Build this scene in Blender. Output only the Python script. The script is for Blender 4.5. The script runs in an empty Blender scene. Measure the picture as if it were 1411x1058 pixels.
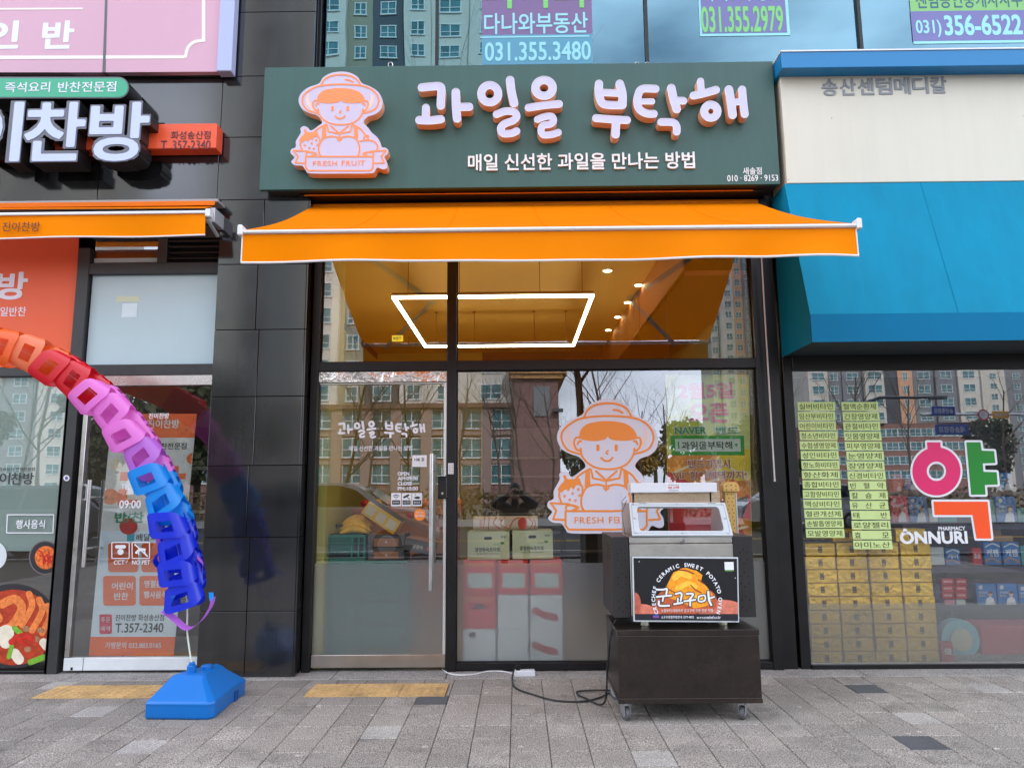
import bpy, bmesh, math, random
import numpy as np
from mathutils import Vector, Matrix
RND = random.Random(11)
SC = bpy.context.scene
COL = SC.collection
PI = math.pi
# ---------------------------------------------------------------- camera
F_PX, W_PX, H_PX = 993.0, 1411.0, 1058.0
CAM = Vector((0.0, -5.47, 1.292))
cam_d = bpy.data.cameras.new('camera'); cam = bpy.data.objects.new('camera', cam_d); COL.objects.link(cam)
cam_d.sensor_width = 36; cam_d.lens = F_PX / W_PX * 36; cam_d.clip_start = 0.05; cam_d.clip_end = 2500
ROT = (Matrix.Rotation(math.radians(0.45), 3, 'Z') @ Matrix.Rotation(math.radians(90 + 8.36), 3, 'X')
       @ Matrix.Rotation(math.radians(-0.45), 3, 'Z'))
cam.matrix_world = Matrix.Translation(CAM) @ ROT.to_4x4()
SC.camera = cam
# ---------------------------------------------------------------- sky, sun, exposure
world = bpy.data.worlds.new('World'); SC.world = world; world.use_nodes = True
wn = world.node_tree; wn.nodes.clear()
SUN_EL, SUN_AZ = math.radians(38), math.radians(20)      # behind the shops: the street front lies in the building's shade
sky = wn.nodes.new('ShaderNodeTexSky'); sky.sky_type = 'NISHITA'; sky.sun_disc = False
sky.sun_elevation = SUN_EL; sky.sun_rotation = SUN_AZ; sky.dust_density = 2.5; sky.air_density = 1.2
tc = wn.nodes.new('ShaderNodeTexCoord'); mp = wn.nodes.new('ShaderNodeMapping'); mp.inputs['Scale'].default_value = (1, 1, 2.6)
nz = wn.nodes.new('ShaderNodeTexNoise'); nz.inputs['Scale'].default_value = 2.1; nz.inputs['Detail'].default_value = 7
cr = wn.nodes.new('ShaderNodeValToRGB'); cr.color_ramp.elements[0].position = .26; cr.color_ramp.elements[1].position = .60
mx = wn.nodes.new('ShaderNodeMixRGB'); mx.inputs[2].default_value = (11.6, 12.5, 14.6, 1)
bg = wn.nodes.new('ShaderNodeBackground'); bg.inputs['Strength'].default_value = .145
wo = wn.nodes.new('ShaderNodeOutputWorld')
for a, b in ((tc.outputs['Generated'], mp.inputs[0]), (mp.outputs[0], nz.inputs['Vector']), (nz.outputs['Fac'], cr.inputs[0]),
             (cr.outputs[0], mx.inputs[0]), (sky.outputs[0], mx.inputs[1]), (mx.outputs[0], bg.inputs[0]), (bg.outputs[0], wo.inputs[0])):
    wn.links.new(a, b)
sun_d = bpy.data.lights.new('sun', 'SUN'); sun_d.energy = 2.3; sun_d.angle = math.radians(.6); sun_d.color = (1, .96, .91)
sun = bpy.data.objects.new('sun', sun_d); COL.objects.link(sun)
sd = Vector((math.sin(SUN_AZ) * math.cos(SUN_EL), math.cos(SUN_AZ) * math.cos(SUN_EL), math.sin(SUN_EL)))
sun.rotation_euler = sd.to_track_quat('Z', 'Y').to_euler(); sun.location = (6, 12, 30)
SC.view_settings.view_transform = 'Standard'; SC.view_settings.look = 'None'; SC.view_settings.gamma = 1
SC.view_settings.exposure = 0.95
SC.render.engine = 'CYCLES'
try:
    SC.cycles.use_denoising = True; SC.cycles.denoiser = 'OPENIMAGEDENOISE'
    SC.cycles.max_bounces = 9; SC.cycles.transparent_max_bounces = 16; SC.cycles.sample_clamp_indirect = 6
    SC.cycles.caustics_reflective = False
except Exception:
    pass
# ---------------------------------------------------------------- where a thing seen at a pixel stands, on the plane y = Y or z = Z
def ray(px, py):
    return ROT @ Vector(((px - W_PX / 2) / F_PX, -(py - H_PX / 2) / F_PX, -1))
def P(px, py, Y=0.0):
    d = ray(px, py); return CAM + d * ((Y - CAM.y) / d.y)
def G(px, py, Z=0.0):
    d = ray(px, py); return CAM + d * ((Z - CAM.z) / d.z)
def X(px, py, Y=0.0): return P(px, py, Y).x
def Z(px, py, Y=0.0): return P(px, py, Y).z
def rect(p, Y):                                  # pixel box -> x0, x1, z0, z1 on the plane y = Y
    x0, y0, x1, y1 = p
    return (X(x0, (y0 + y1) / 2, Y), X(x1, (y0 + y1) / 2, Y), Z((x0 + x1) / 2, y1, Y), Z((x0 + x1) / 2, y0, Y))
# ---------------------------------------------------------------- materials
MATS = {}
def mat(name, col, rough=.5, metal=0., noise=None, bump=None, emit=None, coat=0., spec=.5, rnd=0., speck=None, blot=None, gum=None, streak=0.):
    if name in MATS: return MATS[name]
    m = bpy.data.materials.new(name); m.use_nodes = True; MATS[name] = m
    nt = m.node_tree; b = nt.nodes['Principled BSDF']; L = nt.links.new
    c4 = (*col, 1)
    b.inputs['Base Color'].default_value = c4; b.inputs['Roughness'].default_value = rough
    b.inputs['Metallic'].default_value = metal; b.inputs['Specular IOR Level'].default_value = spec
    if coat: b.inputs['Coat Weight'].default_value = coat; b.inputs['Coat Roughness'].default_value = .08
    geo = nt.nodes.new('ShaderNodeNewGeometry')
    out = None
    def chain(fac_socket, lo, hi):
        nonlocal out
        mr = nt.nodes.new('ShaderNodeMapRange'); mr.inputs['To Min'].default_value = lo; mr.inputs['To Max'].default_value = hi
        L(fac_socket, mr.inputs['Value'])
        hv = nt.nodes.new('ShaderNodeHueSaturation')
        if out is None: hv.inputs['Color'].default_value = c4
        else: L(out, hv.inputs['Color'])
        L(mr.outputs[0], hv.inputs['Value']); out = hv.outputs[0]
        return mr
    if noise:
        n = nt.nodes.new('ShaderNodeTexNoise'); n.inputs['Scale'].default_value = noise[0]; n.inputs['Detail'].default_value = 6
        n.inputs['Roughness'].default_value = .62
        L(geo.outputs['Position'], n.inputs['Vector']); mr = chain(n.outputs['Fac'], 1 - noise[1], 1 + noise[1])
        mr.inputs['From Min'].default_value = .3; mr.inputs['From Max'].default_value = .7
        mr2 = nt.nodes.new('ShaderNodeMapRange'); mr2.inputs['To Min'].default_value = max(rough - .08, .02); mr2.inputs['To Max'].default_value = min(rough + .1, 1)
        L(n.outputs['Fac'], mr2.inputs['Value']); L(mr2.outputs[0], b.inputs['Roughness'])
    if speck:
        n = nt.nodes.new('ShaderNodeTexNoise'); n.inputs['Scale'].default_value = speck[0]; n.inputs['Detail'].default_value = 2
        L(geo.outputs['Position'], n.inputs['Vector']); mr = chain(n.outputs['Fac'], 1 - speck[1], 1 + speck[1])
        mr.inputs['From Min'].default_value = .38; mr.inputs['From Max'].default_value = .62
    if blot:                                      # blotches of damp or dust: scale, amount
        for sc_, sg in ((blot[0], 1), (blot[0] * 2.3, -1)):
            n = nt.nodes.new('ShaderNodeTexNoise'); n.inputs['Scale'].default_value = sc_; n.inputs['Detail'].default_value = 8; n.inputs['Roughness'].default_value = .7
            L(geo.outputs['Position'], n.inputs['Vector']); mr = chain(n.outputs['Fac'], 1, 1 + sg * blot[1]); mr.inputs['From Min'].default_value = .52; mr.inputs['From Max'].default_value = .66
    if streak:                                    # rain streaks running down
        mpn = nt.nodes.new('ShaderNodeMapping'); mpn.inputs['Scale'].default_value = (9, 9, .55); L(geo.outputs['Position'], mpn.inputs[0])
        n = nt.nodes.new('ShaderNodeTexNoise'); n.inputs['Scale'].default_value = 1.; n.inputs['Detail'].default_value = 8; n.inputs['Roughness'].default_value = .7; L(mpn.outputs[0], n.inputs['Vector'])
        mr = chain(n.outputs['Fac'], 1 + streak * .4, 1 - streak); mr.inputs['From Min'].default_value = .42; mr.inputs['From Max'].default_value = .72
    if gum:                                       # small trodden spots
        n = nt.nodes.new('ShaderNodeTexVoronoi'); n.inputs['Scale'].default_value = gum[0]; L(geo.outputs['Position'], n.inputs['Vector'])
        mr = chain(n.outputs['Distance'], gum[1], 1); mr.inputs['From Min'].default_value = .06; mr.inputs['From Max'].default_value = .085
    if rnd:
        oi = nt.nodes.new('ShaderNodeObjectInfo'); chain(oi.outputs['Random'], 1 - rnd, 1 + rnd)
    if out is not None: L(out, b.inputs['Base Color'])
    if bump:
        n = nt.nodes.new('ShaderNodeTexNoise'); n.inputs['Scale'].default_value = bump[0]; n.inputs['Detail'].default_value = 5
        L(geo.outputs['Position'], n.inputs['Vector'])
        bp = nt.nodes.new('ShaderNodeBump'); bp.inputs['Strength'].default_value = bump[1]; bp.inputs['Distance'].default_value = bump[2] if len(bump) > 2 else .01
        L(n.outputs['Fac'], bp.inputs['Height']); L(bp.outputs[0], b.inputs['Normal'])
    if emit:
        b.inputs['Emission Color'].default_value = (*col, 1); b.inputs['Emission Strength'].default_value = emit
    return m
def glass(name, tint, k, rough=0., extra=0., wave=.0, rc=(.95, .97, 1.)):
    """thin pane: lets light through with its tint, mirrors the street by Fresnel times k (two faces, coated)"""
    if name in MATS: return MATS[name]
    m = bpy.data.materials.new(name); m.use_nodes = True; MATS[name] = m
    nt = m.node_tree; nt.nodes.clear(); L = nt.links.new
    t = nt.nodes.new('ShaderNodeBsdfTransparent'); t.inputs[0].default_value = (*tint, 1)
    g = nt.nodes.new('ShaderNodeBsdfGlossy'); g.inputs['Roughness'].default_value = rough; g.inputs[0].default_value = (*rc, 1)
    tint = tuple(v ** .5 for v in tint); t.inputs[0].default_value = (*tint, 1)
    f = nt.nodes.new('ShaderNodeFresnel'); f.inputs['IOR'].default_value = 1.5
    ma = nt.nodes.new('ShaderNodeMath'); ma.operation = 'MULTIPLY_ADD'; ma.use_clamp = True
    ma.inputs[1].default_value = k; ma.inputs[2].default_value = extra
    mxs = nt.nodes.new('ShaderNodeMixShader'); o = nt.nodes.new('ShaderNodeOutputMaterial')
    gb = nt.nodes.new('ShaderNodeNewGeometry'); iv = nt.nodes.new('ShaderNodeMath'); iv.operation = 'SUBTRACT'; iv.inputs[0].default_value = 1.
    m2 = nt.nodes.new('ShaderNodeMath'); m2.operation = 'MULTIPLY'; L(gb.outputs['Backfacing'], iv.inputs[1]); L(iv.outputs[0], m2.inputs[1]); L(ma.outputs[0], m2.inputs[0])
    L(f.outputs[0], ma.inputs[0]); L(m2.outputs[0], mxs.inputs[0]); L(t.outputs[0], mxs.inputs[1]); L(g.outputs[0], mxs.inputs[2]); L(mxs.outputs[0], o.inputs[0])
    if wave:
        geo = nt.nodes.new('ShaderNodeNewGeometry')
        n = nt.nodes.new('ShaderNodeTexNoise'); n.inputs['Scale'].default_value = 1.6; n.inputs['Detail'].default_value = 1
        L(geo.outputs['Position'], n.inputs['Vector'])
        bp = nt.nodes.new('ShaderNodeBump'); bp.inputs['Strength'].default_value = 1; bp.inputs['Distance'].default_value = wave
        L(n.outputs['Fac'], bp.inputs['Height']); L(bp.outputs[0], g.inputs['Normal'])
    return m
def frost(name, col, rough=.35, ior=1.12, white=.25):
    if name in MATS: return MATS[name]
    m = bpy.data.materials.new(name); m.use_nodes = True; MATS[name] = m
    nt = m.node_tree; nt.nodes.clear(); L = nt.links.new
    r = nt.nodes.new('ShaderNodeBsdfRefraction'); r.inputs['Color'].default_value = (*col, 1); r.inputs['Roughness'].default_value = rough; r.inputs['IOR'].default_value = ior
    d = nt.nodes.new('ShaderNodeBsdfDiffuse'); d.inputs[0].default_value = (.55, .57, .58, 1)
    a = nt.nodes.new('ShaderNodeMixShader'); a.inputs[0].default_value = white
    o = nt.nodes.new('ShaderNodeOutputMaterial')
    L(r.outputs[0], a.inputs[1]); L(d.outputs[0], a.inputs[2]); L(a.outputs[0], o.inputs[0])
    return m
def cloth(name, col, trans=.4, gloss=.02):
    if name in MATS: return MATS[name]
    m = bpy.data.materials.new(name); m.use_nodes = True; MATS[name] = m
    nt = m.node_tree; nt.nodes.clear(); L = nt.links.new
    geo = nt.nodes.new('ShaderNodeNewGeometry')
    n = nt.nodes.new('ShaderNodeTexNoise'); n.inputs['Scale'].default_value = 2.3; n.inputs['Detail'].default_value = 5
    mr = nt.nodes.new('ShaderNodeMapRange'); mr.inputs['To Min'].default_value = .88; mr.inputs['To Max'].default_value = 1.08
    hv = nt.nodes.new('ShaderNodeHueSaturation'); hv.inputs['Color'].default_value = (*col, 1)
    L(geo.outputs['Position'], n.inputs['Vector']); L(n.outputs[0], mr.inputs['Value']); L(mr.outputs[0], hv.inputs['Value'])
    d = nt.nodes.new('ShaderNodeBsdfDiffuse'); t = nt.nodes.new('ShaderNodeBsdfTranslucent')
    g = nt.nodes.new('ShaderNodeBsdfGlossy'); g.inputs['Roughness'].default_value = .35; g.inputs[0].default_value = (.9, .9, .9, 1)
    L(hv.outputs[0], d.inputs[0]); L(hv.outputs[0], t.inputs[0])
    a = nt.nodes.new('ShaderNodeMixShader'); a.inputs[0].default_value = trans
    b = nt.nodes.new('ShaderNodeMixShader'); b.inputs[0].default_value = gloss
    o = nt.nodes.new('ShaderNodeOutputMaterial')
    L(d.outputs[0], a.inputs[1]); L(t.outputs[0], a.inputs[2]); L(a.outputs[0], b.inputs[1]); L(g.outputs[0], b.inputs[2]); L(b.outputs[0], o.inputs[0])
    return m
def M(name): return MATS[name]
# ---------------------------------------------------------------- object helpers
def tag(o, label=None, cat=None, group=None, kind=None):
    if label: o['label'] = label
    if cat: o['category'] = cat
    if group: o['group'] = group
    if kind: o['kind'] = kind
    return o
def wloc(o):
    v = Vector((0, 0, 0))
    while o is not None: v += o.location; o = o.parent
    return v
def thing(name, loc, label=None, cat=None, group=None, kind=None):
    o = bpy.data.objects.new(name, None); o.location = loc; o.empty_display_size = .1; COL.objects.link(o)
    return tag(o, label, cat, group, kind)
def link_mesh(name, me, parent=None, loc=None):
    o = bpy.data.objects.new(name, me); COL.objects.link(o)
    if parent is not None: o.parent = parent
    if loc is not None: o.location = loc
    return o
class MB:
    def __init__(s): s.v, s.f, s.m = [], [], []
    def face(s, pts, m=0):
        i = len(s.v); s.v += [tuple(p) for p in pts]; s.f.append(tuple(range(i, i + len(pts)))); s.m.append(m); return s
    def box(s, x0, x1, y0, y1, z0, z1, m=0):
        if x0 > x1: x0, x1 = x1, x0
        if y0 > y1: y0, y1 = y1, y0
        if z0 > z1: z0, z1 = z1, z0
        i = len(s.v)
        s.v += [(x0, y0, z0), (x1, y0, z0), (x1, y1, z0), (x0, y1, z0), (x0, y0, z1), (x1, y0, z1), (x1, y1, z1), (x0, y1, z1)]
        for q in ((0, 3, 2, 1), (4, 5, 6, 7), (0, 1, 5, 4), (1, 2, 6, 5), (2, 3, 7, 6), (3, 0, 4, 7)):
            s.f.append(tuple(i + k for k in q)); s.m.append(m)
        return s
    def hexa(s, p, m=0):                         # 8 corners, bottom four then top four, counter-clockwise from above
        i = len(s.v); s.v += [tuple(a) for a in p]
        for q in ((0, 3, 2, 1), (4, 5, 6, 7), (0, 1, 5, 4), (1, 2, 6, 5), (2, 3, 7, 6), (3, 0, 4, 7)):
            s.f.append(tuple(i + k for k in q)); s.m.append(m)
        return s
    def tube(s, path, r, n=10, m=0, cap=True):
        path = [Vector(p) for p in path]; i0 = len(s.v); k = len(path)
        up = Vector((0, 0, 1))
        for a, p in enumerate(path):
            t = (path[min(a + 1, k - 1)] - path[max(a - 1, 0)]).normalized()
            u = t.cross(up); 
            if u.length < .05: u = t.cross(Vector((0, 1, 0)))
            u.normalize(); w = u.cross(t).normalized()
            rr = r[a] if isinstance(r, (list, tuple)) else r
            for j in range(n):
                an = 2 * PI * j / n; s.v.append(tuple(p + (u * math.cos(an) + w * math.sin(an)) * rr))
        for a in range(k - 1):
            for j in range(n):
                s.f.append((i0 + a * n + j, i0 + a * n + (j + 1) % n, i0 + (a + 1) * n + (j + 1) % n, i0 + (a + 1) * n + j)); s.m.append(m)
        if cap:
            s.f.append(tuple(i0 + j for j in reversed(range(n)))); s.m.append(m)
            s.f.append(tuple(i0 + (k - 1) * n + j for j in range(n))); s.m.append(m)
        return s
    def prism(s, pts, axis, a0, a1, m=0):        # outline in the other two axes, extruded along axis from a0 to a1
        n = len(pts); i = len(s.v)
        for a in (a0, a1):
            for (u, w) in pts:
                s.v.append((a, u, w) if axis == 'x' else (u, a, w) if axis == 'y' else (u, w, a))
        s.f.append(tuple(i + k for k in range(n))); s.m.append(m)
        s.f.append(tuple(i + n + k for k in reversed(range(n)))); s.m.append(m)
        for k in range(n):
            s.f.append((i + (k + 1) % n, i + k, i + n + k, i + n + (k + 1) % n)); s.m.append(m)
        return s
    def disc(s, c, r, n=16, m=0, axis='y', r2=None):
        pts = []
        for j in range(n):
            an = 2 * PI * j / n; u, w = r * math.cos(an), (r2 or r) * math.sin(an)
            pts.append((c[0] + u, c[1], c[2] + w) if axis == 'y' else (c[0] + u, c[1] + w, c[2]) if axis == 'z' else (c[0], c[1] + u, c[2] + w))
        return s.face(pts, m)
    def cyl(s, c, r, h, n=16, m=0, axis='z'):
        d = {'x': Vector((1, 0, 0)), 'y': Vector((0, 1, 0)), 'z': Vector((0, 0, 1))}[axis]
        c = Vector(c); return s.tube([c - d * h / 2, c + d * h / 2], r, n, m)
    def ball(s, c, r, n=10, m=0, sq=(1, 1, 1)):
        i0 = len(s.v); k = n // 2 + 1
        for a in range(k + 1):
            th = PI * a / k
            for j in range(n):
                ph = 2 * PI * j / n
                s.v.append((c[0] + r * sq[0] * math.sin(th) * math.cos(ph), c[1] + r * sq[1] * math.sin(th) * math.sin(ph), c[2] + r * sq[2] * math.cos(th)))
        for a in range(k):
            for j in range(n):
                s.f.append((i0 + a * n + j, i0 + (a + 1) * n + j, i0 + (a + 1) * n + (j + 1) % n, i0 + a * n + (j + 1) % n)); s.m.append(m)
        return s
    def xf(s, mtx):
        s.v = [tuple(mtx @ Vector(p)) for p in s.v]; return s
    def build(s, name, mats, parent=None, bevel=0., smooth=False, seg=1, shade=None):
        o0 = wloc(parent) if parent is not None else Vector((0, 0, 0))
        me = bpy.data.meshes.new(name)
        me.from_pydata([(p[0] - o0.x, p[1] - o0.y, p[2] - o0.z) for p in s.v], [], s.f)
        if not isinstance(mats, (list, tuple)): mats = [mats]
        for mm in mats: me.materials.append(mm)
        if len(mats) > 1: me.polygons.foreach_set('material_index', s.m)
        bm = bmesh.new(); bm.from_mesh(me)
        if smooth: bmesh.ops.remove_doubles(bm, verts=bm.verts, dist=1e-5)
        bmesh.ops.recalc_face_normals(bm, faces=bm.faces)
        if bevel:
            ed = [e for e in bm.edges if len(e.link_faces) == 2 and e.calc_face_angle(0) > .5]
            bmesh.ops.bevel(bm, geom=ed, offset=bevel, segments=seg, profile=.5, affect='EDGES', clamp_overlap=True)
        if smooth:
            for f in bm.faces: f.smooth = True
            for e in bm.edges:
                if len(e.link_faces) == 2 and e.calc_face_angle(0) > .7: e.smooth = False
        bm.to_mesh(me); bm.free(); me.update()
        return link_mesh(name, me, parent)
def box(name, b, m, parent=None, bevel=0.):
    return MB().box(*b).build(name, m, parent, bevel)
def copy_tree(o, loc=None, parent=None):
    c = o.copy(); COL.objects.link(c); c.parent = parent
    if loc is not None: c.location = loc
    for ch in list(o.children): copy_tree(ch, None, c)
    return c
# ---- flat outlines: signed distance of strokes and polygons -> contour loops -> filled, extruded mesh
def spline(pts, closed=False, n=6):
    k = len(pts); out = []
    for i in range(k if closed else k - 1):
        p = [pts[(i + j) % k] if closed else pts[min(max(i + j, 0), k - 1)] for j in (-1, 0, 1, 2)]
        for s_ in range(n):
            t = s_ / n; r = []
            for c in (0, 1):
                a, b, c_, d = p[0][c], p[1][c], p[2][c], p[3][c]
                r.append(.5 * (2 * b + (c_ - a) * t + (2 * a - 5 * b + 4 * c_ - d) * t * t + (3 * b - a - 3 * c_ + d) * t ** 3))
            out.append(tuple(r))
    if not closed: out.append(tuple(pts[-1]))
    return out
def ring(cx, cy, rx, ry, n=28):
    return [(cx + rx * math.cos(2 * PI * i / n), cy + ry * math.sin(2 * PI * i / n)) for i in range(n + 1)]
def d_stroke(GX, GY, pts, r):
    d = np.full(GX.shape, 1e9)
    if len(pts) == 1: return np.hypot(GX - pts[0][0], GY - pts[0][1]) - r
    for (ax, ay), (bx, by) in zip(pts[:-1], pts[1:]):
        ux, uy = bx - ax, by - ay; l2 = ux * ux + uy * uy + 1e-9
        t = np.clip(((GX - ax) * ux + (GY - ay) * uy) / l2, 0, 1)
        d = np.minimum(d, np.hypot(GX - ax - t * ux, GY - ay - t * uy))
    return d - r
def d_poly(GX, GY, pts):
    d = d_stroke(GX, GY, list(pts) + [pts[0]], 0); ins = np.zeros(GX.shape, bool)
    k = len(pts)
    for i in range(k):
        (ax, ay), (bx, by) = pts[i], pts[(i + 1) % k]
        if ay == by: continue
        c = ((ay > GY) != (by > GY)) & (GX < (bx - ax) * (GY - ay) / (by - ay) + ax); ins ^= c
    return np.where(ins, -d, d)
def contours(fn, bounds, step):
    x0, y0, x1, y1 = bounds
    xs = np.arange(x0, x1 + step, step); ys = np.arange(y0, y1 + step, step)
    GX, GY = np.meshgrid(xs, ys); D = fn(GX, GY); D = np.where(np.abs(D) < 1e-6, 1e-6, D)
    S = D < 0
    idx = S[:-1, :-1] * 1 + S[:-1, 1:] * 2 + S[1:, 1:] * 4 + S[1:, :-1] * 8
    cells = np.argwhere((idx > 0) & (idx < 15)); nxt = {}
    tab = {1: [(3, 0)], 2: [(0, 1)], 3: [(3, 1)], 4: [(1, 2)], 5: [(3, 0), (1, 2)], 6: [(0, 2)], 7: [(3, 2)], 8: [(2, 3)], 9: [(2, 0)],
           10: [(0, 1), (2, 3)], 11: [(2, 1)], 12: [(1, 3)], 13: [(1, 0)], 14: [(0, 3)]}
    def key(j, i, e): return ('h', j, i) if e == 0 else ('v', j, i + 1) if e == 1 else ('h', j + 1, i) if e == 2 else ('v', j, i)
    for j, i in cells:
        for a, b in tab[int(idx[j, i])]: nxt[key(j, i, a)] = key(j, i, b)
    def pos(k):
        t, j, i = k
        if t == 'h':
            a, b = D[j, i], D[j, i + 1]; return (xs[i] + step * a / (a - b), ys[j])
        a, b = D[j, i], D[j + 1, i]; return (xs[i], ys[j] + step * a / (a - b))
    loops = []
    while nxt:
        s0, k = nxt.popitem(); lp = [pos(s0)]
        while k != s0 and k in nxt:
            lp.append(pos(k)); k = nxt.pop(k)
        if len(lp) > 5: loops.append(lp)
    return loops
def curve_mesh(name, loops, depth):
    cu = bpy.data.curves.new(name, 'CURVE'); cu.dimensions = '2D'; cu.fill_mode = 'BOTH'; cu.extrude = depth / 2
    for lp in loops:
        sp = cu.splines.new('POLY'); sp.points.add(len(lp) - 1); sp.use_cyclic_u = True
        for q, (u, w) in zip(sp.points, lp): q.co = (u, w, 0, 1)
    o = bpy.data.objects.new(name, cu); me = bpy.data.meshes.new_from_object(o)
    bpy.data.objects.remove(o); bpy.data.curves.remove(cu)
    return me
def place_flat(me, Yback, depth, parent, name, mats):
    """mesh in the xy plane centred on z=0 -> stands on the plane y = Yback, growing towards the street"""
    o0 = wloc(parent) if parent is not None else Vector((0, 0, 0))
    co = np.empty(len(me.vertices) * 3); me.vertices.foreach_get('co', co); co = co.reshape(-1, 3)
    out = np.stack([co[:, 0] - o0.x, Yback - depth / 2 - co[:, 2] - o0.y, co[:, 1] - o0.z], 1)
    me.vertices.foreach_set('co', out.ravel()); me.materials.clear()
    if not isinstance(mats, (list, tuple)): mats = [mats]
    for m in mats: me.materials.append(m)
    if len(mats) > 1:                            # second material on the return faces
        for p in me.polygons: p.material_index = 0 if abs(p.normal.z if False else p.normal.y) > .9 else 1
    me.update(); me.name = name
    return link_mesh(name, me, parent)
def shape(name, loops_px, Y, depth, mats, parent):
    """loops in photograph pixels, set on the plane y = Y (the front face)"""
    lw = [[(lambda q: (q.x, q.z))(P(u, w, Y)) for (u, w) in lp] for lp in loops_px]
    me = curve_mesh(name, lw, depth)
    o = place_flat(me, Y + depth, depth, parent, name, mats)
    if isinstance(mats, (list, tuple)) and len(mats) > 1:
        me.update()
        for p in me.polygons: p.material_index = 0 if p.normal.y < -.9 else 1
    return o
_tc = bpy.data.curves.new('lettering', 'FONT'); _to = bpy.data.objects.new('lettering', _tc); _tc.resolution_u = 4
GLY, ADV, EDG = {}, {}, {}
def raw_text(s):
    _tc.body = s; me = bpy.data.meshes.new_from_object(_to)
    co = np.empty(len(me.vertices) * 3); me.vertices.foreach_get('co', co); co = co.reshape(-1, 3)[:, :2].copy()
    return me, co
def edges_of(me, co, keep=None):
    cnt = {}; cl = [tuple(q) for q in np.round(co, 5).tolist()]
    for p in me.polygons:
        vs = list(p.vertices)
        for a, b in zip(vs, vs[1:] + vs[:1]):
            e = (cl[a], cl[b]); e = e if e[0] <= e[1] else (e[1], e[0]); cnt[e] = cnt.get(e, 0) + 1
    return np.array([(*a, *b) for (a, b), n in cnt.items() if n % 2 == 1 and a != b])
def glyph_adv(ch):
    m1, c1 = raw_text('l' + ch + 'l'); m2, c2 = raw_text('ll'); ADV[ch] = (c1[:, 0].max() - c1[:, 0].min()) - (c2[:, 0].max() - c2[:, 0].min())
def glyph(ch, bold, step):
    """outline loops of one character grown by bold (in ems) and its advance"""
    if ch not in ADV and '\uac00' <= ch <= '\ud7a3' and '\uac00' in ADV: ADV[ch] = ADV['\uac00']
    if ch not in ADV and '\uac00' <= ch <= '\ud7a3': glyph_adv('\uac00'); ADV[ch] = ADV['\uac00']
    if ch not in ADV: glyph_adv(ch)
    k = (ch, round(bold, 4), step)
    if k in GLY: return GLY[k], ADV[ch]
    if ch == ' ': GLY[k] = []; return [], ADV[ch]
    if ch not in EDG: me, co = raw_text(ch); EDG[ch] = edges_of(me, co)
    E_ = EDG[ch]
    def fn(A, B):
        sh = A.shape; A = A.ravel()[:, None]; B = B.ravel()[:, None]
        ax, ay, bx, by = (E_[:, i][None] for i in range(4)); ux, uy = bx - ax, by - ay
        t = np.clip(((A - ax) * ux + (B - ay) * uy) / (ux * ux + uy * uy + 1e-12), 0, 1)
        if bold >= .024: d = np.maximum(np.abs(A - ax - t * ux), np.abs(B - ay - t * uy)).min(1)      # square corners for heavy block lettering
        else: d = np.sqrt(((A - ax - t * ux) ** 2 + (B - ay - t * uy) ** 2).min(1))
        with np.errstate(divide='ignore', invalid='ignore'):
            cr_ = ((ay > B) != (by > B)) & (A < ux * (B - ay) / (by - ay) + ax)
        ins = (cr_.sum(1) % 2) == 1
        return (np.where(ins, -d, d) - bold).reshape(sh)
    mg = max(bold, 0) + .04
    GLY[k] = contours(fn, (E_[:, [0, 2]].min() - mg, E_[:, [1, 3]].min() - mg, E_[:, [0, 2]].max() + mg, E_[:, [1, 3]].max() + mg), step)
    return GLY[k], ADV[ch]
def text_mesh(body, bold=0., depth=.001, space=1., res=3):
    x = 0.; loops = []; step = {2: .034, 3: .026, 4: .016}[res]; bold = bold * .62
    for ch in body:
        lp, ad = glyph(ch, bold, step); loops += [[(u + x, w) for u, w in l] for l in lp]; x += ad * space
    me = curve_mesh('lettering', loops, 1.)
    co = np.empty(len(me.vertices) * 3); me.vertices.foreach_get('co', co); co = co.reshape(-1, 3)
    return me, co
def text(body, x0, x1, z0, z1, Y, m, parent, bold=0., depth=.0015, name='lettering', space=1., res=3, shear=0.):
    me, co = text_mesh(body, bold, depth, space, res)
    mn, mxx = co.min(0), co.max(0)
    if shear: co[:, 0] += shear * (co[:, 1] - mn[1]); mn, mxx = co.min(0), co.max(0)
    co[:, 0] = x0 + (co[:, 0] - mn[0]) / max(mxx[0] - mn[0], 1e-6) * (x1 - x0)
    co[:, 1] = z0 + (co[:, 1] - mn[1]) / max(mxx[1] - mn[1], 1e-6) * (z1 - z0)
    co[:, 2] *= depth
    me.vertices.foreach_set('co', co.ravel())
    return place_flat(me, Y, depth, parent, name, m)
def ptext(body, p, Y, m, parent, **k):
    x0, x1, z0, z1 = rect(p, Y); return text(body, x0, x1, z0, z1, Y, m, parent, **k)
def pbox(name, p, Y, depth, m, parent, bevel=0.):
    x0, x1, z0, z1 = rect(p, Y); return MB().box(x0, x1, Y, Y + depth, z0, z1).build(name, m, parent, bevel)
def c(r, g, b): return tuple(((v / 255) / 12.92 if v / 255 <= .04045 else ((v / 255 + .055) / 1.055) ** 2.4) for v in (r, g, b))
BLACKF = mat('black_aluminium', (.0075, .007, .0075), .36, .0, noise=(9, .25), spec=.4)
STEEL = mat('brushed_steel', (.62, .60, .57), .30, 1., noise=(14, .1), bump=(60, .1, .002))
WHITE_P = mat('white_paint', (.78, .78, .78), .4)
PRINT_W = mat('white_print', (.82, .82, .84), .5)
PRINT_K = mat('black_print', (.015, .015, .016), .5)
ORANGE_S = mat('orange_sticker', c(250, 140, 50), .45)
GRANITE = mat('polished_granite', (.015, .0152, .016), .10, spec=1., noise=(1.6, .35), speck=(420, .45), rnd=.22, streak=.45)
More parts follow.
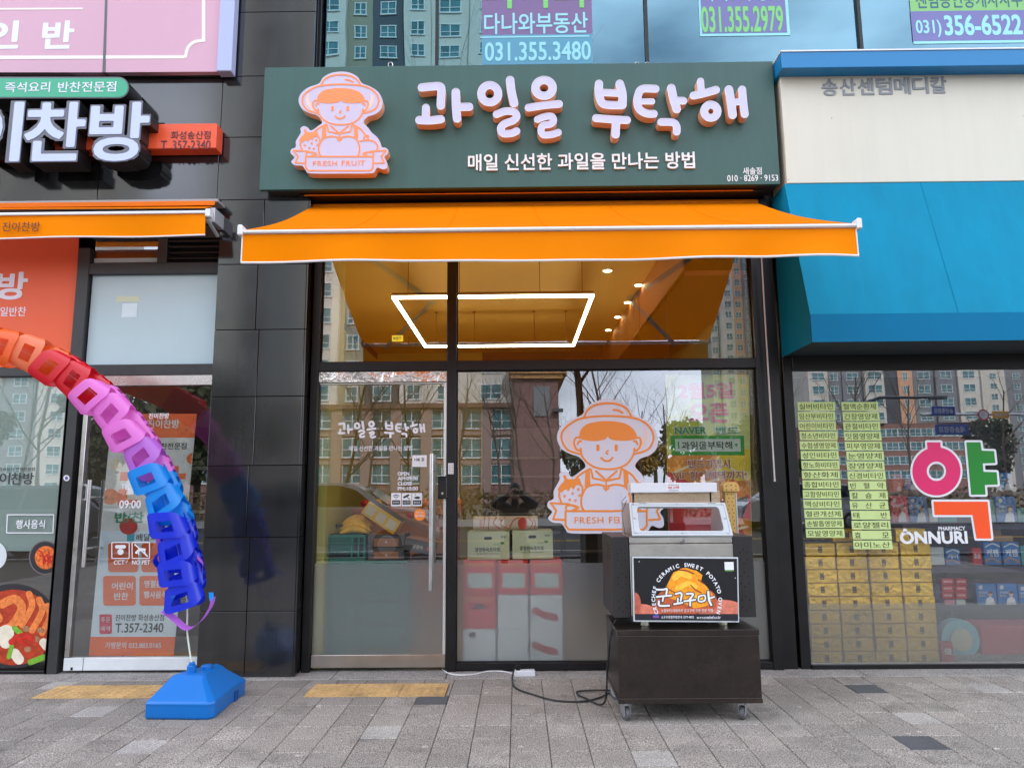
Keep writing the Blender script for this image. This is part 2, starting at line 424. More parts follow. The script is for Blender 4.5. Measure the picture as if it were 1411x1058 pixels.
JOINT = mat('joint_black', (.01, .01, .01), .8)
GLASS = glass('window_glass', (.90, .92, .89), 5.0, .0, wave=.00035)
GLASS_UP = glass('teal_glass', (.20, .42, .44), 7.0, .0, extra=.18, wave=.0012, rc=(.27, .46, .54))
# ================================================================ pavement
BASE = MB().box(-40, 40, -9.0, 14, -.40, -.045).build('pavement', mat('mortar_sand', (.075, .062, .048), .95, noise=(30, .3)))
tag(BASE, kind='structure')
PAVER = mat('grey_paver', (.275, .245, .212), .88, noise=(.5, .2), speck=(150, .6), bump=(170, .8, .005), rnd=.12, blot=(1.7, .30), gum=(4.2, 1.6))
PAV_L = mat('pale_paver', (.36, .335, .30), .88, noise=(2.2, .14), blot=(1.7, .2), speck=(150, .4), bump=(240, .5, .004))
PAV_D = mat('charcoal_paver', (.085, .085, .09), .88, noise=(2.2, .2), speck=(330, .4), bump=(240, .5, .004))
SLAB = mat('granite_border', (.30, .28, .255), .8, noise=(1.3, .15), blot=(1.9, .25), speck=(160, .5), bump=(300, .3, .003))
TACT = mat('ochre_tactile', (.56, .36, .15), .85, noise=(6, .2), blot=(2.2, .3), speck=(240, .25), bump=(200, .4, .003))
def paver_mesh(w, d, m, name):
    o = MB().box(-w / 2, w / 2, -d / 2, d / 2, -.06, 0).build(name, m, None, bevel=.0028)
    me = o.data; bpy.data.objects.remove(o); return me
PW = .2; J = .0034
ME = {k: paver_mesh(PW - J, PW - J, m, 'paver_' + k) for k, m in (('g', PAVER), ('l', PAV_L), ('d', PAV_D))}
X0, Y0 = -.054, -.235
def cell(px, py):
    g = G(px, py); return (int(math.floor((g.x - X0) / PW)), int(math.floor((Y0 - g.y) / PW)))
special = {}
for p in ((122, 982), (201, 1029), (522, 1008), (1295, 993), (1371, 942), (878, 1046)): special[cell(*p)] = 'l'
for p in ((1251, 1027), (1183, 954), (584, 964)): special[cell(*p)] = 'd'
tact = [(-1.385 + .302 * i, -.352) for i in range(3)] + [(-3.13 + .302 * i, -.352) for i in range(4)]
def in_tact(cx, cy):
    return any(tx - .09 < cx < tx + .39 and ty + .09 > cy > ty - .39 for tx, ty in tact)
cells = []
for r in range(0, 41):
    for k in range(-38, 39):
        cx, cy = X0 + PW * (k + .5), Y0 - PW * (r + .5)
        cells.append((abs(cy - CAM.y), cx, cy, k, r))
def in_view(d, cx, cy): return d > 3.4 and cy > -2.1 and abs(cx) < d * .70 + .1
vis = sorted([q for q in cells if in_view(q[0], q[1], q[2])], key=lambda q: q[0])
own = set((q[3], q[4]) for q in vis[:296]); n_p = 0
rest = {'g': MB(), 'l': MB(), 'd': MB()}
def cut_strip(cx, cy, fn):
    """the pavers round the tactile blocks are sawn to fit"""
    x0, x1, y0, y1 = cx - PW / 2 + J / 2, cx + PW / 2 - J / 2, cy - PW / 2 + J / 2, cy + PW / 2 - J / 2
    for (a, b) in ((-1.388, -.476), (-3.133, -1.922)):
        if x0 < b and x1 > a and y0 < -.349 and y1 > -.657:
            for (u0, u1, v0, v1) in ((x0, x1, -.349, y1), (x0, x1, y0, -.657), (x0, a, max(y0, -.657), min(y1, -.349)), (b, x1, max(y0, -.657), min(y1, -.349))):
                if u1 - u0 > .02 and v1 - v0 > .02: fn(u0, u1, v0, v1)
            return True
    return False
for d, cx, cy, k, r in cells:
    kind = special.get((k, r), 'g')
    if (k, r) not in special and RND.random() < .004: kind = 'l'
    dz = RND.uniform(-.0018, .0012)
    if (k, r) in own:
        def pc(u0, u1, v0, v1): link_mesh('paver', MB().box(u0, u1, v0, v1, -.06, 0).build('paver', PAVER, BASE, .0028).data, None) if False else MB().box(u0, u1, v0, v1, -.06, dz).build('paver', {'g': PAVER, 'l': PAV_L, 'd': PAV_D}[kind], BASE, .0028)
        if cut_strip(cx, cy, pc): continue
        o = link_mesh('paver', ME[kind], BASE, (cx, cy, dz)); n_p += 1
        o.rotation_euler = (RND.uniform(-.004, .004), RND.uniform(-.004, .004), RND.uniform(-.004, .004))
    else:
        h = PW / 2 - J / 2
        if cut_strip(cx, cy, lambda u0, u1, v0, v1: rest['g'].box(u0, u1, v0, v1, -.06, dz)): continue
        rest[kind].box(cx - h, cx + h, cy - h, cy + h, -.06, dz)
for k, m in (('g', PAVER), ('l', PAV_L), ('d', PAV_D)):
    if rest[k].v: tag(rest[k].build('paver_field', m, BASE), kind='stuff')
for a, b in ((-9, -7.6), (-7.6, -6.6), (-6.6, -5.4), (-5.4, -4.3), (-4.3, -3.2), (-3.2, -2.2), (-2.2, -1.32), (-1.32, -.52), (-.52, .7), (.7, 1.62), (1.62, 2.4), (2.4, 3.4), (3.4, 4.5), (4.5, 6), (6, 9)):
    MB().box(a + .003, b - .003, -.2315, .5, -.06, .003).build('border_slab', SLAB, BASE, .003)
tb = MB().box(0, .298, -.298, 0, -.06, .001)
for i in range(6):
    for j in range(6):
        tb.prism([(.024 + i * .05 + .0155 * math.cos(a), -.024 - j * .05 + .0155 * math.sin(a)) for a in [q * PI / 4 for q in range(8)]], 'z', .0, .0045)
tbo = tb.build('tactile_block', TACT, BASE); tme = tbo.data; bpy.data.objects.remove(tbo)
for (tx, ty) in tact: link_mesh('tactile_block', tme, BASE, (tx, ty, .001))
# kerb, road, far pavement, open ground
kerb = MB()
for i in range(-40, 40): kerb.box(i * 1. + .004, i * 1. + .996, -9.2, -9.005, -.2, .004)
tag(kerb.build('kerb', SLAB), kind='structure')
ASPH = mat('asphalt', (.055, .055, .057), .9, noise=(.8, .2), speck=(200, .35), bump=(150, .4, .005))
tag(MB().box(-160, 160, -21, -9.2, -.5, -.13).build('road', ASPH), kind='structure')
LINE = mat('road_paint', (.7, .7, .66), .7); LINE_Y = mat('yellow_road_paint', (.65, .42, .06), .7)
rm = MB()
for i in range(-20, 20): rm.box(i * 6, i * 6 + 3, -12.1, -11.98, -.126, -.122)
rm.box(-120, 120, -15.2, -15.08, -.126, -.122, 1); rm.box(-120, 120, -15.5, -15.38, -.126, -.122, 1)
tag(rm.build('road_marking', [LINE, LINE_Y]), kind='structure')
tag(MB().box(-160, 160, -27, -21, -.5, .0).build('far_pavement', SLAB), kind='structure')
EARTH = mat('winter_ground', (.13, .105, .07), .95, noise=(.5, .3))
tag(MB().face([(-900, -900, -.16), (900, -900, -.16), (900, -27, -.16), (-900, -27, -.16)]).face([(-900, 14, -.16), (900, 14, -.16), (900, 900, -.16), (-900, 900, -.16)]).build('ground', EARTH), kind='structure')
# ================================================================ granite wall: upper band and pillar
YP = -.17
wall = thing('granite_wall', (X(360, 930, YP), YP + .1, 0), 'polished dark granite wall and pillar between the side dish shop and the fruit shop door', 'wall')
rows_px = [-120, -70, 17, 105, 189, 275, 364, 454, 546, 641, 740, 842, 932]
rz = [Z(360, y, YP) for y in rows_px]; rz[-1] = .004
def stone(x0, x1, z0, z1):
    g = .0025; MB().box(x0 + g, x1 - g, YP, YP + .025, z0 + g, z1 - g).build('stone_panel', GRANITE, wall, .0015)
xl, xj, xr = X(297, 420, YP), X(357, 454, YP), X(421, 420, YP)
xjt = X(303, 190, YP); xb = X(136, 245, YP); xrt = X(428, 60, YP)
for i in range(5, len(rz) - 1):
    stone(xl, xj if i % 3 else xj - .03, rz[i + 1], rz[i]); stone(xj if i % 3 else xj - .03, xr, rz[i + 1], rz[i])
for i in range(0, 5):
    stone(xjt, xr, rz[i + 1], rz[i])
for i in range(1, 5):
    zs = {1: rz[1], 2: rz[2], 3: rz[3], 4: rz[4]}[i]
for (a, b) in ((xb, xjt), (xb - 1.05, xb), (xb - 2.1, xb - 1.05)):
    stone(a, b, rz[5], rz[3]); stone(a, b, rz[3], rz[1])
bk = MB().box(xl + .004, xr - .004, YP + .026, .30, 0, rz[5]).box(xjt, xrt - .004, YP + .026, .30, rz[5], 9)
bk.box(-6, xjt, YP + .026, .3, rz[5] + .002, 9)
bk.build('wall_core', JOINT, wall)
# right return of the pillar towards the door
for i in range(5, len(rz) - 1):
    MB().box(xr, xr + .012, YP + .002, -.045, rz[i + 1] + .0025, rz[i] - .0025).build('stone_panel', GRANITE, wall, .001)
# ================================================================ building shell (rooms, slabs, upper storeys, unseen mass against the sun)
PLAST = mat('plaster_dark', (.06, .06, .065), .9)
sh = MB()
ZC1 = 3.52                                       # underside of the first floor slab
sh.box(-9, 9, .36, 9.2, ZC1, ZC1 + .3)           # slab
sh.box(-9, 9, 9.0, 9.2, 0, 16).box(-9.2, -9, .3, 9.2, 0, 16).box(9, 9.2, .3, 9.2, 0, 16).box(-34, -9.25, .2, 11, 0, 22).box(9.25, 34, .2, 11, 0, 22).box(-9.2, 9.2, .55, 11, 16.35, 22)  # outer blocks and top mass added unseen to keep sun off the pavement
sh.box(-9, 9, -.02, 9.2, 16, 16.3).box(xrt, 9, .0, .3, 8.2, 16).box(-9, xrt, .3, .5, 8.2, 16)
sh.box(2.0, 2.08, .12, 9, 0, ZC1).box(-2.32, -2.2, .31, 9, 0, ZC1)
sh.box(-9, 9, 6, 6.1, ZC1 + .3, 16)
tag(sh.build('building_shell', PLAST), 'dark building shell holding shops and upper floor, widened out of view to block sun', 'building')
tag(MB().box(-9, 9, .5, 9, -.03, .002).build('shop_floor', mat('shop_floor_tile', (.32, .30, .27), .35, noise=(2, .1))), kind='structure')
# ================================================================ upper windows
YU = -.02
up = thing('upper_window_band', (1.5, .0, 3.9), 'teal tinted first floor windows above the shop signs', 'window')
zu0, zu1 = Z(750, 100, YU) - .35, 8.0
xu0 = X(443, 60, YU); mull = [xu0, X(602, 50, YU), X(891, 50, YU), X(1186, 50, YU), X(1186, 50, YU) + (X(1186, 50, YU) - X(891, 50, YU)), 7.0]
for a, b in zip(mull[:-1], mull[1:]):
    MB().box(a + .012, b - .012, .0, .008, zu0, zu1).build('glass_pane', GLASS_UP, up)
    MB().box(b - .013, b + .013, -.03, .05, zu0, zu1).build('mullion', BLACKF, up, .002)
xa, xb_ = X(429, 40, -.05), X(442, 40, -.05)
MB().box(xa, xb_ - .02, -.07, .06, zu0, zu1).build('mullion', BLACKF, up, .003)
MB().box(xb_ - .035, xb_, -.045, .05, zu0, zu1).build('mullion', BLACKF, up, .003)
MB().box(xa, 8, .01, .06, 3.47, zu0).build('spandrel', BLACKF, up)
UPI = mat('upper_room', (.10, .14, .15), .9)
MB().box(-2, 8.8, 3.0, 3.05, 3.7, 8).build('back_wall', UPI, up)
def decal(n, p, m, Y=-.004, d=.002, par=up, al=None):
    x0, x1, z0, z1 = rect(p, Y); return MB().box(x0, x1, Y - d, Y, z0, z1).build(n, m, par)
POS = lambda n, col: mat(n, col, .45)
t = thing('window_poster', (X(740, 40, -.01), -.002, Z(740, 85, -.01)), 'magenta and blue estate agent poster with the number ending 3480 on the upper window', 'poster')
decal('sheet', (664, -60, 815, 48), POS('poster_mauve', c(120, 95, 140)), -.003, par=t)
decal('lower_sheet', (664, 48, 816, 89), POS('poster_teal', c(85, 150, 175)), -.003, par=t)
decal('border', (662, 50, 812, 52), POS('poster_cyan', c(150, 215, 222)), -.0055, .0012, par=t)
GRN = POS('poster_green', c(120, 200, 110)); CYN = M('poster_cyan')
ptext('다나와', (668, -40, 812, 12), -.006, GRN, t, bold=.03)
ptext('다나와부동산', (667, 18, 810, 47), -.006, CYN, t, bold=.025)
ptext('031.355.3480', (668, 58, 814, 84), -.006, CYN, t, bold=.03)
t = thing('window_poster', (X(1022, 30, -.01), -.002, Z(1022, 50, -.01)), 'purple poster with green number ending 2979 on the upper window', 'poster')
decal('border', (962, -60, 1085, 50), CYN, -.003, par=t); decal('sheet', (965, -60, 1081, 46), POS('poster_purple', c(112, 110, 165)), -.0055, .001, par=t)
ptext('타이스부동산', (968, -22, 1078, 2), -.007, CYN, t, bold=.02)
ptext('031.355.2979', (966, 9, 1079, 45), -.007, GRN, t, bold=.035)
t = thing('window_poster', (X(1330, 30, -.01), -.002, Z(1330, 60, -.01)), 'green and purple poster with number 356-6522 on the upper window', 'poster')
decal('border', (1253, -60, 1440, 60), CYN, -.003, par=t); decal('sheet', (1256, 15, 1440, 56), POS('poster_purple', c(112, 110, 165)), -.0055, .001, par=t)
decal('sheet', (1251, -60, 1440, 15), POS('poster_lime', c(130, 190, 110)), -.0055, .001, par=t)
ptext('센텀공인중개사사무소', (1262, -12, 1425, 11), -.007, POS('poster_ink', c(45, 95, 120)), t, bold=.01)
ptext('031)', (1262, 28, 1297, 52), -.007, CYN, t, bold=.03); ptext('356-6522', (1301, 21, 1408, 49), -.007, CYN, t, bold=.04)
# ================================================================ fruit shop front
FRONT = thing('fruit_shop_facade', (X(740, 923, 0), 0, 0), 'black framed glass shopfront of the fruit shop under the orange awning', 'shopfront')
zb, zt = .02, 3.46
xA0, xA1 = X(423, 600, -.05) + .0, X(436, 600, -.05)      # left post
xM0, xM1 = X(615.5, 640, -.05), X(628.5, 640, -.05)
xR0, xR1 = X(1050, 640, -.05), X(1103, 700, -.05)
def fr(x0, x1, z0, z1, y0=-.05, y1=.05, n='frame_bar', m=BLACKF, par=FRONT, bv=.003): return MB().box(x0, x1, y0, y1, z0, z1).build(n, m, par, bv)
fr(xr + .012, xA0 + .012, 0, zt, -.02, .08, 'post'); fr(xA0 + .012, xA1, 0, zt, -.05, .06, 'post')
fr(xM0, xM1, .0, zt, n='post')
fr(xR0, xR0 + .075, .0, zt, -.055, .06, 'post'); fr(xR0 + .078, X(1100, 700, -.03) - .075, .0, zt, -.03, .06, 'post')
ztr0, ztr1 = Z(740, 509, -.05), Z(740, 496, -.05)
fr(xA1, xM0, ztr0, ztr1, -.047, .047, 'transom_bar'); fr(xM1, xR0, ztr0, ztr1, -.047, .047, 'transom_bar')
fr(xM1, xR0, .012, Z(850, 913, -.05), -.047, .047, 'bottom_rail')
fr(xA1, xM0, zt - .06, zt, -.047, .047, 'top_rail'); fr(xM1, xR0, zt - .06, zt, -.047, .047, 'top_rail')
zwb = Z(850, 913, -.05)
for (a, b, z0, z1) in ((xA1, xM0, ztr1, zt - .06), (xM1, xR0, ztr1, zt - .06), (xM1, xR0, zwb, ztr0)):
    MB().box(a, b, .0, .006, z0, z1).build('glass_pane', GLASS, FRONT)
    for (u0, u1, v0, v1) in ((a, a + .008, z0, z1), (b - .008, b, z0, z1), (a + .008, b - .008, z0, z0 + .008), (a + .008, b - .008, z1 - .008, z1)):
        MB().box(u0, u1, -.008, -.001, v0, v1).build('gasket', JOINT, FRONT)
FILM = frost('frosted_film', (.98, .98, .98), .55, 1.15, .10)
zf = Z(850, 775, 0)
MB().box(xM1 + .009, xR0 - .009, -.0022, -.0012, zwb + .009, zf).build('frosted_film', FILM, FRONT)
# door
DOOR_L = (X(430.5, 900, -.03), X(615.5, 900, -.03))
dx0, dx1 = xA1 + .004, xM0 - .004
dzb, dzt = .03, Z(525, 527, -.03)
DR = thing('door', (dx1, 0, .0), None); DR.parent = FRONT; DR.location = Vector((dx1, 0, 0)) - FRONT.location
FILMH = mat('crinkled_silver_film', (.72, .68, .66), .16, .9, bump=(7, .8, .05), noise=(5, .1))
MB().box(dx0, dx1, -.04, .03, Z(525, 526.5, -.03), ztr0 - .006).build('header_cover', FILMH, FRONT)
zr = Z(525, 902, -.03)
MB().box(dx0, dx1, -.03, .02, dzb, zr).build('kick_rail', mat('champagne_steel', (.52, .47, .42), .33, 1., noise=(7, .1)), DR, .003)
MB().box(dx1 - .022, dx1, -.028, .02, zr + .001, dzt).build('stile', mat('pale_aluminium', (.80, .79, .77), .35, .7), DR, .002)
MB().box(dx0, dx1 - .023, -.02, .015, dzt - .012, dzt).build('top_rail', STEEL, DR, .002)
MB().box(dx0, dx1 - .023, -.004, .006, zr, dzt - .012).build('glass_pane', GLASS, DR)
MB().box(dx0, dx1 - .023, -.0062, -.0052, zr, Z(525, 776, 0)).build('frosted_film', FILM, DR)
hx = X(594, 720, -.09); hz0, hz1 = Z(592, 813, -.09), Z(592, 625, -.09)
h = MB().tube([(hx, -.09, hz0), (hx, -.09, hz1)], .0155, 16)
for z in (hz0 + .12, hz1 - .12): h.cyl((hx, -.047, z), .009, .09, 10, axis='y')
h.build('handle', STEEL, DR, smooth=True)
h = MB().tube([(hx, .09, hz0), (hx, .09, hz1)], .0155, 16)
for z in (hz0 + .12, hz1 - .12): h.cyl((hx, .047, z), .009, .09, 10, axis='y')
h.build('handle', STEEL, DR, smooth=True)
x0, x1, z0, z1 = rect((603.5, 656, 616, 687), -.05)
lk = MB().box(x0, x1, -.062, -.031, z0, z1).build('door_lock', mat('black_plastic', (.012, .012, .013), .25), DR, .006)
MB().box(x0 + .01, x1 - .01, -.0635, -.062, z0 + .16, z1 - .03).build('screen', mat('lock_screen', (.004, .004, .005), .08), lk)
MB().cyl(((x0 + x1) / 2, -.0635, z0 + .04), .009, .003, 12, axis='y').build('button', STEEL, lk)
pbox('sticker', (617.5, 638, 625, 653), -.0525, .002, PRINT_W, FRONT)
for i in range(5): ptext('안심', (618.5, 639.5 + i * 2.7, 624, 641.4 + i * 2.7), -.0527, PRINT_K, FRONT, depth=.0006)
# lettering on the door glass (strokes traced from the sign)
C1 = lambda pts: [(560 + x / 5.879, 90 + y / 5.879) for x, y in pts]
C2 = lambda pts: [(800 + x / 5.039, 90 + y / 5.039) for x, y in pts]
LET = []
def L1(*st): LET.append([(C1(spline(p) if k else p), r / 5.879) for (p, r, k) in st])
def L2(*st): LET.append([(C2(spline(p) if k else p), r / 5.039) for (p, r, k) in st])
L1(([(125, 182), (200, 174), (268, 172), (283, 200), (280, 270), (278, 328)], 33, 1), ([(158, 345), (156, 430)], 31, 0), ([(105, 445), (190, 448), (278, 438)], 33, 1),
   ([(400, 220), (402, 330), (410, 432)], 34, 1), ([(410, 340), (508, 338)], 33, 0))
L1((ring(675, 232, 69, 70), 32, 0), ([(840, 122), (850, 210), (872, 308)], 34, 1),
   ([(730, 398), (800, 374), (868, 378), (893, 412), (865, 448), (795, 475), (764, 512), (785, 553), (850, 552), (892, 534)], 30, 1))
L1((ring(1115, 185, 70, 64), 33, 0), ([(990, 345), (1120, 325), (1236, 315)], 31, 1),
   ([(1062, 440), (1120, 418), (1175, 415), (1192, 448), (1165, 478), (1108, 488), (1090, 525), (1110, 563), (1175, 562), (1230, 545)], 28, 1))
L2(([(128, 130), (128, 200), (148, 260), (195, 277), (288, 278)], 28, 1), ([(272, 130), (290, 200), (291, 275)], 29, 1), ([(145, 190), (285, 196)], 25, 0),
   ([(108, 368), (210, 376), (322, 382)], 27, 1), ([(246, 390), (243, 480)], 29, 0))
L2(([(520, 165), (432, 165), (402, 200), (394, 265), (415, 312), (465, 337), (508, 338)], 27, 1), ([(405, 252), (497, 252)], 21, 0),
   ([(630, 160), (645, 230), (668, 305)], 29, 1), ([(655, 246), (714, 248)], 26, 0), ([(560, 395), (640, 398), (666, 425), (668, 462)], 26, 1))
L2(([(833, 112), (838, 180)], 24, 0), ([(785, 212), (860, 195), (940, 172)], 27, 1), (ring(905, 320, 46, 46), 27, 0),
   ([(1030, 170), (1045, 260), (1056, 345)], 29, 1), ([(1122, 170), (1130, 260), (1140, 340)], 27, 1), ([(1045, 262), (1128, 248)], 24, 0))
def letter_loops(sts, grow=0., step=.55):
    xs = [p[0] for s, r in sts for p in s]; ys = [p[1] for s, r in sts for p in s]
    mg = 9 + grow
    return contours(lambda A, B: np.minimum.reduce([d_stroke(A, B, s, r + grow) for s, r in sts]), (min(xs) - mg, min(ys) - mg, max(xs) + mg, max(ys) + mg), step)
LOOPS = [letter_loops(l) for l in LET]
def logo_small(px0, py0, px1, py1, Y, m, par, d=.001, name='lettering'):
    ax, ay, bx, by = 572, 103, 1031, 199
    lp = [[(px0 + (u - ax) / (bx - ax) * (px1 - px0), py0 + (w - ay) / (by - ay) * (py1 - py0)) for u, w in l[::2]] for L_ in LOOPS for l in L_]
    return shape(name, lp, Y, d, m, par)
logo_small(465, 579, 586, 606, -.006, PRINT_W, DR)
ptext('매일 신선한 과일을 만나는 방법', (481, 614, 568, 621), -.005, PRINT_W, DR, bold=.015)
for s_, y in (('OPEN', 650), ('AM:09:00', 656.5), ('CLOSE', 663.5), ('PM:10:00', 670.5)):
    ptext(s_, (548, y, 548 + 3.5 * len(s_) + (2 if len(s_) < 6 else 0), y + 5), -.005, PRINT_W, DR, bold=.04)
pbox('notice', (568, 627, 588, 643), -.006, .001, PRINT_W, DR); ptext('108 호', (571, 630.5, 585, 635), -.0062, PRINT_K, DR)
for i, (a, b) in enumerate(((539, 552.5), (553.5, 567), (567.8, 581.5))):
    s_ = pbox('sticker', (a, 679, b, 697), -.006, .001, PRINT_W, DR)
    pbox('caption', (a + 1.2, 689, b - 1.2, 695), -.0072, .001, PRINT_K, s_)
    ptext(('와이파이', 'CCTV', '촬영중')[i], (a + 2.5, 690.5, b - 2.5, 693.5), -.0074, PRINT_W, s_)
    cx = (a + b) / 2
    if i == 0: st = [([(cx - 4, 683), (cx, 681.3), (cx + 4, 683)], .5), ([(cx - 2.6, 685), (cx, 683.8), (cx + 2.6, 685)], .5), ([(cx, 686.8)], .8)]
    elif i == 1: st = [([(cx - 3.5, 685), (cx + 2.5, 682)], 1.3), ([(cx + .5, 684), (cx + 3, 687)], .5), ([(cx + 3, 687), (cx + 4.5, 687)], .5)]
    else: st = [([(cx - 1.5, 685.5), (cx + 2, 685.5)], 1.6), ([(cx - 3.8, 685.5), (cx + 4, 685.5)], .5), ([(cx - 2, 681.5), (cx - 3, 681)], .5)]
    shape('pictogram', contours(lambda A, B: np.minimum.reduce([d_stroke(A, B, s, r) for s, r in st]), (a, 679, b, 689), .2), -.0072, .001, PRINT_K, s_)
s_ = shape('sticker', [ring(578.5, 709, 8, 8, 30)[:-1]], -.007, .001, ORANGE_S, DR)
ptext('어서오세요', (573, 704.5, 584, 707), -.0072, PRINT_W, s_); ptext('당기세요', (572.5, 708.5, 584.5, 712.5), -.0072, PRINT_W, s_, bold=.01)
# ================================================================ the farmer emblem
EM = {}
def mirror(p): return [(1004 - x, y) for x, y in p]
SIL = spline([(510, 388), (560, 395), (600, 418), (622, 450), (670, 470), (712, 500), (733, 545), (725, 590), (695, 617), (652, 632), (630, 662), (655, 690), (676, 718), (704, 742), (722, 772), (728, 795),
              (750, 799), (765, 814), (757, 835), (742, 850), (757, 878), (757, 908), (735, 915), (705, 906), (690, 925), (665, 937), (500, 938), (345, 937), (318, 920), (300, 897), (262, 893), (240, 875), (258, 850), (238, 830),
              (240, 808), (264, 795), (265, 765), (280, 738), (292, 715), (290, 695), (307, 682), (330, 690), (347, 706), (385, 682), (408, 660), (380, 625), (340, 612), (300, 590), (280, 550), (290, 510), (330, 475), (390, 452), (412, 420), (455, 396)], True, 4)
W_ = 4.2
STK = [(spline([(403, 458), (420, 430), (455, 411), (510, 404), (562, 411), (598, 433), (612, 458)]), W_), (spline([(533, 431), (555, 434), (574, 443)]), W_),
       (spline([(382, 612), (330, 596), (303, 560), (305, 520), (345, 485), (400, 464), (510, 456), (620, 464), (680, 488), (711, 530), (706, 570), (680, 597), (626, 612)]), W_),
       (spline([(386, 545), (366, 545), (356, 565), (366, 592), (388, 600)]), W_), (spline([(632, 545), (650, 547), (656, 567), (645, 592), (626, 600)]), W_), (spline([(373, 572), (378, 560), (388, 560)]), W_), (spline([(640, 572), (634, 560), (625, 560)]), W_),
       (spline([(386, 590), (393, 622), (422, 652), (460, 669), (508, 674), (560, 668), (598, 648), (621, 617), (627, 590)]), W_),
       (spline([(508, 598), (500, 606), (508, 612)]), 3.2), (spline([(478, 627), (489, 637), (504, 641), (519, 637), (529, 627)]), W_),
       ([(432, 676), (441, 711), (500, 722), (560, 711), (568, 676)], W_), ([(455, 682), (500, 720), (548, 682)], W_),
       (spline([(428, 673), (390, 692), (366, 712)]), W_), (spline([(572, 673), (612, 695), (637, 724), (655, 748)]), W_),
       (spline([(500, 746), (460, 737), (412, 750), (390, 790), (390, 825), (402, 846)]), W_), (spline([(500, 746), (545, 737), (590, 750), (608, 790), (607, 825), (600, 846)]), W_),
       (spline([(500, 728), (501, 745), (500, 762)]), 3.4), ([(489, 752), (500, 761), (512, 752)], 3.2),
       (spline([(612, 763), (650, 757), (688, 765), (706, 790), (700, 818)]), W_), (spline([(632, 752), (638, 738), (653, 732), (656, 745)]), W_),
       (spline([(292, 763), (290, 785), (300, 812)]), W_), (spline([(372, 732), (392, 745), (394, 768), (388, 785)]), W_),
       ([(318, 846), (682, 846), (682, 905), (668, 922), (332, 922), (318, 905), (318, 846)], W_),
       ([(375, 832), (330, 817), (252, 813), (277, 845), (262, 879), (312, 882)], W_), (mirror([(375, 832), (330, 817), (252, 813), (277, 845), (262, 879), (312, 882)]), W_),
       (spline([(322, 846), (322, 826), (350, 822), (376, 832), (350, 842)]), W_), (mirror(spline([(322, 846), (322, 826), (350, 822), (376, 832), (350, 842)])), W_)]
PLY = [spline([(383, 548), (384, 518), (410, 492), (455, 480), (508, 477), (565, 482), (605, 497), (630, 520), (636, 548), (600, 557), (550, 557), (520, 551), (507, 541), (495, 552), (450, 559), (410, 556)], True, 4),
       [(408, 678), (426, 674), (430, 742), (404, 748)], [(577, 674), (598, 682), (602, 748), (580, 742)],
       spline([(308, 700), (320, 702), (326, 714), (350, 715), (378, 711), (384, 722), (388, 738), (366, 740), (354, 757), (342, 748), (333, 764), (318, 757), (302, 768), (284, 760), (296, 738), (312, 722)], True, 4)]
DOT = [(463, 580), (463, 594), (545, 580), (545, 594)]
SEED = [(375, 757), (350, 774), (314, 785), (337, 800), (362, 803), (381, 782)]
SHD = [[(335, 500), (320, 530), (325, 565), (345, 592), (375, 603), (345, 560), (335, 530)], mirror([(335, 500), (320, 530), (325, 565), (345, 592), (375, 603), (345, 560), (335, 530)])]
def emblem(ax, ay, sc, Y, depth, parent, mats, line_m, tint_m, kx=1.):
    T = lambda lps: [[(ax + (u - 506) * sc * kx, ay + (w - 388) * sc) for u, w in l] for l in lps]
    body = shape('emblem', T([SIL]), Y, depth, mats, parent)
    def fn(A, B):
        D = [d_stroke(A, B, s, r) for s, r in STK] + [d_poly(A, B, p) for p in PLY]
        D += [d_stroke(A, B, [DOT[0], DOT[1]], 7), d_stroke(A, B, [DOT[2], DOT[3]], 7)]
        D += [np.abs(d_stroke(A, B, [q], 4.2)) - 1.8 for q in SEED]
        return np.minimum.reduce(D)
    if 'l' not in EM: EM['l'] = contours(fn, (225, 380, 775, 945), 1.7)
    shape('drawing', T(EM['l']), Y - .0022, .0016, line_m, body)
    shape('tint', T([spline(p, True, 3) for p in SHD]), Y - .0014, .001, tint_m, body)
    q = T([[(358, 869), (639, 896)]])[0]
    ptext('FRESH FRUIT', (q[0][0], q[0][1], q[1][0], q[1][1]), Y - .001, line_m, body, bold=.012, space=1.15, depth=.0014)
    return body
LILAC = mat('lilac_white_print', (.76, .74, .84), .45); DRAW = mat('orange_drawing', c(250, 150, 60), .45); TINT = mat('peach_tint', c(245, 215, 205), .5)
emblem(750 + 384 / 4.41, 500 + 221 / 4.41, 1.481 / 4.41, -.006, .001, FRONT, LILAC, DRAW, TINT, .916)
# ================================================================ green sign board
YS = -.28
GB = mat('green_sign_board', (.033, .094, .078), .42, noise=(.9, .1), streak=.12, spec=.5)
zs0, zs1 = Z(715, 258, YS), Z(715, 89, YS); sx0, sx1 = X(361, 178, YS), X(1070, 170, YS)
SG = thing('fruit_shop_sign', ((sx0 + sx1) / 2, YS + .1, zs0), 'dark green fascia sign with white raised letters and farmer emblem', 'sign')
MB().box(sx0, sx1, YS, YS + .035, zs0, zs1).build('panel', GB, SG, .003)
MB().box(sx0 + .05, sx1 - .01, YS + .036, -.06, zs0 - .0, zs1 - .03).build('backing_box', mat('sign_back', (.03, .022, .018), .6), SG, .003)
WL = mat('sign_letter_face', (.60, .58, .82), .35, noise=(14, .05)); WS = mat('sign_letter_side_bounce', (.86, .47, .29), .45)  # orange bounce from the awning is put into the side colour
for lp in LOOPS: shape('letter', lp, YS - .083, .082, [WL, WS], SG)
rimM = mat('sign_letter_trim', (.85, .82, .82), .4)
for sts in LET:
    out = letter_loops(sts, .0, .5); inn = letter_loops(sts, -.55, .5)
    shape('trim', out + inn, YS - .085, .003, rimM, SG)
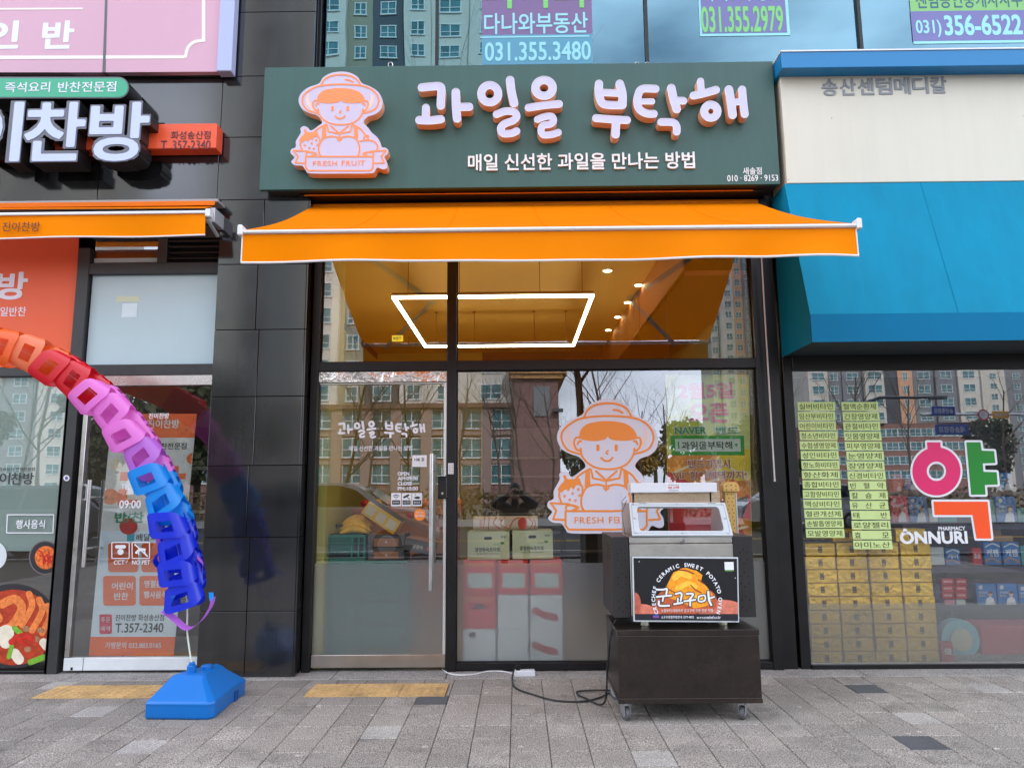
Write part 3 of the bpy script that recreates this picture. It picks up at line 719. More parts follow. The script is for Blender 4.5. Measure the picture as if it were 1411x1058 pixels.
emblem(340 + 506 / 3.919, 388 / 3.919, 1 / 3.919, YS - .083, .082, SG, [mat('emblem_face', (.62, .54, .68), .4), WS], mat('emblem_line', c(255, 145, 85), .45), mat('emblem_tint', c(240, 205, 190), .5))
WM = mat('sign_small_letter', (.85, .82, .80), .4)
ptext('매일 신선한 과일을 만나는 방법', (645, 212, 957, 235), YS - .001, WM, SG, bold=.022, depth=.014, res=4)
ptext('새솔점', (1023.5, 231, 1049.5, 241), YS, WM, SG, bold=.012, depth=.003); ptext('010 · 8269 · 9153', (1002, 241.5, 1072, 250), YS, WM, SG, bold=.008, depth=.003)
eye = MB()
for px in (538, 892, 1173 - 295): 
    p = P(px, 91, YS + .015); eye.tube([(p.x + .018 * math.cos(a), YS + .017, p.z + .01 + .02 * math.sin(a)) for a in np.linspace(0, 2 * PI, 15)], .0035, 6)
eye.build('lifting_eye', STEEL, SG)
# ================================================================ orange awning
AW = thing('orange_awning', (X(735, 283, -.1), -.1, Z(735, 283, -.1)), 'orange retractable awning pulled out over the fruit shop', 'awning')
CL = cloth('orange_canvas', c(255, 138, 4), .36)
YA0, YA1 = -.10, -1.585
ax0, ax1 = X(428, 283, YA0), X(1041, 281, YA0); bx0, bx1 = X(333, 318, YA1), X(1180, 308, YA1)
az0 = (Z(428, 285, YA0) + Z(1041, 279, YA0)) / 2; az1 = (Z(331, 318, YA1) + Z(1182, 308, YA1)) / 2
g = MB(); NX, NY = 60, 12
def aw(i, j):
    u, v = i / NX, j / NY
    x = (ax0 * (1 - u) + ax1 * u) * (1 - v) + (bx0 * (1 - u) + bx1 * u) * v
    z = az0 + (az1 - az0) * v - .035 * math.sin(PI * v) + .003 * math.sin(u * 19 + v * 3) * v
    return (x, YA0 + (YA1 - YA0) * v, z)
for i in range(NX):
    for j in range(NY): g.face([aw(i, j), aw(i + 1, j), aw(i + 1, j + 1), aw(i, j + 1)])
g.build('canopy', CL, AW, smooth=True)
for i in (10, 20, 30, 40, 50): MB().tube([Vector(aw(i, j)) + Vector((0, 0, .001)) for j in range(NY + 1)], .0022, 5).build('seam', CL, AW)
hv = Z(735, 324, YA1) - Z(735, 362, YA1)
g = MB()
def vl(i, j):
    u, v = i / NX, j / 6
    x = bx0 + .01 + (bx1 - bx0 - .02) * u
    y = YA1 - .012 + .012 * math.sin(u * 27) * v * math.sin(u * 5 + 1) - .02 * v * v * (u > .85) * math.sin((u - .85) / .15 * PI)
    return (x, y, az1 - .03 - hv * v + .006 * v * math.sin(u * 9))
for i in range(NX):
    for j in range(6): g.face([vl(i, j), vl(i + 1, j), vl(i + 1, j + 1), vl(i, j + 1)])
g.build('valance', cloth('orange_valance', c(255, 140, 0), .12, .004), AW, smooth=True)
TRM = mat('white_piping', (.80, .76, .74), .55)
g = MB(); g.tube([(vl(i, 6)[0], vl(i, 6)[1], vl(i, 6)[2] - .003) for i in range(NX + 1)], .0065, 6); g.tube([vl(0, j) for j in range(7)], .004, 6); g.tube([vl(NX, j) for j in range(7)], .004, 6)
g.build('piping', TRM, AW, smooth=True)
WB = mat('white_powder_coat', (.78, .77, .78), .35)
MB().box(bx0 + .01, bx1 - .01, YA1 - .03, YA1 + .012, az1 - .027, az1 - .008).build('front_bar', WB, AW, .006)
for x in (bx0 - .012, bx1 - .012): MB().box(x, x + .028, YA1 - .036, YA1 + .03, az1 - .038, az1 + .022).build('end_cap', WB, AW, .005)
MB().tube([(ax0 - .02, YA0 + .03, az0 + .0), (ax1 + .02, YA0 + .03, az0 + .0)], .034, 14).build('roller', CL, AW, smooth=True)
cov = MB().box(ax0 - .06, ax1 + .04, -.20, -.02, az0 + .045, az0 + .06).build('cover', BLACKF, AW, .003)
MB().box(ax0 - .02, ax1 - .05, -.206, -.201, az0 + .047, az0 + .056).build('orange_edge', CL, AW)
MB().box(ax0 - .06, ax1 + .1, -.06, .01, az0 - .12, az0 + .045).build('wall_rail', BLACKF, AW, .003)
ARM = mat('awning_arm', (.45, .47, .46), .4, .3)
for s, xa_ in ((1, ax0 + .25), (-1, ax1 - .25)):
    e = Vector((xa_ + s * .62, -.72, az0 - .55)); a = Vector((xa_, -.12, az0 - .22)); b = Vector((xa_ + s * .05, YA1 + .02, az1 - .05))
    MB().tube([a, e], .024, 8).tube([e, b], .02, 8).ball(e, .034, 8).build('folding_arm', ARM, AW, smooth=True)
    MB().box(xa_ - .05, xa_ + .05, -.16, -.0, az0 - .17, az0 - .05).build('bracket', BLACKF, AW, .004)
# crank rod
p0, p1 = P(1049, 352, -.16), P(1067.5, 662, -.12)
tag(MB().tube([p0, p0.lerp(p1, .5), p1], .006, 8).ball(p1, .009, 8).build('crank_rod', mat('crank_white', (.62, .56, .54), .4), None, smooth=True), 'slim white crank rod hanging at the right end of the orange awning', 'crank')
# ================================================================ side dish shop (left)
def quad(px4, Y, d, m, par, name='sheet'): return shape(name, [px4], Y, d, m, par)
OR_P = mat('coral_vinyl', c(238, 96, 52), .45); FRAMEG = mat('graphite_frame', (.035, .034, .035), .4, noise=(8, .2))
LS = thing('side_dish_shop_facade', (X(150, 925, 0), 0, 0), 'grey framed side dish shopfront with coral poster and pale glass', 'shopfront')
def lf(p, Y=-.05, d=.09, n='frame_bar', m=FRAMEG, par=LS, bv=.003): return pbox(n, p, Y, d, m, par, bv)
xp0, xp1 = X(102, 420, -.05), X(118, 420, -.05)
MB().box(xp0, xp1, -.05, .06, 0, 3.2).build('post', FRAMEG, LS, .003)
MB().box(X(83, 700, -.05), xp0 - .002, -.05, .05, 0, Z(90, 517, -.05)).build('post', BLACKF, LS, .003)
xe = xl - .002
def lr(x0, x1, y0, y1, Y0=-.045, Y1=.045, m=FRAMEG, n='frame_bar'):
    return MB().box(x0, x1, Y0, Y1, Z(200, y1, Y0), Z(200, y0, Y0)).build(n, m, LS, .003)
lr(xp1, xe, 362, 377); lr(xp1, xe, 502, 517); lr(xp1, xe, 312, 328)
xv = X(217, 345, -.045); MB().box(xv, X(230, 345, -.045), -.045, .045, Z(200, 362, -.045), Z(200, 328, -.045)).build('frame_bar', FRAMEG, LS, .002)
for i in range(4): lr(X(230, 345, -.045) + .003, xe, 331 + i * 8, 334 + i * 8, -.03, .0, BLACKF, 'louvre')
MB().box(X(230, 345, 0), xe, .03, .04, Z(200, 362, 0), Z(200, 328, 0)).build('vent_backing', JOINT, LS)
PALE = mat('pale_film', c(188, 208, 212), .22, noise=(.8, .06))
def pane(x0, x1, y0, y1, back=None, n='glass_pane', Yb=.012):
    z0, z1 = Z(200, y1, 0), Z(200, y0, 0); o = MB().box(x0, x1, .0, .006, z0, z1).build(n, GLASS, LS)
    if back: MB().box(x0, x1, Yb, Yb + .003, z0, z1).build('film', back, LS)
    return o
pane(xp1 + .01, xe, 377, 502, PALE, Yb=-.0036)
pane(xp1 + .01, xv, 328, 362, mat('painted_red_reflection', c(96, 44, 40), .5))  # dark red sheet stands in for a reflection in this pane
MB().box(xp1 + .01, xv, -.004, -.001, Z(170, 362, 0), Z(170, 356, 0)).build('film_edge', PALE, LS)
FILM2 = mat('cctv', (.1, .1, .1)) 
# lamp glow painted as pale sheets on the outside of the pale pane
lp_ = thing('painted_lamp_glow', tuple(P(176, 420, .0)), 'small pale square lamp glow painted on the blank pane above the side dish shop door', 'lamp')
pbox('painted_lamp_shade', (160, 408, 192, 416), -.006, .002, mat('painted_lamp_pale', c(214, 220, 190), .5), lp_); pbox('diffuser', (168, 418, 189, 437), -.006, .002, mat('painted_lamp_diffuser', c(222, 236, 240), .4), lp_)
# big window on the far left
xw1 = X(83, 700, 0) - .002
MB().box(-6, xw1, 0, .006, .08, Z(50, 516, 0)).build('glass_pane', GLASS, LS)
quad([(-150, 516), (98, 516), (82, 759), (-150, 759)], .012, .002, mat('pale_green_film', c(190, 208, 202), .45, noise=(.8, .08)), LS, 'film')
MB().box(-6, xp0 - .002, -.045, .045, Z(50, 518, -.045), Z(50, 506, -.045)).build('frame_bar', FRAMEG, LS, .003)
MB().box(-6, X(70, 925, -.05) + .02, -.045, .045, 0, Z(50, 924, -.045)).build('bottom_rail', BLACKF, LS, .003)
quad([(-200, 322), (109, 322), (99, 506), (-200, 506)], -.012, .006, OR_P, LS, 'poster_panel')
PW_ = mat('pale_lettering', c(232, 226, 236), .45)
for i, ch in enumerate('진이찬방'): ptext(ch, (-148 + 48 * i, 375, -106 + 48 * i, 413), -.0125, PW_, LS, bold=.045, depth=.003)
ptext('매일매일반찬', (-36, 423, 36, 436), -.0125, PW_, LS, bold=.015)
DK = mat('dark_lettering', c(52, 58, 60), .5)
for i, ch in enumerate('진이찬방'): ptext(ch, (-17 + 16.3 * i, 651, -2.5 + 16.3 * i, 667), -.0005, DK, LS, bold=.02)
ptext('매일 즉석요리 반찬전문점', (-14, 644, 48, 649), -.0005, DK, LS)
fr_ = [(11, 710), (73, 710), (72, 733), (10, 733)]
shape('outline', contours(lambda A, B: np.abs(d_poly(A, B, fr_) - 1) - .7, (5, 705, 79, 738), .4), -.0025, .0015, PRINT_W, LS)
ptext('행사음식', (22, 716, 62, 728), -.0005, PRINT_W, LS, bold=.02)
# printed dishes on the glass
BOWL = mat('bowl_print', c(44, 42, 46), .4); RED_P = mat('chilli_print', c(196, 40, 22), .4, noise=(30, .3)); SHR = mat('shrimp_print', c(232, 128, 62), .4, noise=(40, .3))
TOFU = mat('tofu_print', c(232, 220, 196), .4, noise=(20, .12)); LEEK = mat('leek_print', c(120, 176, 50), .4, noise=(30, .2)); PLATE = mat('plate_print', c(214, 220, 220), .4); KIM = mat('kimchi_print', c(226, 110, 44), .4, noise=(60, .5)); BROTH = mat('broth_print', c(180, 58, 26), .4, noise=(25, .35))
def clip(fn, lim): return lambda A, B: np.maximum(fn(A, B), lim(A, B))
lim = lambda A, B: A - (84 - (B - 700) * .073)
def art(loops_fn, Y, m, par, b, st=.8, n='print'): 
    lp = contours(loops_fn, b, st)
    if lp: return shape(n, lp, Y, .0012, m, par)
S = lambda pts, r, k=1: (lambda A, B: d_stroke(A, B, spline(pts) if k else pts, r))
D_ = lambda cx, cy, rx, ry: (lambda A, B: (np.hypot((A - cx) / rx, (B - cy) / ry) - 1) * min(rx, ry))
U = lambda *f: (lambda A, B: np.minimum.reduce([q(A, B) for q in f]))
dish = thing('dish_print', tuple(P(40, 915, -.003)), 'round printed picture of shrimp stew in a dark bowl low on the left window', 'sticker')
bb = (-70, 795, 80, 925)
art(clip(D_(18, 862, 62, 58), lim), -.003, BOWL, dish, bb, 1); art(clip(D_(19, 864, 56, 52), lim), -.0045, BROTH, dish, bb, 1)
art(clip(U(S([(3, 832), (20, 825), (30, 838), (18, 860), (8, 866)], 6), S([(40, 818), (44, 835), (30, 860)], 4.5), S([(54, 826), (58, 842), (44, 868)], 4.5), S([(66, 834), (68, 850), (58, 872)], 4), S([(-30, 830), (-12, 838), (-2, 852)], 6)), lim), -.006, SHR, dish, bb, .7)
art(clip(U(S([(2, 873), (10, 870), (8, 884)], 9), S([(20, 900), (26, 908)], 7), S([(60, 885), (64, 890)], 6), S([(-28, 880), (-20, 896)], 9)), lim), -.0062, TOFU, dish, bb, .8)
art(clip(U(S([(20, 865), (28, 872)], 3.5), S([(42, 912), (60, 905)], 4), S([(12, 905), (16, 890)], 3)), lim), -.0076, LEEK, dish, bb, .7)
art(clip(U(S([(16, 884), (30, 876), (44, 880)], 4.5), S([(20, 878), (36, 888)], 3)), lim), -.0078, RED_P, dish, bb, .7)
art(clip(U(*[D_(x, y, 5, 4) for x, y in ((38, 894), (50, 880), (-6, 884), (36, 866), (56, 868))]), lim), -.0064, mat('clam_print', c(168, 120, 84), .4, noise=(80, .4)), dish, bb, .7)
dish = thing('dish_print', tuple(P(62, 790, -.003)), 'round printed picture of shredded kimchi in a black bowl on the left window', 'sticker')
bb = (36, 740, 86, 796)
art(clip(D_(62, 768, 22, 23.5), lim), -.003, mat('plate_rim', c(120, 110, 108), .4), dish, bb); art(clip(D_(62, 768, 20.5, 22), lim), -.0045, BOWL, dish, bb); art(clip(D_(63, 768, 15, 16), lim), -.006, KIM, dish, bb, .7)
art(clip(U(*[S([(52 + 3 * i, 758 + (i * 7) % 11), (58 + 2.4 * i, 762 + (i * 5) % 13), (60 + 2 * i, 778 - (i * 3) % 9)], .9) for i in range(7)]), lim), -.0074, RED_P, dish, bb, .45)
dish = thing('dish_print', tuple(P(2, 785, -.003)), 'pale round printed plate cut by the left edge of the photo', 'sticker')
art(D_(-9, 765, 18, 20), -.003, PLATE, dish, (-40, 740, 20, 792))
# door of the side dish shop
DL = thing('door', (0, 0, 0)); DL.parent = LS; DL.location = Vector((X(100, 900, -.03), 0, 0)) - LS.location
xs0, xs1 = X(88.5, 900, -.03), X(95, 900, -.03)
zdh = Z(200, 531, -.03)
MB().box(X(100, 520, -.04), xe, -.04, .03, zdh, Z(200, 517.5, -.04)).build('header_cover', mat('pale_steel', (.66, .62, .60), .25, .8, noise=(5, .08)), LS)
MB().box(xs0, xs1, -.03, .02, Z(90, 906, -.03), zdh - .002).build('stile', STEEL, DL, .003)
MB().box(xs0, X(272, 915, -.03), -.032, .02, .022, Z(180, 906, -.03)).build('kick_rail', mat('white_kick_rail', (.72, .74, .74), .35, noise=(6, .06)), DL, .003)
MB().box(xs1, xe, -.003, .003, Z(180, 906, -.003), zdh - .002).build('glass_pane', GLASS, DL)
pbox('keyhole', (97, 919, 100, 923), -.034, .003, JOINT, DL); pbox('rail_joint', (114, 906, 114.6, 926), -.0335, .002, JOINT, DL)
for off, yy in ((0, -.09), (.058, .085)):
    hx = X(118, 740, -.09) + off; hz0, hz1 = Z(120, 781, -.09), Z(120, 661, -.09)
    h = MB().tube([(hx, yy, hz0), (hx, yy, hz1)], .0135, 14)
    for z in (hz0 + .13, hz1 - .13): h.cyl((hx, yy / 2 * 1., z), .008, .085, 8, axis='y')
    h.build('handle', STEEL, DL, smooth=True)
pbox('sticker', (114, 667, 119, 689), -.0045, .001, PRINT_W, DL); ptext('KORAD', (115, 669, 118, 687), -.0048, PRINT_K, DL)
s_ = shape('sticker', [ring(91.5, 658.5, 4.2, 4.2, 20)[:-1]], -.053, .002, PRINT_W, LS); shape('mark', [ring(91.5, 658.5, 2.2, 2.6, 12)[:-1]], -.054, .001, mat('violet_ink', c(110, 100, 160)), s_)
for i, x in enumerate((155, 183)):
    q = [(x, 748), (x + 22, 748), (x + 22, 768), (x, 768)]
    shape('outline', contours(lambda A, B: np.abs(d_poly(A, B, q) - 1) - .6, (x - 5, 743, x + 28, 773), .35), -.0055, .001, PRINT_W, DL)
    st = ([([(x + 6, 753), (x + 16, 753)], 2.4), ([(x + 11, 760)], 4.2)], [([(x + 3, 750), (x + 20, 766)], .9), (spline([(x + 5, 761), (x + 10, 757), (x + 16, 757)]), 1.8), ([(x + 16, 757), (x + 17, 763)], .8), ([(x + 8, 758), (x + 8, 764)], .8)])[i]
    shape('pictogram', contours(lambda A, B: np.minimum.reduce([d_stroke(A, B, s, r) for s, r in st]), (x, 748, x + 22, 768), .3), -.0055, .001, PRINT_W, DL)
ptext('CCTV', (157, 771.5, 176, 777.5), -.0045, PRINT_W, DL, bold=.02); ptext('NO PET', (182, 771.5, 207, 777.5), -.0045, PRINT_W, DL, bold=.02)
ptext('09:00', (164.5, 689, 194, 700), -.0045, PRINT_W, DL, bold=.02); ptext('TEL', (167, 667, 181, 674), -.0045, PRINT_W, DL, bold=.02)
ptext('진이찬방', (205, 569, 233, 577), -.0045, PRINT_W, DL, bold=.02)
# tall banner standing behind that door
YB = .035
BN = thing('advertising_banner', tuple(P(182, 903, YB)), 'tall coral and pale blue menu banner standing behind the side dish shop door', 'banner')
lean = lambda y: (603 - y) * .0958                                # the banner leans with its stand
bq = lambda x0, x1, y0, y1: [(x0 + lean(y0), y0), (x1 + lean(y0), y0), (x1 + lean(y1), y1), (x0 + lean(y1), y1)]
OB = mat('banner_coral', c(244, 112, 58), .5)
quad(bq(151, 268, 570, 903), YB, .002, mat('banner_pale', c(222, 236, 246), .5), BN)
quad(bq(151, 268, 570, 603), YB - .0015, .001, OB, BN, 'band'); quad(bq(151, 268, 603, 731), YB - .0015, .001, mat('banner_grey', c(220, 220, 216), .5, noise=(9, .12)), BN, 'band'); quad(bq(151, 268, 877, 903), YB - .0015, .001, OB, BN, 'band')
T_ = YB - .002
ptext('진이찬방', (203, 578, 247, 590), T_, PRINT_W, BN, bold=.03, depth=.001); ptext('반찬전문점', (213, 610, 257, 619), T_, DK, BN, bold=.02)
for q in ([(232, 642), (246, 642), (246, 652), (256, 652), (255, 660), (245, 660), (244, 672), (232, 672)], [(163, 674), (176, 672), (175, 688), (190, 688), (190, 694), (162, 696)], [(166, 650), (178, 650), (177, 662), (165, 662)]): quad(q, T_ - .0012, .001, OB, BN, 'brush_letter')
for (x, y, r, m) in ((160, 640, 9, TOFU), (152, 684, 12, SHR), (266, 632, 13, PLATE), (266, 632, 9, KIM), (251, 690, 10, LEEK), (177, 723, 15, PLATE), (177, 725, 12.5, RED_P)):
    art(clip(D_(x, y, r, r * .9), lambda A, B: np.maximum(151 + (603 - B) * .0958 + 1 - A, A - (267 + (603 - B) * .0958))), T_ - .001 * (1 if m in (TOFU, SHR, PLATE, LEEK) else 2.2), m, BN, (130, 600, 285, 745), .8, 'food_print')
ptext('반/찬', (158, 705, 198, 720), T_ - .0025, mat('leaf_green_ink', c(40, 140, 90)), BN, bold=.045); ptext('일요일은', (172, 702, 200, 708), T_ - .0025, PRINT_W, BN)
pbox('app_icon', (175, 735, 185, 745), T_ - .001, .001, mat('teal_ink', c(60, 170, 190)), BN); ptext('배달의', (188, 735, 216, 745), T_, DK, BN, bold=.02)
def rrect(x0, y0, x1, y1, r): 
    o = []
    for cx, cy, a in ((x1 - r, y0 + r, -90), (x1 - r, y1 - r, 0), (x0 + r, y1 - r, 90), (x0 + r, y0 + r, 180)):
        o += [(cx + r * math.cos(math.radians(a + t)), cy + r * math.sin(math.radians(a + t))) for t in (0, 30, 60, 90)]
    return o
for (a, b, y0, y1) in ((149, 190, 748, 788), (195, 238, 748, 788), (142, 187, 793, 834), (192, 235, 793, 834)): shape('menu_box', [rrect(a, y0, b, y1, 4)], T_ - .001, .001, OB, BN)
for s_, p in (('어린이', (154, 802, 183, 812)), ('반찬', (157, 816, 177, 826)), ('명절음식', (199, 799, 231, 809)), ('행사음식', (198, 814, 230, 824))): ptext(s_, p, T_ - .001, PRINT_W, BN, bold=.035)
shape('order_box', [rrect(137, 846, 154, 873, 2)], T_ - .001, .001, mat('crimson_ink', c(214, 50, 80)), BN); ptext('주문', (139, 850, 152, 857), T_ - .001, PRINT_W, BN); ptext('예약', (139, 862, 152, 869), T_ - .001, PRINT_W, BN)
ptext('진이찬방 화성송산점', (159, 846, 226, 855), T_, DK, BN, bold=.008); ptext('T.357-2340', (159, 858, 225, 871), T_, DK, BN, bold=.015)
ptext('가맹문의 032.883.0165', (145, 884, 222, 893), T_ - .0005, PRINT_W, BN, bold=.015)
for (x, y) in ((127, 897), (236, 895), (266, 575)):
    p = P(x, y, T_ - .001); MB().cyl((p.x, T_ - .001, p.z), .008, .003, 10, axis='y').build('eyelet', mat('brass', (.6, .45, .15), .3, 1), BN)
p = P(195, 750, YB); MB().tube([(p.x + .1, YB + .02, 1.55), (p.x, YB + .12, 1.0), (p.x - .25, YB + .3, .01)], .008, 6).tube([(p.x - .1, YB + .02, .5), (p.x + .12, YB + .15, .01)], .008, 6).build('stand', BLACKF, BN)
# ---- pink light box above
PK = mat('pink_sign_face', c(214, 166, 184), .4, noise=(.7, .04)); CRM = mat('cream_line', c(240, 232, 222), .45)
YK = -.25
PS = thing('pink_light_box', (X(150, 100, YK), YK + .1, Z(150, 100, YK)), 'pale pink light box sign with cream border above the side dish shop', 'sign')
quad([(-250, -120), (149.5, -120), (141, 100), (-250, 100)], YK, .05, PK, PS, 'panel'); quad([(150.5, -120), (306, -120), (303.5, 99), (144.5, 100)], YK, .05, PK, PS, 'panel')
x0, x1, z0, z1 = rect((-250, -120, 303, 100), YK); MB().box(x0, x1 - .005, YK + .052, YP - .01, z0, z1).build('case', mat('sign_case', (.20, .19, .19), .5), PS)
quad([(148.8, -120), (150.6, -120), (145, 100), (141.2, 100)], YK - .003, .003, mat('sign_joint', (.12, .12, .13), .5), PS, 'joint')
x0, x1, z0, z1 = rect((304, -120, 324, 98), YK - .03); MB().box(x0, x1, YK - .03, YP - .02, z0, z1).build('side_light', mat('lilac_acrylic', c(180, 188, 222), .3), PS, .006)
for lp in ([(-250, 77.5), (254, 76.5), (254, 81), (-250, 83)], [(278, -120), (283, -120), (283, 58), (278, 57)]): quad(lp, YK - .002, .0015, CRM, PS, 'border_line')
shape('border_line', contours(lambda A, B: d_stroke(A, B, spline([(281, 56), (268, 58), (259, 66), (255.5, 78)]), 2.2), (250, 50, 290, 84), .4), YK - .0022, .0015, CRM, PS)
quad([(-250, 12.5), (114, 11), (114, 13.5), (-250, 15)], YK - .002, .0015, CRM, PS, 'rule')
ptext('찬', (-98, 29, -54, 69), YK - .0005, PRINT_W, PS, bold=.05); ptext('인', (-20, 29, 26.5, 68), YK - .0005, PRINT_W, PS, bold=.05); ptext('반', (58, 29, 102, 68), YK - .0005, PRINT_W, PS, bold=.05)
# ---- channel letter sign
SD = thing('side_dish_sign', (X(120, 215, -.3), -.3, Z(120, 215, -.3)), 'side dish shop sign with white channel letters, green pill and orange bar', 'sign')
BLK = mat('letter_can_black', (.018, .017, .018), .35); GRY = mat('letter_rim_grey', c(104, 104, 112), .4)
pill = lambda g: [(-150, 107 - g)] + [(163 + (14 + g) * math.cos(a), 121 + (14 + g) * math.sin(a)) for a in np.linspace(-PI / 2, PI / 2, 14)] + [(-150, 135 + g)]
shape('pill_can', [pill(.8)], -.40, .20, [GRY, BLK], SD); shape('pill_face', [pill(-1)], -.403, .003, mat('pill_green', c(62, 172, 132), .35), SD)
ptext('즉석요리', (7, 113.5, 69, 127.5), -.403, PW_, SD, bold=.012, depth=.002); ptext('반찬전문점', (80, 113, 160, 127), -.403, PW_, SD, bold=.012, depth=.002)
LF = mat('channel_letter_face', c(198, 206, 240), .3)
for ch, p in (('진', (-150, 141, -64, 223)), ('이', (-52, 141, 30, 223)), ('찬', (34, 141, 117, 222)), ('방', (123, 141, 205, 222))):
    q = (p[0] - 1.6, p[1] - 1.6, p[2] + 1.6, p[3] + 1.6)
    x0, x1, z0, z1 = rect(q, -.42); me, co = None, None
    o = text(ch, x0, x1, z0, z1, -.25, [GRY, BLK], SD, bold=.095, depth=.17, name='letter_can', res=4)
    for pp in o.data.polygons: pp.material_index = 0 if pp.normal.y < -.9 else 1
    x0, x1, z0, z1 = rect(p, -.423); text(ch, x0, x1, z0, z1, -.4205, LF, SD, bold=.036, depth=.003, name='letter_face', res=4)
x0, x1, z0, z1 = rect((-200, 173, 298, 207), -.30); MB().box(x0, x1, -.30, YP - .012, z0, z1).build('bar', mat('orange_red_bar', c(240, 88, 48), .35), SD, .004)
INK = mat('maroon_ink', c(96, 44, 52), .5)
ptext('화성송산점', (236, 181, 290, 192), -.30, INK, SD, depth=.004); ptext('T. 357-2340', (222, 194, 290, 206), -.30, INK, SD, depth=.004)
# ---- retracted orange awning of the side dish shop
A2 = thing('orange_awning', (X(150, 300, -.3), YP, Z(150, 283, YP)), 'rolled in orange awning with dark lettering over the side dish shop', 'awning')
g = MB(); y0 = -.42
def v2(i, j):
    u, v = i / 30, j / 4; a, b = P(-260, 300, y0), P(283, 292.5, y0); c_, d = P(-260, 332, y0), P(283.5, 324.5, y0)
    p = (a.lerp(b, u)).lerp(c_.lerp(d, u), v); return (p.x, y0 + .012 * math.sin(u * 17) * v, p.z)
for i in range(30):
    for j in range(4): g.face([v2(i, j), v2(i + 1, j), v2(i + 1, j + 1), v2(i, j + 1)])
g.build('valance', M('orange_valance'), A2, smooth=True)
a, b = P(-260, 290, -.42), P(283, 287, -.42); a1, b1 = P(-260, 285, YP - .02), P(283, 284, YP - .02)
MB().face([a, b, (b.x, YP - .03, b1.z), (a.x, YP - .03, a1.z)]).build('canopy', CL, A2)
ptext('진이찬방', (3, 306, 55, 319), -.438, mat('brown_awning_ink', c(92, 44, 14), .6), A2, depth=.001, bold=.01)
a = rect((-260, 293, 284, 297), -.43); MB().box(a[0], a[1], -.435, -.41, a[2], a[3]).build('front_bar', WB, A2, .004)
a = rect((283, 288, 290, 299), -.43); MB().box(a[0], a[1], -.44, -.39, a[2], a[3]).build('end_cap', WB, A2, .005)
MB().tube([v2(i, 4) for i in range(31)], .006, 6).build('piping', TRM, A2, smooth=True)
a = rect((-260, 277, 300, 281), YP - .14); MB().box(a[0], a[1], YP - .14, YP - .002, a[2], a[3]).build('cover', mat('awning_cover_grey', (.35, .33, .32), .4), A2, .003); MB().box(a[0], a[1] - .02, YP - .145, YP - .141, a[2] - .03, a[2] + .005).build('orange_edge', CL, A2)
g = MB(); p = P(295, 305, -.3)
g.box(p.x - .02, p.x + .02, -.34, YP, p.z - .02, p.z + .09).box(p.x - .05, p.x + .0, -.38, -.33, p.z - .03, p.z + .01).tube([(p.x - .01, -.4, p.z - .02), (p.x - .01, -.2, p.z - .08)], .014, 8); g.build('folding_arm', mat('arm_grey', (.5, .5, .5), .4, .4), A2, .002)
# room behind
BR = mat('brown_room', (.10, .075, .055), .8)
MB().box(-6, -2.33, 2.2, 2.25, 0, 3.3).box(-6, -2.33, .4, 2.2, 3.25, 3.3).build('side_dish_room', BR, LS)
fr2 = thing('display_fridge', (-3.2, 1.5, 0), 'dim glass fronted fridge inside the side dish shop behind its door', 'fridge')
f = MB().box(-3.7, -2.5, 1.3, 2.0, 0, 1.9).build('cabinet', BLACKF, fr2, .01)
for i in range(4): MB().box(-3.65, -2.55, 1.25, 1.29, .3 + i * .4, .33 + i * .4).build('shelf', STEEL, fr2)
# ================================================================ pharmacy (right)
XPH = X(1102, 700, 0)
PH = thing('pharmacy_facade', (X(1260, 915, 0), 0, 0), 'black framed pharmacy window with large coloured letters and price slips', 'shopfront')
zg0, zg1 = Z(1260, 913, 0), Z(1260, 509.5, 0)
MB().box(XPH - .072, XPH, -.03, .06, 0, 3.3).build('post', BLACKF, PH, .004)
MB().box(XPH, 6, -.045, .045, 0, zg0).build('bottom_rail', BLACKF, PH, .003); MB().box(XPH, 6, -.04, .05, zg1, zg1 + .28).build('header', BLACKF, PH, .003)
MB().box(XPH, 6, .0, .006, zg0, zg1).build('glass_pane', GLASS, PH); MB().box(4.4, 4.5, -.045, .045, 0, zg1).build('post', BLACKF, PH)
MB().box(XPH, 6, -.0022, -.0012, zg0 + .01, Z(1260, 830.5, 0)).build('frosted_film', frost('pharmacy_film', (.90, .90, .86), .05, 1.13, .14), PH)
for y0_ in (zg0, ): MB().box(XPH, 6, -.012, -.002, zg0, zg0 + .008).build('gasket', STEEL, PH)
# cream fascia box with blue cap
YC = -.30; YCAP = -.42
xf0 = X(1080, 180, YC)
FS = thing('pharmacy_sign', (3.4, YC + .1, Z(1250, 252, YC)), 'plain cream fascia box with blue cap and grey lettering above the pharmacy', 'sign')
zf0, zf1 = Z(1250, 251, YC), Z(1250, 88, YC)
MB().box(xf0, 7, YC, .0, zf0, zf1).build('panel', mat('cream_panel', c(216, 210, 192), .42, noise=(.6, .05), streak=.03), FS, .004)
BC = mat('blue_cap', c(0, 122, 180), .35)
xc0 = X(1077, 85, YCAP); zc0, zc1 = Z(1250, 92, YCAP), Z(1250, 70, YCAP)
MB().box(xc0, 7, YCAP, .0, zc0, zc1).build('cap', BC, FS, .003); MB().box(xc0 - .004, 7, YCAP - .006, .0, zc1 + .001, zc1 + .012).build('cap_edge', WHITE_P, FS)
GRL = mat('grey_letter', c(136, 140, 146), .4)
for i, ch in enumerate('송산센텀메디칼'):
    x0, x1 = 1132 + 25. * i, 1132 + 25. * i + 22; dy = -.55 * i
    ptext(ch, (x0, 109.5 + dy, x1, 132.5 + dy), YC, GRL, FS, bold=.03, depth=.006, name='letter')
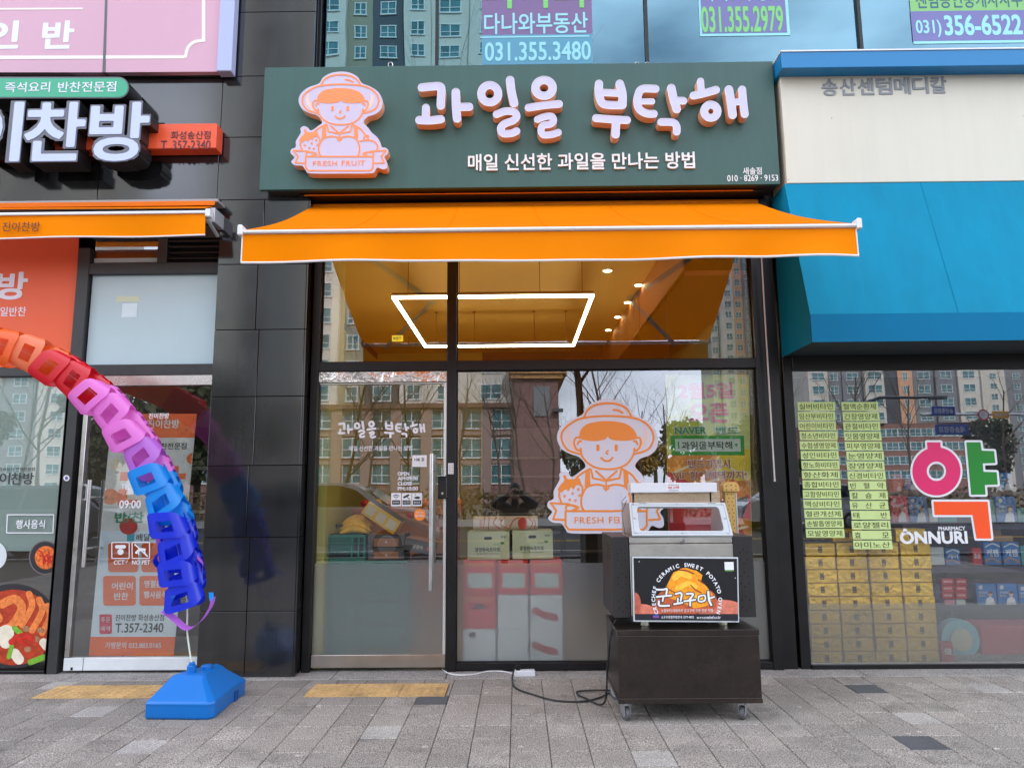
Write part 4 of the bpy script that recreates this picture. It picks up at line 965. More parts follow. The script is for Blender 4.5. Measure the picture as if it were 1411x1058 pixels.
for (px, py) in ((1080, 105), (1086, 248), (1190, 98), (1146, 163), (1411, 160)):
    p = P(px, py, YC); MB().cyl((p.x, YC - .001, p.z), .004, .003, 8, axis='y').build('rivet', GRL, FS)
# blue canvas awning
xb0 = X(1119, 471, -.60)
BA = thing('blue_awning', (3.4, -.1, 2.26), 'fixed bright blue canvas awning over the pharmacy window', 'awning')
BL = mat('blue_canvas', c(0, 128, 160), .75, spec=.2, noise=(1.1, .09), streak=.08, bump=(500, .15, .002))
za, zb_, zc_ = Z(1250, 252, -.30), Z(1260, 431.5, -.60), Z(1260, 470, -.60)
MB().hexa([(xb0, -.60, zb_), (7, -.60, zb_), (7, -.585, zb_), (xb0, -.585, zb_), (xb0, -.30, za), (7, -.30, za), (7, -.285, za), (xb0, -.285, za)]).build('slope', BL, BA)
for k in range(1, 5):
    x_ = xb0 + 1.02 * k; MB().tube([(x_, -.601, zb_), (x_, -.301, za)], .003, 5).build('seam', BL, BA)
MB().box(xb0, 7, -.603, -.59, zc_, zb_ - .001).build('valance', mat('blue_valance', c(0, 112, 154), .75, spec=.2, noise=(1.1, .05)), BA)
MB().prism([(-.584, zc_), (-.584, zb_), (-.284, za), (.0, za), (.0, zc_)], 'x', xb0 + .001, xb0 + .006).build('side', BL, BA)
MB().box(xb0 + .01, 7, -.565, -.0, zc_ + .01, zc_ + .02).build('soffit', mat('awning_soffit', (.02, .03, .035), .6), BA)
# big letters on the glass
Q = lambda pts, oy=500: [(1070 + x / 4.138, oy + y / 4.138) for x, y in pts]
RC = (912, 617)
f_pink = U(lambda A, B: np.abs(d_stroke(A, B, [RC], 96)) - 41, S([(890, 455), (895, 490)], .1, 0), lambda A, B: d_poly(A, B, [(858, 452), (934, 452), (938, 500), (862, 500)]))
GPOLY = [(1083, 452), (1163, 452), (1170, 500), (1240, 502), (1248, 570), (1176, 572), (1180, 620), (1255, 622), (1262, 692), (1188, 695), (1192, 750), (1110, 750)]
OPOLY = [(895, 790), (1203, 790), (1225, 1000), (1140, 1000), (1118, 866), (902, 866)]
f_gr = lambda A, B: d_poly(A, B, GPOLY); f_or = lambda A, B: d_poly(A, B, OPOLY)
bbx = (740, 420, 1300, 1040)
for f, m, grow in ((f_pink, mat('magenta_vinyl', c(230, 36, 106), .4), 12), (f_gr, mat('green_vinyl', c(10, 134, 32), .4), 12), (f_or, mat('orange_vinyl', c(255, 84, 16), .4), 12)):
    o = shape('letter_border', [Q(l) for l in contours(lambda A, B: f(A, B) - grow, bbx, 3)], -.0045, .0015, PRINT_W, PH)
    shape('letter', [Q(l) for l in contours(f, bbx, 3)], -.006, .0012, m, o)
ptext('PHARMACY', (1293, 725, 1330, 730.5), -.004, PRINT_W, PH, bold=.03); ptext('ONNURI', (1240, 731.5, 1333, 749), -.004, PRINT_W, PH, bold=.055)
shape('letter_dot', [ring(1247, 731, 3.2, 3, 14)[:-1]], -.0055, .001, PRINT_W, PH)
# paper slips
SLIP = mat('green_paper_slip', c(206, 226, 150), .7, noise=(5, .06)); SLIPY = mat('yellow_paper_slip', c(232, 212, 90), .7); SINK = mat('slip_ink', c(76, 78, 30), .6)
SL = thing('price_slips', tuple(P(1165, 757, -.003)), 'two columns of pale green paper slips with vitamin names taped on the pharmacy glass', 'notice')
cA = ['실버비타민', '임산부비타민', '어린이비타민', '청소년비타민', '수험생영양제', '성인비타민', '항노화비타민', '항산화제', '종합비타민', '고함량비타민', '액상비타민', '혈관개선제', '손발톱영양제', '모발영양제']
cB = ['혈액순환제', '간장영양제', '관절비타민', '잇몸영양제', '피부영양제', '눈영양제', '장영양제', '신경비타민', '빈혈약', '칼슘제', '유산균', '태반', '로얄젤리', '효모', '아미노산']
for colm, (xa0, xa1, xb0_, xb1_, ya, yb) in ((cA, (1098.5, 1150, 1110.5, 1163.5, 554, 742)), (cB, (1159.5, 1209.5, 1177, 1231, 554, 758))):
    n = len(colm); hh = (yb - ya) / n
    for i, s_ in enumerate(colm):
        u, u2 = i / n, (i + .9) / n; ja = RND.uniform(-.6, .6)
        L0, R0 = xa0 + (xb0_ - xa0) * u + ja, xa1 + (xb1_ - xa1) * u + ja; L1_, R1_ = xa0 + (xb0_ - xa0) * u2 + ja, xa1 + (xb1_ - xa1) * u2 + ja
        t0, t1 = ya + i * hh, ya + (i + .88) * hh
        sl = quad([(L0, t0), (R0, t0 - .2), (R1_, t1), (L1_, t1)], -.0035, .001, SLIPY if (colm is cB and i == 5 and False) else SLIP, SL, 'paper_slip')
        w = R0 - L0; k = len(s_); cw = min((w - 4) / k, 9.2) if k > 3 else 8.6
        if k <= 3: xs_ = [L0 + 3 + (w - 6 - cw) * j / (k - 1) for j in range(k)]
        else: xs_ = [L0 + 2.5 + (w - 5 - cw) * j / (k - 1) for j in range(k)]
        mb_v = ptext(s_ if k > 3 else (' ' * (3 if k == 3 else 9)).join(s_), (xs_[0], t0 + 2, xs_[-1] + cw, t1 - 1.8), -.0035, SINK, sl, bold=.012, depth=.0008, res=2)
quad([(1180, 757), (1232, 755), (1222, 814), (1196, 815)], -.0012, .0008, glass('clear_tape', (.93, .93, .88), 3.), PH, 'tape')
# gold cartons
GOLD = mat('gold_foil_board', c(244, 196, 66), .30, .55, bump=(30, .8, .02), noise=(3, .2), rnd=.12); GINK = mat('gold_ink', c(90, 62, 22), .5)
YG = .10
gx = [X(v, 700 + 395 / 4.138, YG) for v in (1111.5, 1154.5, 1198.5, 1243, 1287)]
gz0 = Z(1200, 912, YG) - .02
ztop = Z(1200, 747, YG); NR = 9; hh = (ztop - gz0) / NR
w = gx[1] - gx[0] - .006
proto = thing('gold_carton', (0, 0, 0), None, 'carton'); cbo = MB().box(-w / 2, w / 2, 0, .16, 0, hh - .004).build('carton_body', GOLD, proto, .004)
text('봄', -.018, .018, hh * .24, hh * .76, -.0005, GINK, proto, bold=.06, name='mark', depth=.001)
ords = ['bottom', 'second', 'third', 'fourth', 'fifth', 'sixth', 'seventh', 'eighth', 'ninth', 'tenth']
coln = ['first', 'second', 'third', 'fourth']
MB().box(gx[0] - .02, 2.9, YG - .03, .95, 0.002, gz0 - .002).build('plinth', mat('plinth_dark', (.05, .045, .05), .6), PH)
first = True
for k in range(4):
    for r in range(NR + (1 if k in (1, 3) else 0)):
        o = proto if first else copy_tree(proto); first = False
        o.location = ((gx[k] + gx[k + 1]) / 2 + RND.uniform(-.003, .003), YG + RND.uniform(0, .012) + (.05 if r == NR else 0), gz0 + r * hh)
        o['label'] = 'gold carton, %s from the floor, %s stack from the left, pharmacy window' % ('lowest' if r == 0 else ords[r], coln[k])
        o['group'] = 'gold cartons stacked behind the pharmacy window'
# shelves and packets
PUR = mat('violet_shelf', (.045, .042, .085), .5)
SH = thing('pharmacy_shelf', (3.6, 1.0, 0), 'dark violet display shelves inside the pharmacy', 'shelf')
YH = .75
for py in (721, 780, 833, 900):
    z = Z(1330, py, YH); MB().box(gx[4] + .12, 6, YH - .02, YH + .42, z - .05, z).build('shelf_board', PUR, SH, .003)
z = Z(1330, 676, YH + .2); MB().box(gx[3], 6, YH + .18, YH + .42, z - .04, z).build('shelf_board', PUR, SH, .003)
for xx in (2.65, X(1340, 760, YH), 4.6): MB().box(xx - .015, xx + .015, YH + .36, YH + .43, 0, 2.3).build('upright', PUR, SH)
MB().box(2.05, 6, YH + .44, YH + .47, 0, 2.3).build('back_panel', mat('violet_back', (.03, .03, .055), .6), SH)
MB().box(2.05, 8.5, 3.0, 3.05, 0, 3.3).build('pharmacy_room', mat('pharmacy_wall', (.16, .15, .17), .8), PH)
PB = mat('blue_packet', c(30, 118, 190), .4); PR = mat('red_packet', c(206, 40, 48), .4); PKk = mat('pink_packet', c(226, 60, 110), .4); PWh = mat('white_packet', c(206, 214, 210), .45); PTe = mat('teal_packet', c(60, 150, 150), .4); PTan = mat('tan_packet', c(170, 130, 96), .6)
SKIN_P = mat('portrait_print', c(214, 176, 150), .5); HAIR_P = mat('hair_print', c(40, 30, 30), .5)
def packet(p, m, lab, Y=YH, person=False, word=None, dep=.07, wave=False, cat='packet', grp='packets on the pharmacy shelves', round_=False):
    x0, x1, z0, z1 = rect(p, Y); o = thing('medicine_packet', ((x0 + x1) / 2, Y, z0), lab, cat, grp)
    MB().box(x0, x1, Y, Y + dep, z0, z1).build('carton_body', m, o, .002)
    W, H = p[2] - p[0], p[3] - p[1]; a, b = p[0], p[1]
    if person:
        shape('portrait_coat', [[(a + W * .42, b + H), (a + W * .5, b + H * .68), (a + W * .68, b + H * .58), (a + W * .86, b + H * .68), (a + W * .95, b + H)]], Y - .0015, .001, PRINT_W, o)
        shape('portrait_face', [ring(a + W * .68, b + H * .49, W * .11, H * .11, 12)[:-1]], Y - .0015, .001, SKIN_P, o)
        shape('portrait_hair', contours(lambda A, B: np.maximum(D_(a + W * .68, b + H * .45, W * .125, H * .11)(A, B), B - (b + H * .44)), (a, b, a + W, b + H), .3), Y - .0028, .001, HAIR_P, o)
        shape('emblem_dot', [ring(a + W * .2, b + H * .16, W * .11, W * .11, 12)[:-1]], Y - .0015, .001, PWh, o)
        ptext('칸디유산균', (a + W * .1, b + H * .34, a + W * .62, b + H * .46), Y, PRINT_W, o, bold=.01); ptext('플러스', (a + W * .1, b + H * .5, a + W * .45, b + H * .6), Y, mat('yellow_ink', c(230, 210, 90)), o)
    if word: ptext(word, (a + W * .15, b + H * .3, a + W * .85, b + H * .62), Y, PRINT_W, o, bold=.03)
    if wave:
        shape('swoosh', contours(lambda A, B: d_stroke(A, B, spline([(a + 1, b + H * .85), (a + W * .45, b + H * .7), (a + W - 1, b + H * .88)]), 1.1), (a, b, a + W, b + H), .35), Y - .0015, .001, PTan, o)
        shape('swoosh', contours(lambda A, B: d_stroke(A, B, spline([(a + 2, b + H * .2), (a + W * .5, b + H * .06), (a + W - 2, b + H * .18)]), .9), (a, b, a + W, b + H), .35), Y - .0015, .001, PWh, o)
    return o
packet((1230, 653, 1243, 680), PR, 'red packet with portrait, upper shelf behind the left of the magenta ring', YH + .22, person=True)
packet((1246, 653, 1265, 675), PB, 'dark blue packet half hidden by the magenta ring, upper shelf', YH + .22, person=True)
packet((1228, 683, 1251, 719), PKk, 'pink packet with a portrait in white coat left of the orange letter', person=True)
packet((1253, 684, 1278, 719), PB, 'blue packet with portrait beside the pink packet', person=True)
packet((1280, 700, 1292, 719), PWh, 'pale packet under the magenta ring'); packet((1293, 698, 1318, 719), PTe, 'wide teal packet behind the orange letter')
packet((1377, 651, 1395, 675), PB, 'blue packet on the upper shelf behind the green letter', YH + .22, person=True)
packet((1361, 688, 1371, 719), PTe, 'narrow teal packet beside the orange letter'); packet((1373, 684, 1400, 719), PB, 'blue packet with portrait right of the orange letter', person=True); packet((1402, 700, 1425, 719), PTe, 'teal packet cut by the right edge of the photo, middle shelf')
packet((1280, 754, 1301, 778), PWh, 'white and green packet beside the gold cartons', word='유산균'); packet((1303, 756, 1323, 778), PB, 'dark blue packet next to the white and green one', wave=True, word='케어')
packet((1340, 755, 1353, 778), PR, 'small red packet below the orange letter', word='홍삼'); packet((1356, 747, 1379, 778), PB, 'bright blue packet with white wave, left of two alike', wave=True, word='케펨'); packet((1382, 747, 1405, 778), PB, 'bright blue packet with white wave, right of two alike', wave=True, word='케펨')
packet((1407, 752, 1425, 778), PTe, 'green packet cut by the right edge of the photo, lower shelf'); packet((1357, 728, 1380, 745), PTan, 'brown rolled pack above the blue wave packets', YH + .1); packet((1360, 738, 1396, 746), PTan, 'low brown pack above the blue wave packets', YH + .08)
for i in range(3):
    packet((1298, 797 + i * 9.5, 1314, 805.5 + i * 9.5), PR, '%s small red box of the left pile beside the gold cartons' % ('top', 'middle', 'bottom')[i], word='비타민'); packet((1317, 797 + i * 9.5, 1332, 805.5 + i * 9.5), PR, '%s small red box of the right pile beside the gold cartons' % ('top', 'middle', 'bottom')[i], word='비타민')
packet((1302, 826, 1316, 840), mat('rose_packet', c(226, 150, 160)), 'pink packet with a face below the left red pile'); packet((1318, 826, 1331, 840), PWh, 'white packet below the right red pile')
packet((1346, 804, 1373, 834), PB, 'blue packet with portrait, first of the lower row', person=True); packet((1375, 804, 1402, 834), PB, 'blue packet with portrait, second of the lower row', person=True); packet((1404, 806, 1430, 834), PB, 'blue packet of the lower row cut by the right edge of the photo', person=True)
packet((1298, 885, 1314, 912), PR, 'small red and white box standing against the frosted film', .09, word='쿨')
packet((1287, 805, 1296, 834), mat('navy_packet', c(40, 44, 90)), 'tall navy pack between gold cartons and red boxes', .35)
p = P(1322, 880, .42)
o = thing('round_tin', (p.x, .42, p.z - .15), 'large pale blue round tin behind the frosted film', 'tin'); MB().cyl((p.x, .45, p.z), .15, .1, 28, axis='y').build('tin_body', mat('pale_blue_tin', c(150, 200, 220), .4), o, .006); MB().cyl((p.x, .395, p.z), .085, .012, 24, axis='y').build('tin_lid', mat('cream_tin', c(216, 210, 190), .4), o)
x0, x1, z0, z1 = rect((1352, 862, 1460, 903), .4); tag(MB().box(x0, x1, .4, .7, z0 - .0, z1).build('red_carton', mat('rose_red_carton', c(206, 70, 90), .5), None, .008), 'wide rose red carton behind the frosted film', 'carton')
lt = thing('added_ceiling_light', (3.6, 1.3, 3.2), 'lit strip light added out of view on the pharmacy ceiling', 'lamp'); MB().box(2.5, 4.9, 1.1, 1.2, 3.17, 3.2).build('diffuser', mat('cool_tube', (.9, .95, 1), .5, emit=5.), lt); MB().box(2.45, 4.95, 1.08, 1.22, 3.2, 3.24).build('housing', WHITE_P, lt)  # unseen strip light, added to light the pharmacy interior
# ================================================================ inside the fruit shop
MUS = mat('mustard_ceiling', c(234, 194, 104), .6, noise=(.7, .05)); WALLY = mat('olive_yellow_wall', c(196, 184, 84), .65, noise=(.8, .06)); BRN = mat('brown_soffit', c(150, 84, 44), .6)
RM = thing('fruit_shop_room', (0, 3, 0), 'mustard ceiling and yellow walls of the fruit shop interior', 'room')
MB().box(-2.19, 1.32, .07, 5.6, 3.42, 3.46).build('ceiling', MUS, RM)
MB().box(1.32, 1.99, .07, 5.6, 2.96, 3.0).box(1.32, 1.335, .07, 2.1, 2.96, 3.44).build('lowered_ceiling', BRN, RM)
for i in range(34): MB().box(1.30, 1.318, 2.1 + i * .1, 2.17 + i * .1, 2.96, 3.42).build('wood_slat', mat('wood_slat', c(150, 92, 44), .6, noise=(8, .2)), RM)
for i in range(14): MB().box(.75 + i * .085, .80 + i * .085, 5.5, 5.55, .0, 3.29).build('wood_slat', M('wood_slat'), RM)
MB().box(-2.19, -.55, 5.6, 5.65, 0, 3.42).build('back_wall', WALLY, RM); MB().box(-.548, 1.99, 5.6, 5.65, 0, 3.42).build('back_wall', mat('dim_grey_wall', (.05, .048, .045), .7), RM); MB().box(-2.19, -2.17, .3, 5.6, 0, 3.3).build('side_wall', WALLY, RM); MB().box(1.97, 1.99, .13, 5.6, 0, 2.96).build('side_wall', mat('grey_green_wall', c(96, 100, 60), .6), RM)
MB().box(xr + .03, xA1 + .055, .075, .5, 0, 3.29).build('return_wall', WALLY, RM)
for ni, py in enumerate((372, 392, 416, 436, 454)):
    z = 3.417; d = ray((837, 880, 865, 851, 838)[ni], py); t = (z - CAM.z) / d.z; y = CAM.y + d.y * t; dlx = d.x * t
    o = thing('downlight', (dlx, y, z), 'small round ceiling downlight, %s from the window in the right row' % ('first', 'second', 'third', 'fourth', 'fifth')[ni], 'downlight', 'recessed downlights along the right of the mustard ceiling')
    MB().cyl((o.location.x, y, z - .004), .055, .012, 18).build('trim_ring', WHITE_P, o); MB().cyl((o.location.x, y, z - .011), .036, .004, 14).build('bulb', mat('warm_bulb', (1, .78, .42), .5, emit=22.), o)
for ni, py in enumerate((444, 462, 476, 489)):
    z = 3.417; d = ray((466, 484, 497, 510)[ni], py); t = (z - CAM.z) / d.z; y = CAM.y + d.y * t; dlx = d.x * t
    o = thing('downlight', (dlx, y, z), 'small round ceiling downlight, %s from the window in the left row' % ('first', 'second', 'third', 'fourth')[ni], 'downlight', 'recessed downlights along the left of the mustard ceiling')
    MB().cyl((dlx, y, z - .004), .055, .012, 18).build('trim_ring', WHITE_P, o); MB().cyl((dlx, y, z - .011), .036, .004, 14).build('bulb', M('warm_bulb'), o)
TUBE = mat('led_tube', (1., .84, .56), .5, emit=10.)
zl = 3.0
d = ray(540, 409.5); y0l = CAM.y + d.y * (zl - CAM.z) / d.z; xl0 = d.x * (zl - CAM.z) / d.z
d = ray(818, 408); xl1 = d.x * (zl - CAM.z) / d.z
d = ray(680, 477); y1l = CAM.y + d.y * (zl - CAM.z) / d.z
PL = thing('pendant_lamp', ((xl0 + xl1) / 2, (y0l + y1l) / 2, zl), 'glowing rectangular LED pendant lamp under the mustard ceiling', 'lamp')
for b in ((xl0, xl1, y0l, y0l + .028), (xl0, xl1, y1l - .028, y1l), (xl0, xl0 + .028, y0l + .029, y1l - .029), (xl1 - .028, xl1, y0l + .029, y1l - .029)):
    MB().box(*b, zl - .012, zl + .012).build('light_bar', TUBE, PL); MB().box(*b, zl + .013, zl + .04).build('housing', mat('lamp_housing', (.10, .07, .04), .5), PL)
for x in (xl0 + .14, (xl0 + xl1) / 2 - .3, (xl0 + xl1) / 2 + .42, xl1 - .1):
    for y in (y0l + .02, y1l - .02): MB().tube([(x, y, zl + .04), (x, y, 3.42)], .0035, 6).cyl((x, y, 3.415), .02, .01, 8).build('cable', M('lamp_housing'), PL)
ex = thing('emergency_sign', (-1.42, 3.8, 3.14), 'small yellow lettered sign hanging below the mustard ceiling', 'sign')
pbox('sign_face', (540, 462, 555, 470), 3.8, .03, mat('sign_yellow', c(240, 210, 60), .5, emit=.5), ex); ptext('비상구', (542, 463.5, 553, 468.5), 3.799, mat('sign_dark', c(70, 50, 10)), ex, bold=.03); MB().box(-1.43, -1.42, 3.8, 3.81, 3.2, 3.3).build('bracket', M('lamp_housing'), ex)
det = thing('fire_detector', (-.05, 1.0, 3.3), 'white fire detector on the mustard ceiling', 'detector'); MB().cyl((-.6, .9, 3.405), .05, .03, 16).cyl((-.6, .9, 3.382), .03, .02, 12).build('detector_body', WHITE_P, det, .003)
# stock behind the window
def rbox(name, p, Y, depth, m, lab, cat, grp=None, bevel=.003):
    x0, x1, z0, z1 = rect(p, Y); o = thing(name, ((x0 + x1) / 2, Y, z0), lab, cat, grp); MB().box(x0, x1, Y, Y + depth, z0, z1).build('carton_body', m, o, bevel); return o
CRT = mat('pale_green_carton', c(222, 226, 180), .6, noise=(6, .05)); CRS = mat('carton_side', c(150, 110, 76), .7); LEAF = mat('leaf_ink', c(80, 140, 50), .5)
YT = .14
for (p, w_) in (((644, 733, 702, 771), 'left'), ((706, 731, 762, 770), 'right')):
    o = rbox('tomato_carton', p, YT, .30, CRT, 'pale green tomato carton with a hand slot, the %s of two on the red boxes' % w_, 'carton', 'pale green tomato cartons')
    a, b, e, f = p; W = e - a
    shape('hand_slot', contours(lambda A, B: d_stroke(A, B, [(a + W * .43, b + 8.5), (a + W * .55, b + 8.2)], 2), (a, b, e, f), .3), YT - .0015, .001, BOWL, o)
    ptext('광양완숙토마토', (a + W * .18, b + 21, a + W * .78, b + 27), YT, DK, o, bold=.03); ptext('햇살 좋은 광양에서 키운 완숙 토마토', (a + W * .22, b + 28.5, a + W * .76, b + 30.5), YT, DK, o)
    ptext('광양', (a + W * .79, b + 5, a + W * .92, b + 8), YT, DK, o, bold=.02); ptext('싱싱', (a + W * .62, b + 15, a + W * .76, b + 18), YT, LEAF, o)
    shape('leaf', contours(D_(a + W * .83, b + 15, 3, 1.8), (a, b, e, f), .3), YT - .0015, .001, LEAF, o)
RC_ = mat('red_carton', c(240, 60, 60), .5, noise=(5, .1)); WC_ = mat('white_carton', c(240, 246, 246), .5, noise=(4, .05)); OC_ = mat('orange_ink', c(235, 130, 60), .5); LC_ = mat('pale_label', c(214, 230, 220), .5)
RINK = mat('red_ink', c(205, 70, 66), .5)
cols_ = ((638, 683), (686, 728), (731, 775))
for k, (a, e) in enumerate(cols_):
    for r, (b, f) in enumerate(((772.5, 819), (819.5, 866), (866.5, 914))):
        red = r == 0 or (r == 1 and k == 0); Yc = .085 + .004 * ((k + r) % 2)
        o = rbox('fruit_carton', (a, b, e, f), Yc, .34, RC_ if red else WC_, '%s %s carton of the %s column behind the frosted strip' % (('top', 'middle', 'bottom')[r], 'red' if red else 'white', ('left', 'middle', 'right')[k]), 'carton', 'fruit cartons stacked behind the frosted strip')
        Yt = Yc - .0012
        if red:
            pbox('band', (a + 3, b + 3, e - 3, b + 8), Yt, .001, OC_, o)
            if r == 0: pbox('label', (a + 6, b + 17, e - 5, b + 37), Yt, .001, LC_, o)
            else: shape('print_mark', [ring((a + e) / 2, b + 16, 9, 4, 16)[:-1]], Yt, .001, BOWL, o)
        elif k == 2: shape('print_mark', contours(S([(a + 7, b + 22), (a + 18, b + 27), (a + 33, b + 31)], 5), (a, b, e, f), .7), Yt, .001, RINK, o)
        elif k == 0: shape('print_mark', [ring(a + 13, b + 8, 5, 4, 12)[:-1]], Yt, .001, BOWL, o)
        else: shape('print_mark', [ring(a + 20, b + 9, 6, 3, 12)[:-1]], Yt, .001, M('pale_label'), o)
# rolled mat
rp = rect((652, 711, 741, 731), YT + .05); rr = (rp[3] - rp[2]) / 2; zc = (rp[2] + rp[3]) / 2
ro = thing('rolled_poster', ((rp[0] + rp[1]) / 2, YT + .08, rp[2]), 'rolled cream poster with red drawing lying on the tomato cartons', 'poster')
MB().tube([(rp[0], YT + .05 + rr, zc), (rp[1], YT + .05 + rr, zc)], rr, 22, cap=False).tube([(rp[0] + .002, YT + .05 + rr, zc), (rp[1] - .002, YT + .05 + rr, zc)], rr * .86, 22).build('roll', mat('cream_vinyl', c(226, 206, 182), .4), ro, smooth=True)
yr = YT + .048
for st, r in (([(668, 713), (666, 729)], .5), ([(674, 713), (673, 729)], .6), ([(684, 713), (680, 721), (690, 729)], .7), ([(695, 713), (690, 722), (700, 728)], .6), ([(702, 728), (708, 716), (716, 713)], .6), ([(729, 714), (734, 721), (730, 728)], .6), ([(735, 715), (738, 721), (736, 727)], .5)):
    shape('print_line', contours(S(st, r), (655, 709, 741, 733), .35), yr, .001, RINK, ro)
shape('print_patch', contours(D_(720, 721, 6.5, 8.5), (700, 709, 741, 733), .5), yr, .001, mat('vermilion_ink', c(222, 80, 50)), ro)
p = rect((661, 716, 665, 727), yr); text('FRUIT', p[0], p[1], p[2], p[3], yr, RINK, ro, depth=.001)
# promotional banner hanging inside
YH_ = .06
PBn = thing('promotion_banner', tuple(P(976, 740, YH_)), 'hanging fruit photo banner with a green search box, right end of the shop window', 'banner')
quad([(917, 516), (1032, 516), (1036, 745), (921, 745)], YH_, .002, mat('banner_lime', c(226, 240, 150), .5, noise=(5, .15)), PBn)
cl_ = lambda f: (lambda A, B: np.maximum(f(A, B), np.maximum(917.5 + (B - 516) * .0175 - A, A - (1031.5 + (B - 516) * .0175))))
def ba(f, m, dY=.0012, n='fruit_print', st=1.1): 
    lp = contours(cl_(f), (905, 515, 1045, 744), st)
    if lp: shape(n, lp, YH_ - dY, .001, m, PBn)
ba(lambda A, B: 626 - B, mat('banner_orange', c(226, 142, 50), .5, noise=(9, .3))); ba(D_(1020, 640, 36, 22), mat('banner_yellow', c(240, 208, 40), .5, noise=(7, .12)), .0024); ba(D_(938, 590, 26, 28), mat('banner_leaf', c(188, 200, 60), .5), .0024)
ba(lambda A, B: d_poly(A, B, [(915, 646), (1000, 690), (1040, 760), (915, 760)]), mat('banner_red', c(206, 44, 50), .5, noise=(8, .2)), .0024); ba(lambda A, B: d_poly(A, B, [(985, 700), (1040, 678), (1040, 716), (1010, 712)]), M('banner_red'), .0036); ba(S([(1010, 668), (1022, 690), (1014, 712)], 8), OC_, .0036)
for q in (((930, 650), (955, 640)), ((960, 668), (990, 660)), ((1000, 640), (1030, 660)), ((925, 690), (960, 700)), ((985, 738), (1030, 725))): ba(S(q, 1.6, 0), mat('banner_cream_line', c(240, 220, 180)), .0048, 'rind_line')
ba(lambda A, B: d_poly(A, B, [(915, 540), (935, 516), (975, 516), (940, 570), (915, 575)]), mat('banner_pale_green', c(206, 226, 190)), .0036, 'painted_sheen')  # last patch is a pale sheen painted across the banner corner
shape('search_box', [[(924, 600), (1025, 600), (1026, 627), (925.5, 627)]], YH_ - .0045, .0012, mat('search_green', c(40, 160, 50), .5), PBn); shape('search_field', [[(930, 604.5), (1020, 604.5), (1021, 622), (931, 622)]], YH_ - .006, .0012, mat('search_pale', c(206, 222, 210), .5), PBn)
ptext('과일을부탁해', (939, 608, 1009, 619), YH_ - .006, DK, PBn, bold=.03); pbox('cursor', (934, 608, 936, 618), YH_ - .0072, .001, M('search_green'), PBn); quad([(1012, 611), (1017, 611), (1014.5, 616)], YH_ - .0072, .001, M('search_green'), PBn, 'arrow')
PKI = mat('banner_pink_ink', c(226, 120, 130), .5); BRI = mat('banner_rust_ink', c(196, 80, 50), .5)
for s_, p, m, bo in (('2월5일', (934, 527, 1010, 549), PKI, .05), ('오픈', (950, 556, 1004, 582), PKI, .05), ('NAVER', (930, 588, 973, 598), M('leaf_green_ink'), .05), ('밴드', (986, 588, 1018, 598), M('leaf_green_ink'), .04), ('밴드가입시', (948, 633, 1006, 645), BRI, .03), ('VIP 할인혜택까지!', (927, 649, 1029, 660), BRI, .03)):
    q = (p[0] - 1, p[1] - 1, p[2] + 1, p[3] + 1)
    ptext(s_, q, YH_ - .006, M('search_pale'), PBn, bold=bo + .06, name='lettering_border'); ptext(s_, p, YH_ - .0078, m, PBn, bold=bo)
g = MB()
for px in (922, 1028): p = P(px, 516, YH_); g.tube([(p.x, YH_, p.z - .01), (p.x, YH_, 2.8)], .002, 5)
g.build('hanging_cord', DK, PBn)
# crates and trays behind the door
TEAL = mat('teal_plastic', c(16, 130, 112), .4)
def crate(p, Y, dep, lab):
    x0, x1, z0, z1 = rect(p, Y); o = thing('plastic_crate', ((x0 + x1) / 2, Y, z0), lab, 'crate', 'teal plastic crates behind the shop door')
    w, h_ = x1 - x0, z1 - z0; g = MB(); t = .012
    g.box(x0, x1, Y, Y + .02, z1 - t * 1.5, z1).box(x0, x1, Y, Y + .02, z0, z0 + t * 1.3)
    for u in (0, .12, .70, .86, 1): g.box(x0 + (w - t) * u, x0 + (w - t) * u + t, Y + .001, Y + .018, z0 + t * 1.3, z1 - t * 1.5)
    for u in (.30, .66): g.box(x0, x1, Y + .002, Y + .016, z0 + h_ * u, z0 + h_ * u + .006)
    n = 22
    for i in range(n): 
        xx = x0 + w * .13 + w * .56 * i / n; g.face([(xx, Y + .010, z0 + h_ * .34), (xx + .003, Y + .010, z0 + h_ * .34), (xx + .035, Y + .010, z1 - .02), (xx + .032, Y + .010, z1 - .02)]); g.face([(xx + .032, Y + .0105, z0 + h_ * .34), (xx + .035, Y + .0105, z0 + h_ * .34), (xx + .003, Y + .0105, z1 - .02), (xx, Y + .0105, z1 - .02)])
    for xx in (x0, x1 - .012): g.box(xx, xx + .012, Y + .021, Y + dep, z0, z1)
    g.box(x0, x1, Y + dep, Y + dep + .012, z0, z1).box(x0 + .013, x1 - .013, Y + .03, Y + dep - .005, z0 + .004, z0 + .012)
    g.build('crate_body', TEAL, o); MB().box(x0 + .02, x1 - .02, Y + .04, Y + .06, z0 + .02, z1 - .02).build('crate_lining', mat('crate_dark', (.012, .03, .028), .7), o); return o
YCR = .16
crate((443, 737, 503, 772), YCR, .36, 'top teal crate behind the door glass, under the bag of bananas')
for i in range(4): crate((443, 773 + i * 34, 503, 806 + i * 34), YCR, .36, 'teal crate, number %s down the stack seen dimly through the frosted door strip' % ('two', 'three', 'four', 'five')[i])
crate((504, 772, 562, 800), YCR, .36, 'teal crate carrying the grey boxes, mostly behind the frosted strip')
for i in range(3): crate((504, 801 + i * 34, 562, 834 + i * 34), YCR, .36, 'teal crate under the grey boxes, %s row below the frosted edge' % ('second', 'third', 'fourth')[i])
GRB = mat('grey_carton', c(84, 80, 78), .6); KR = mat('kraft_label', c(170, 116, 84), .6)
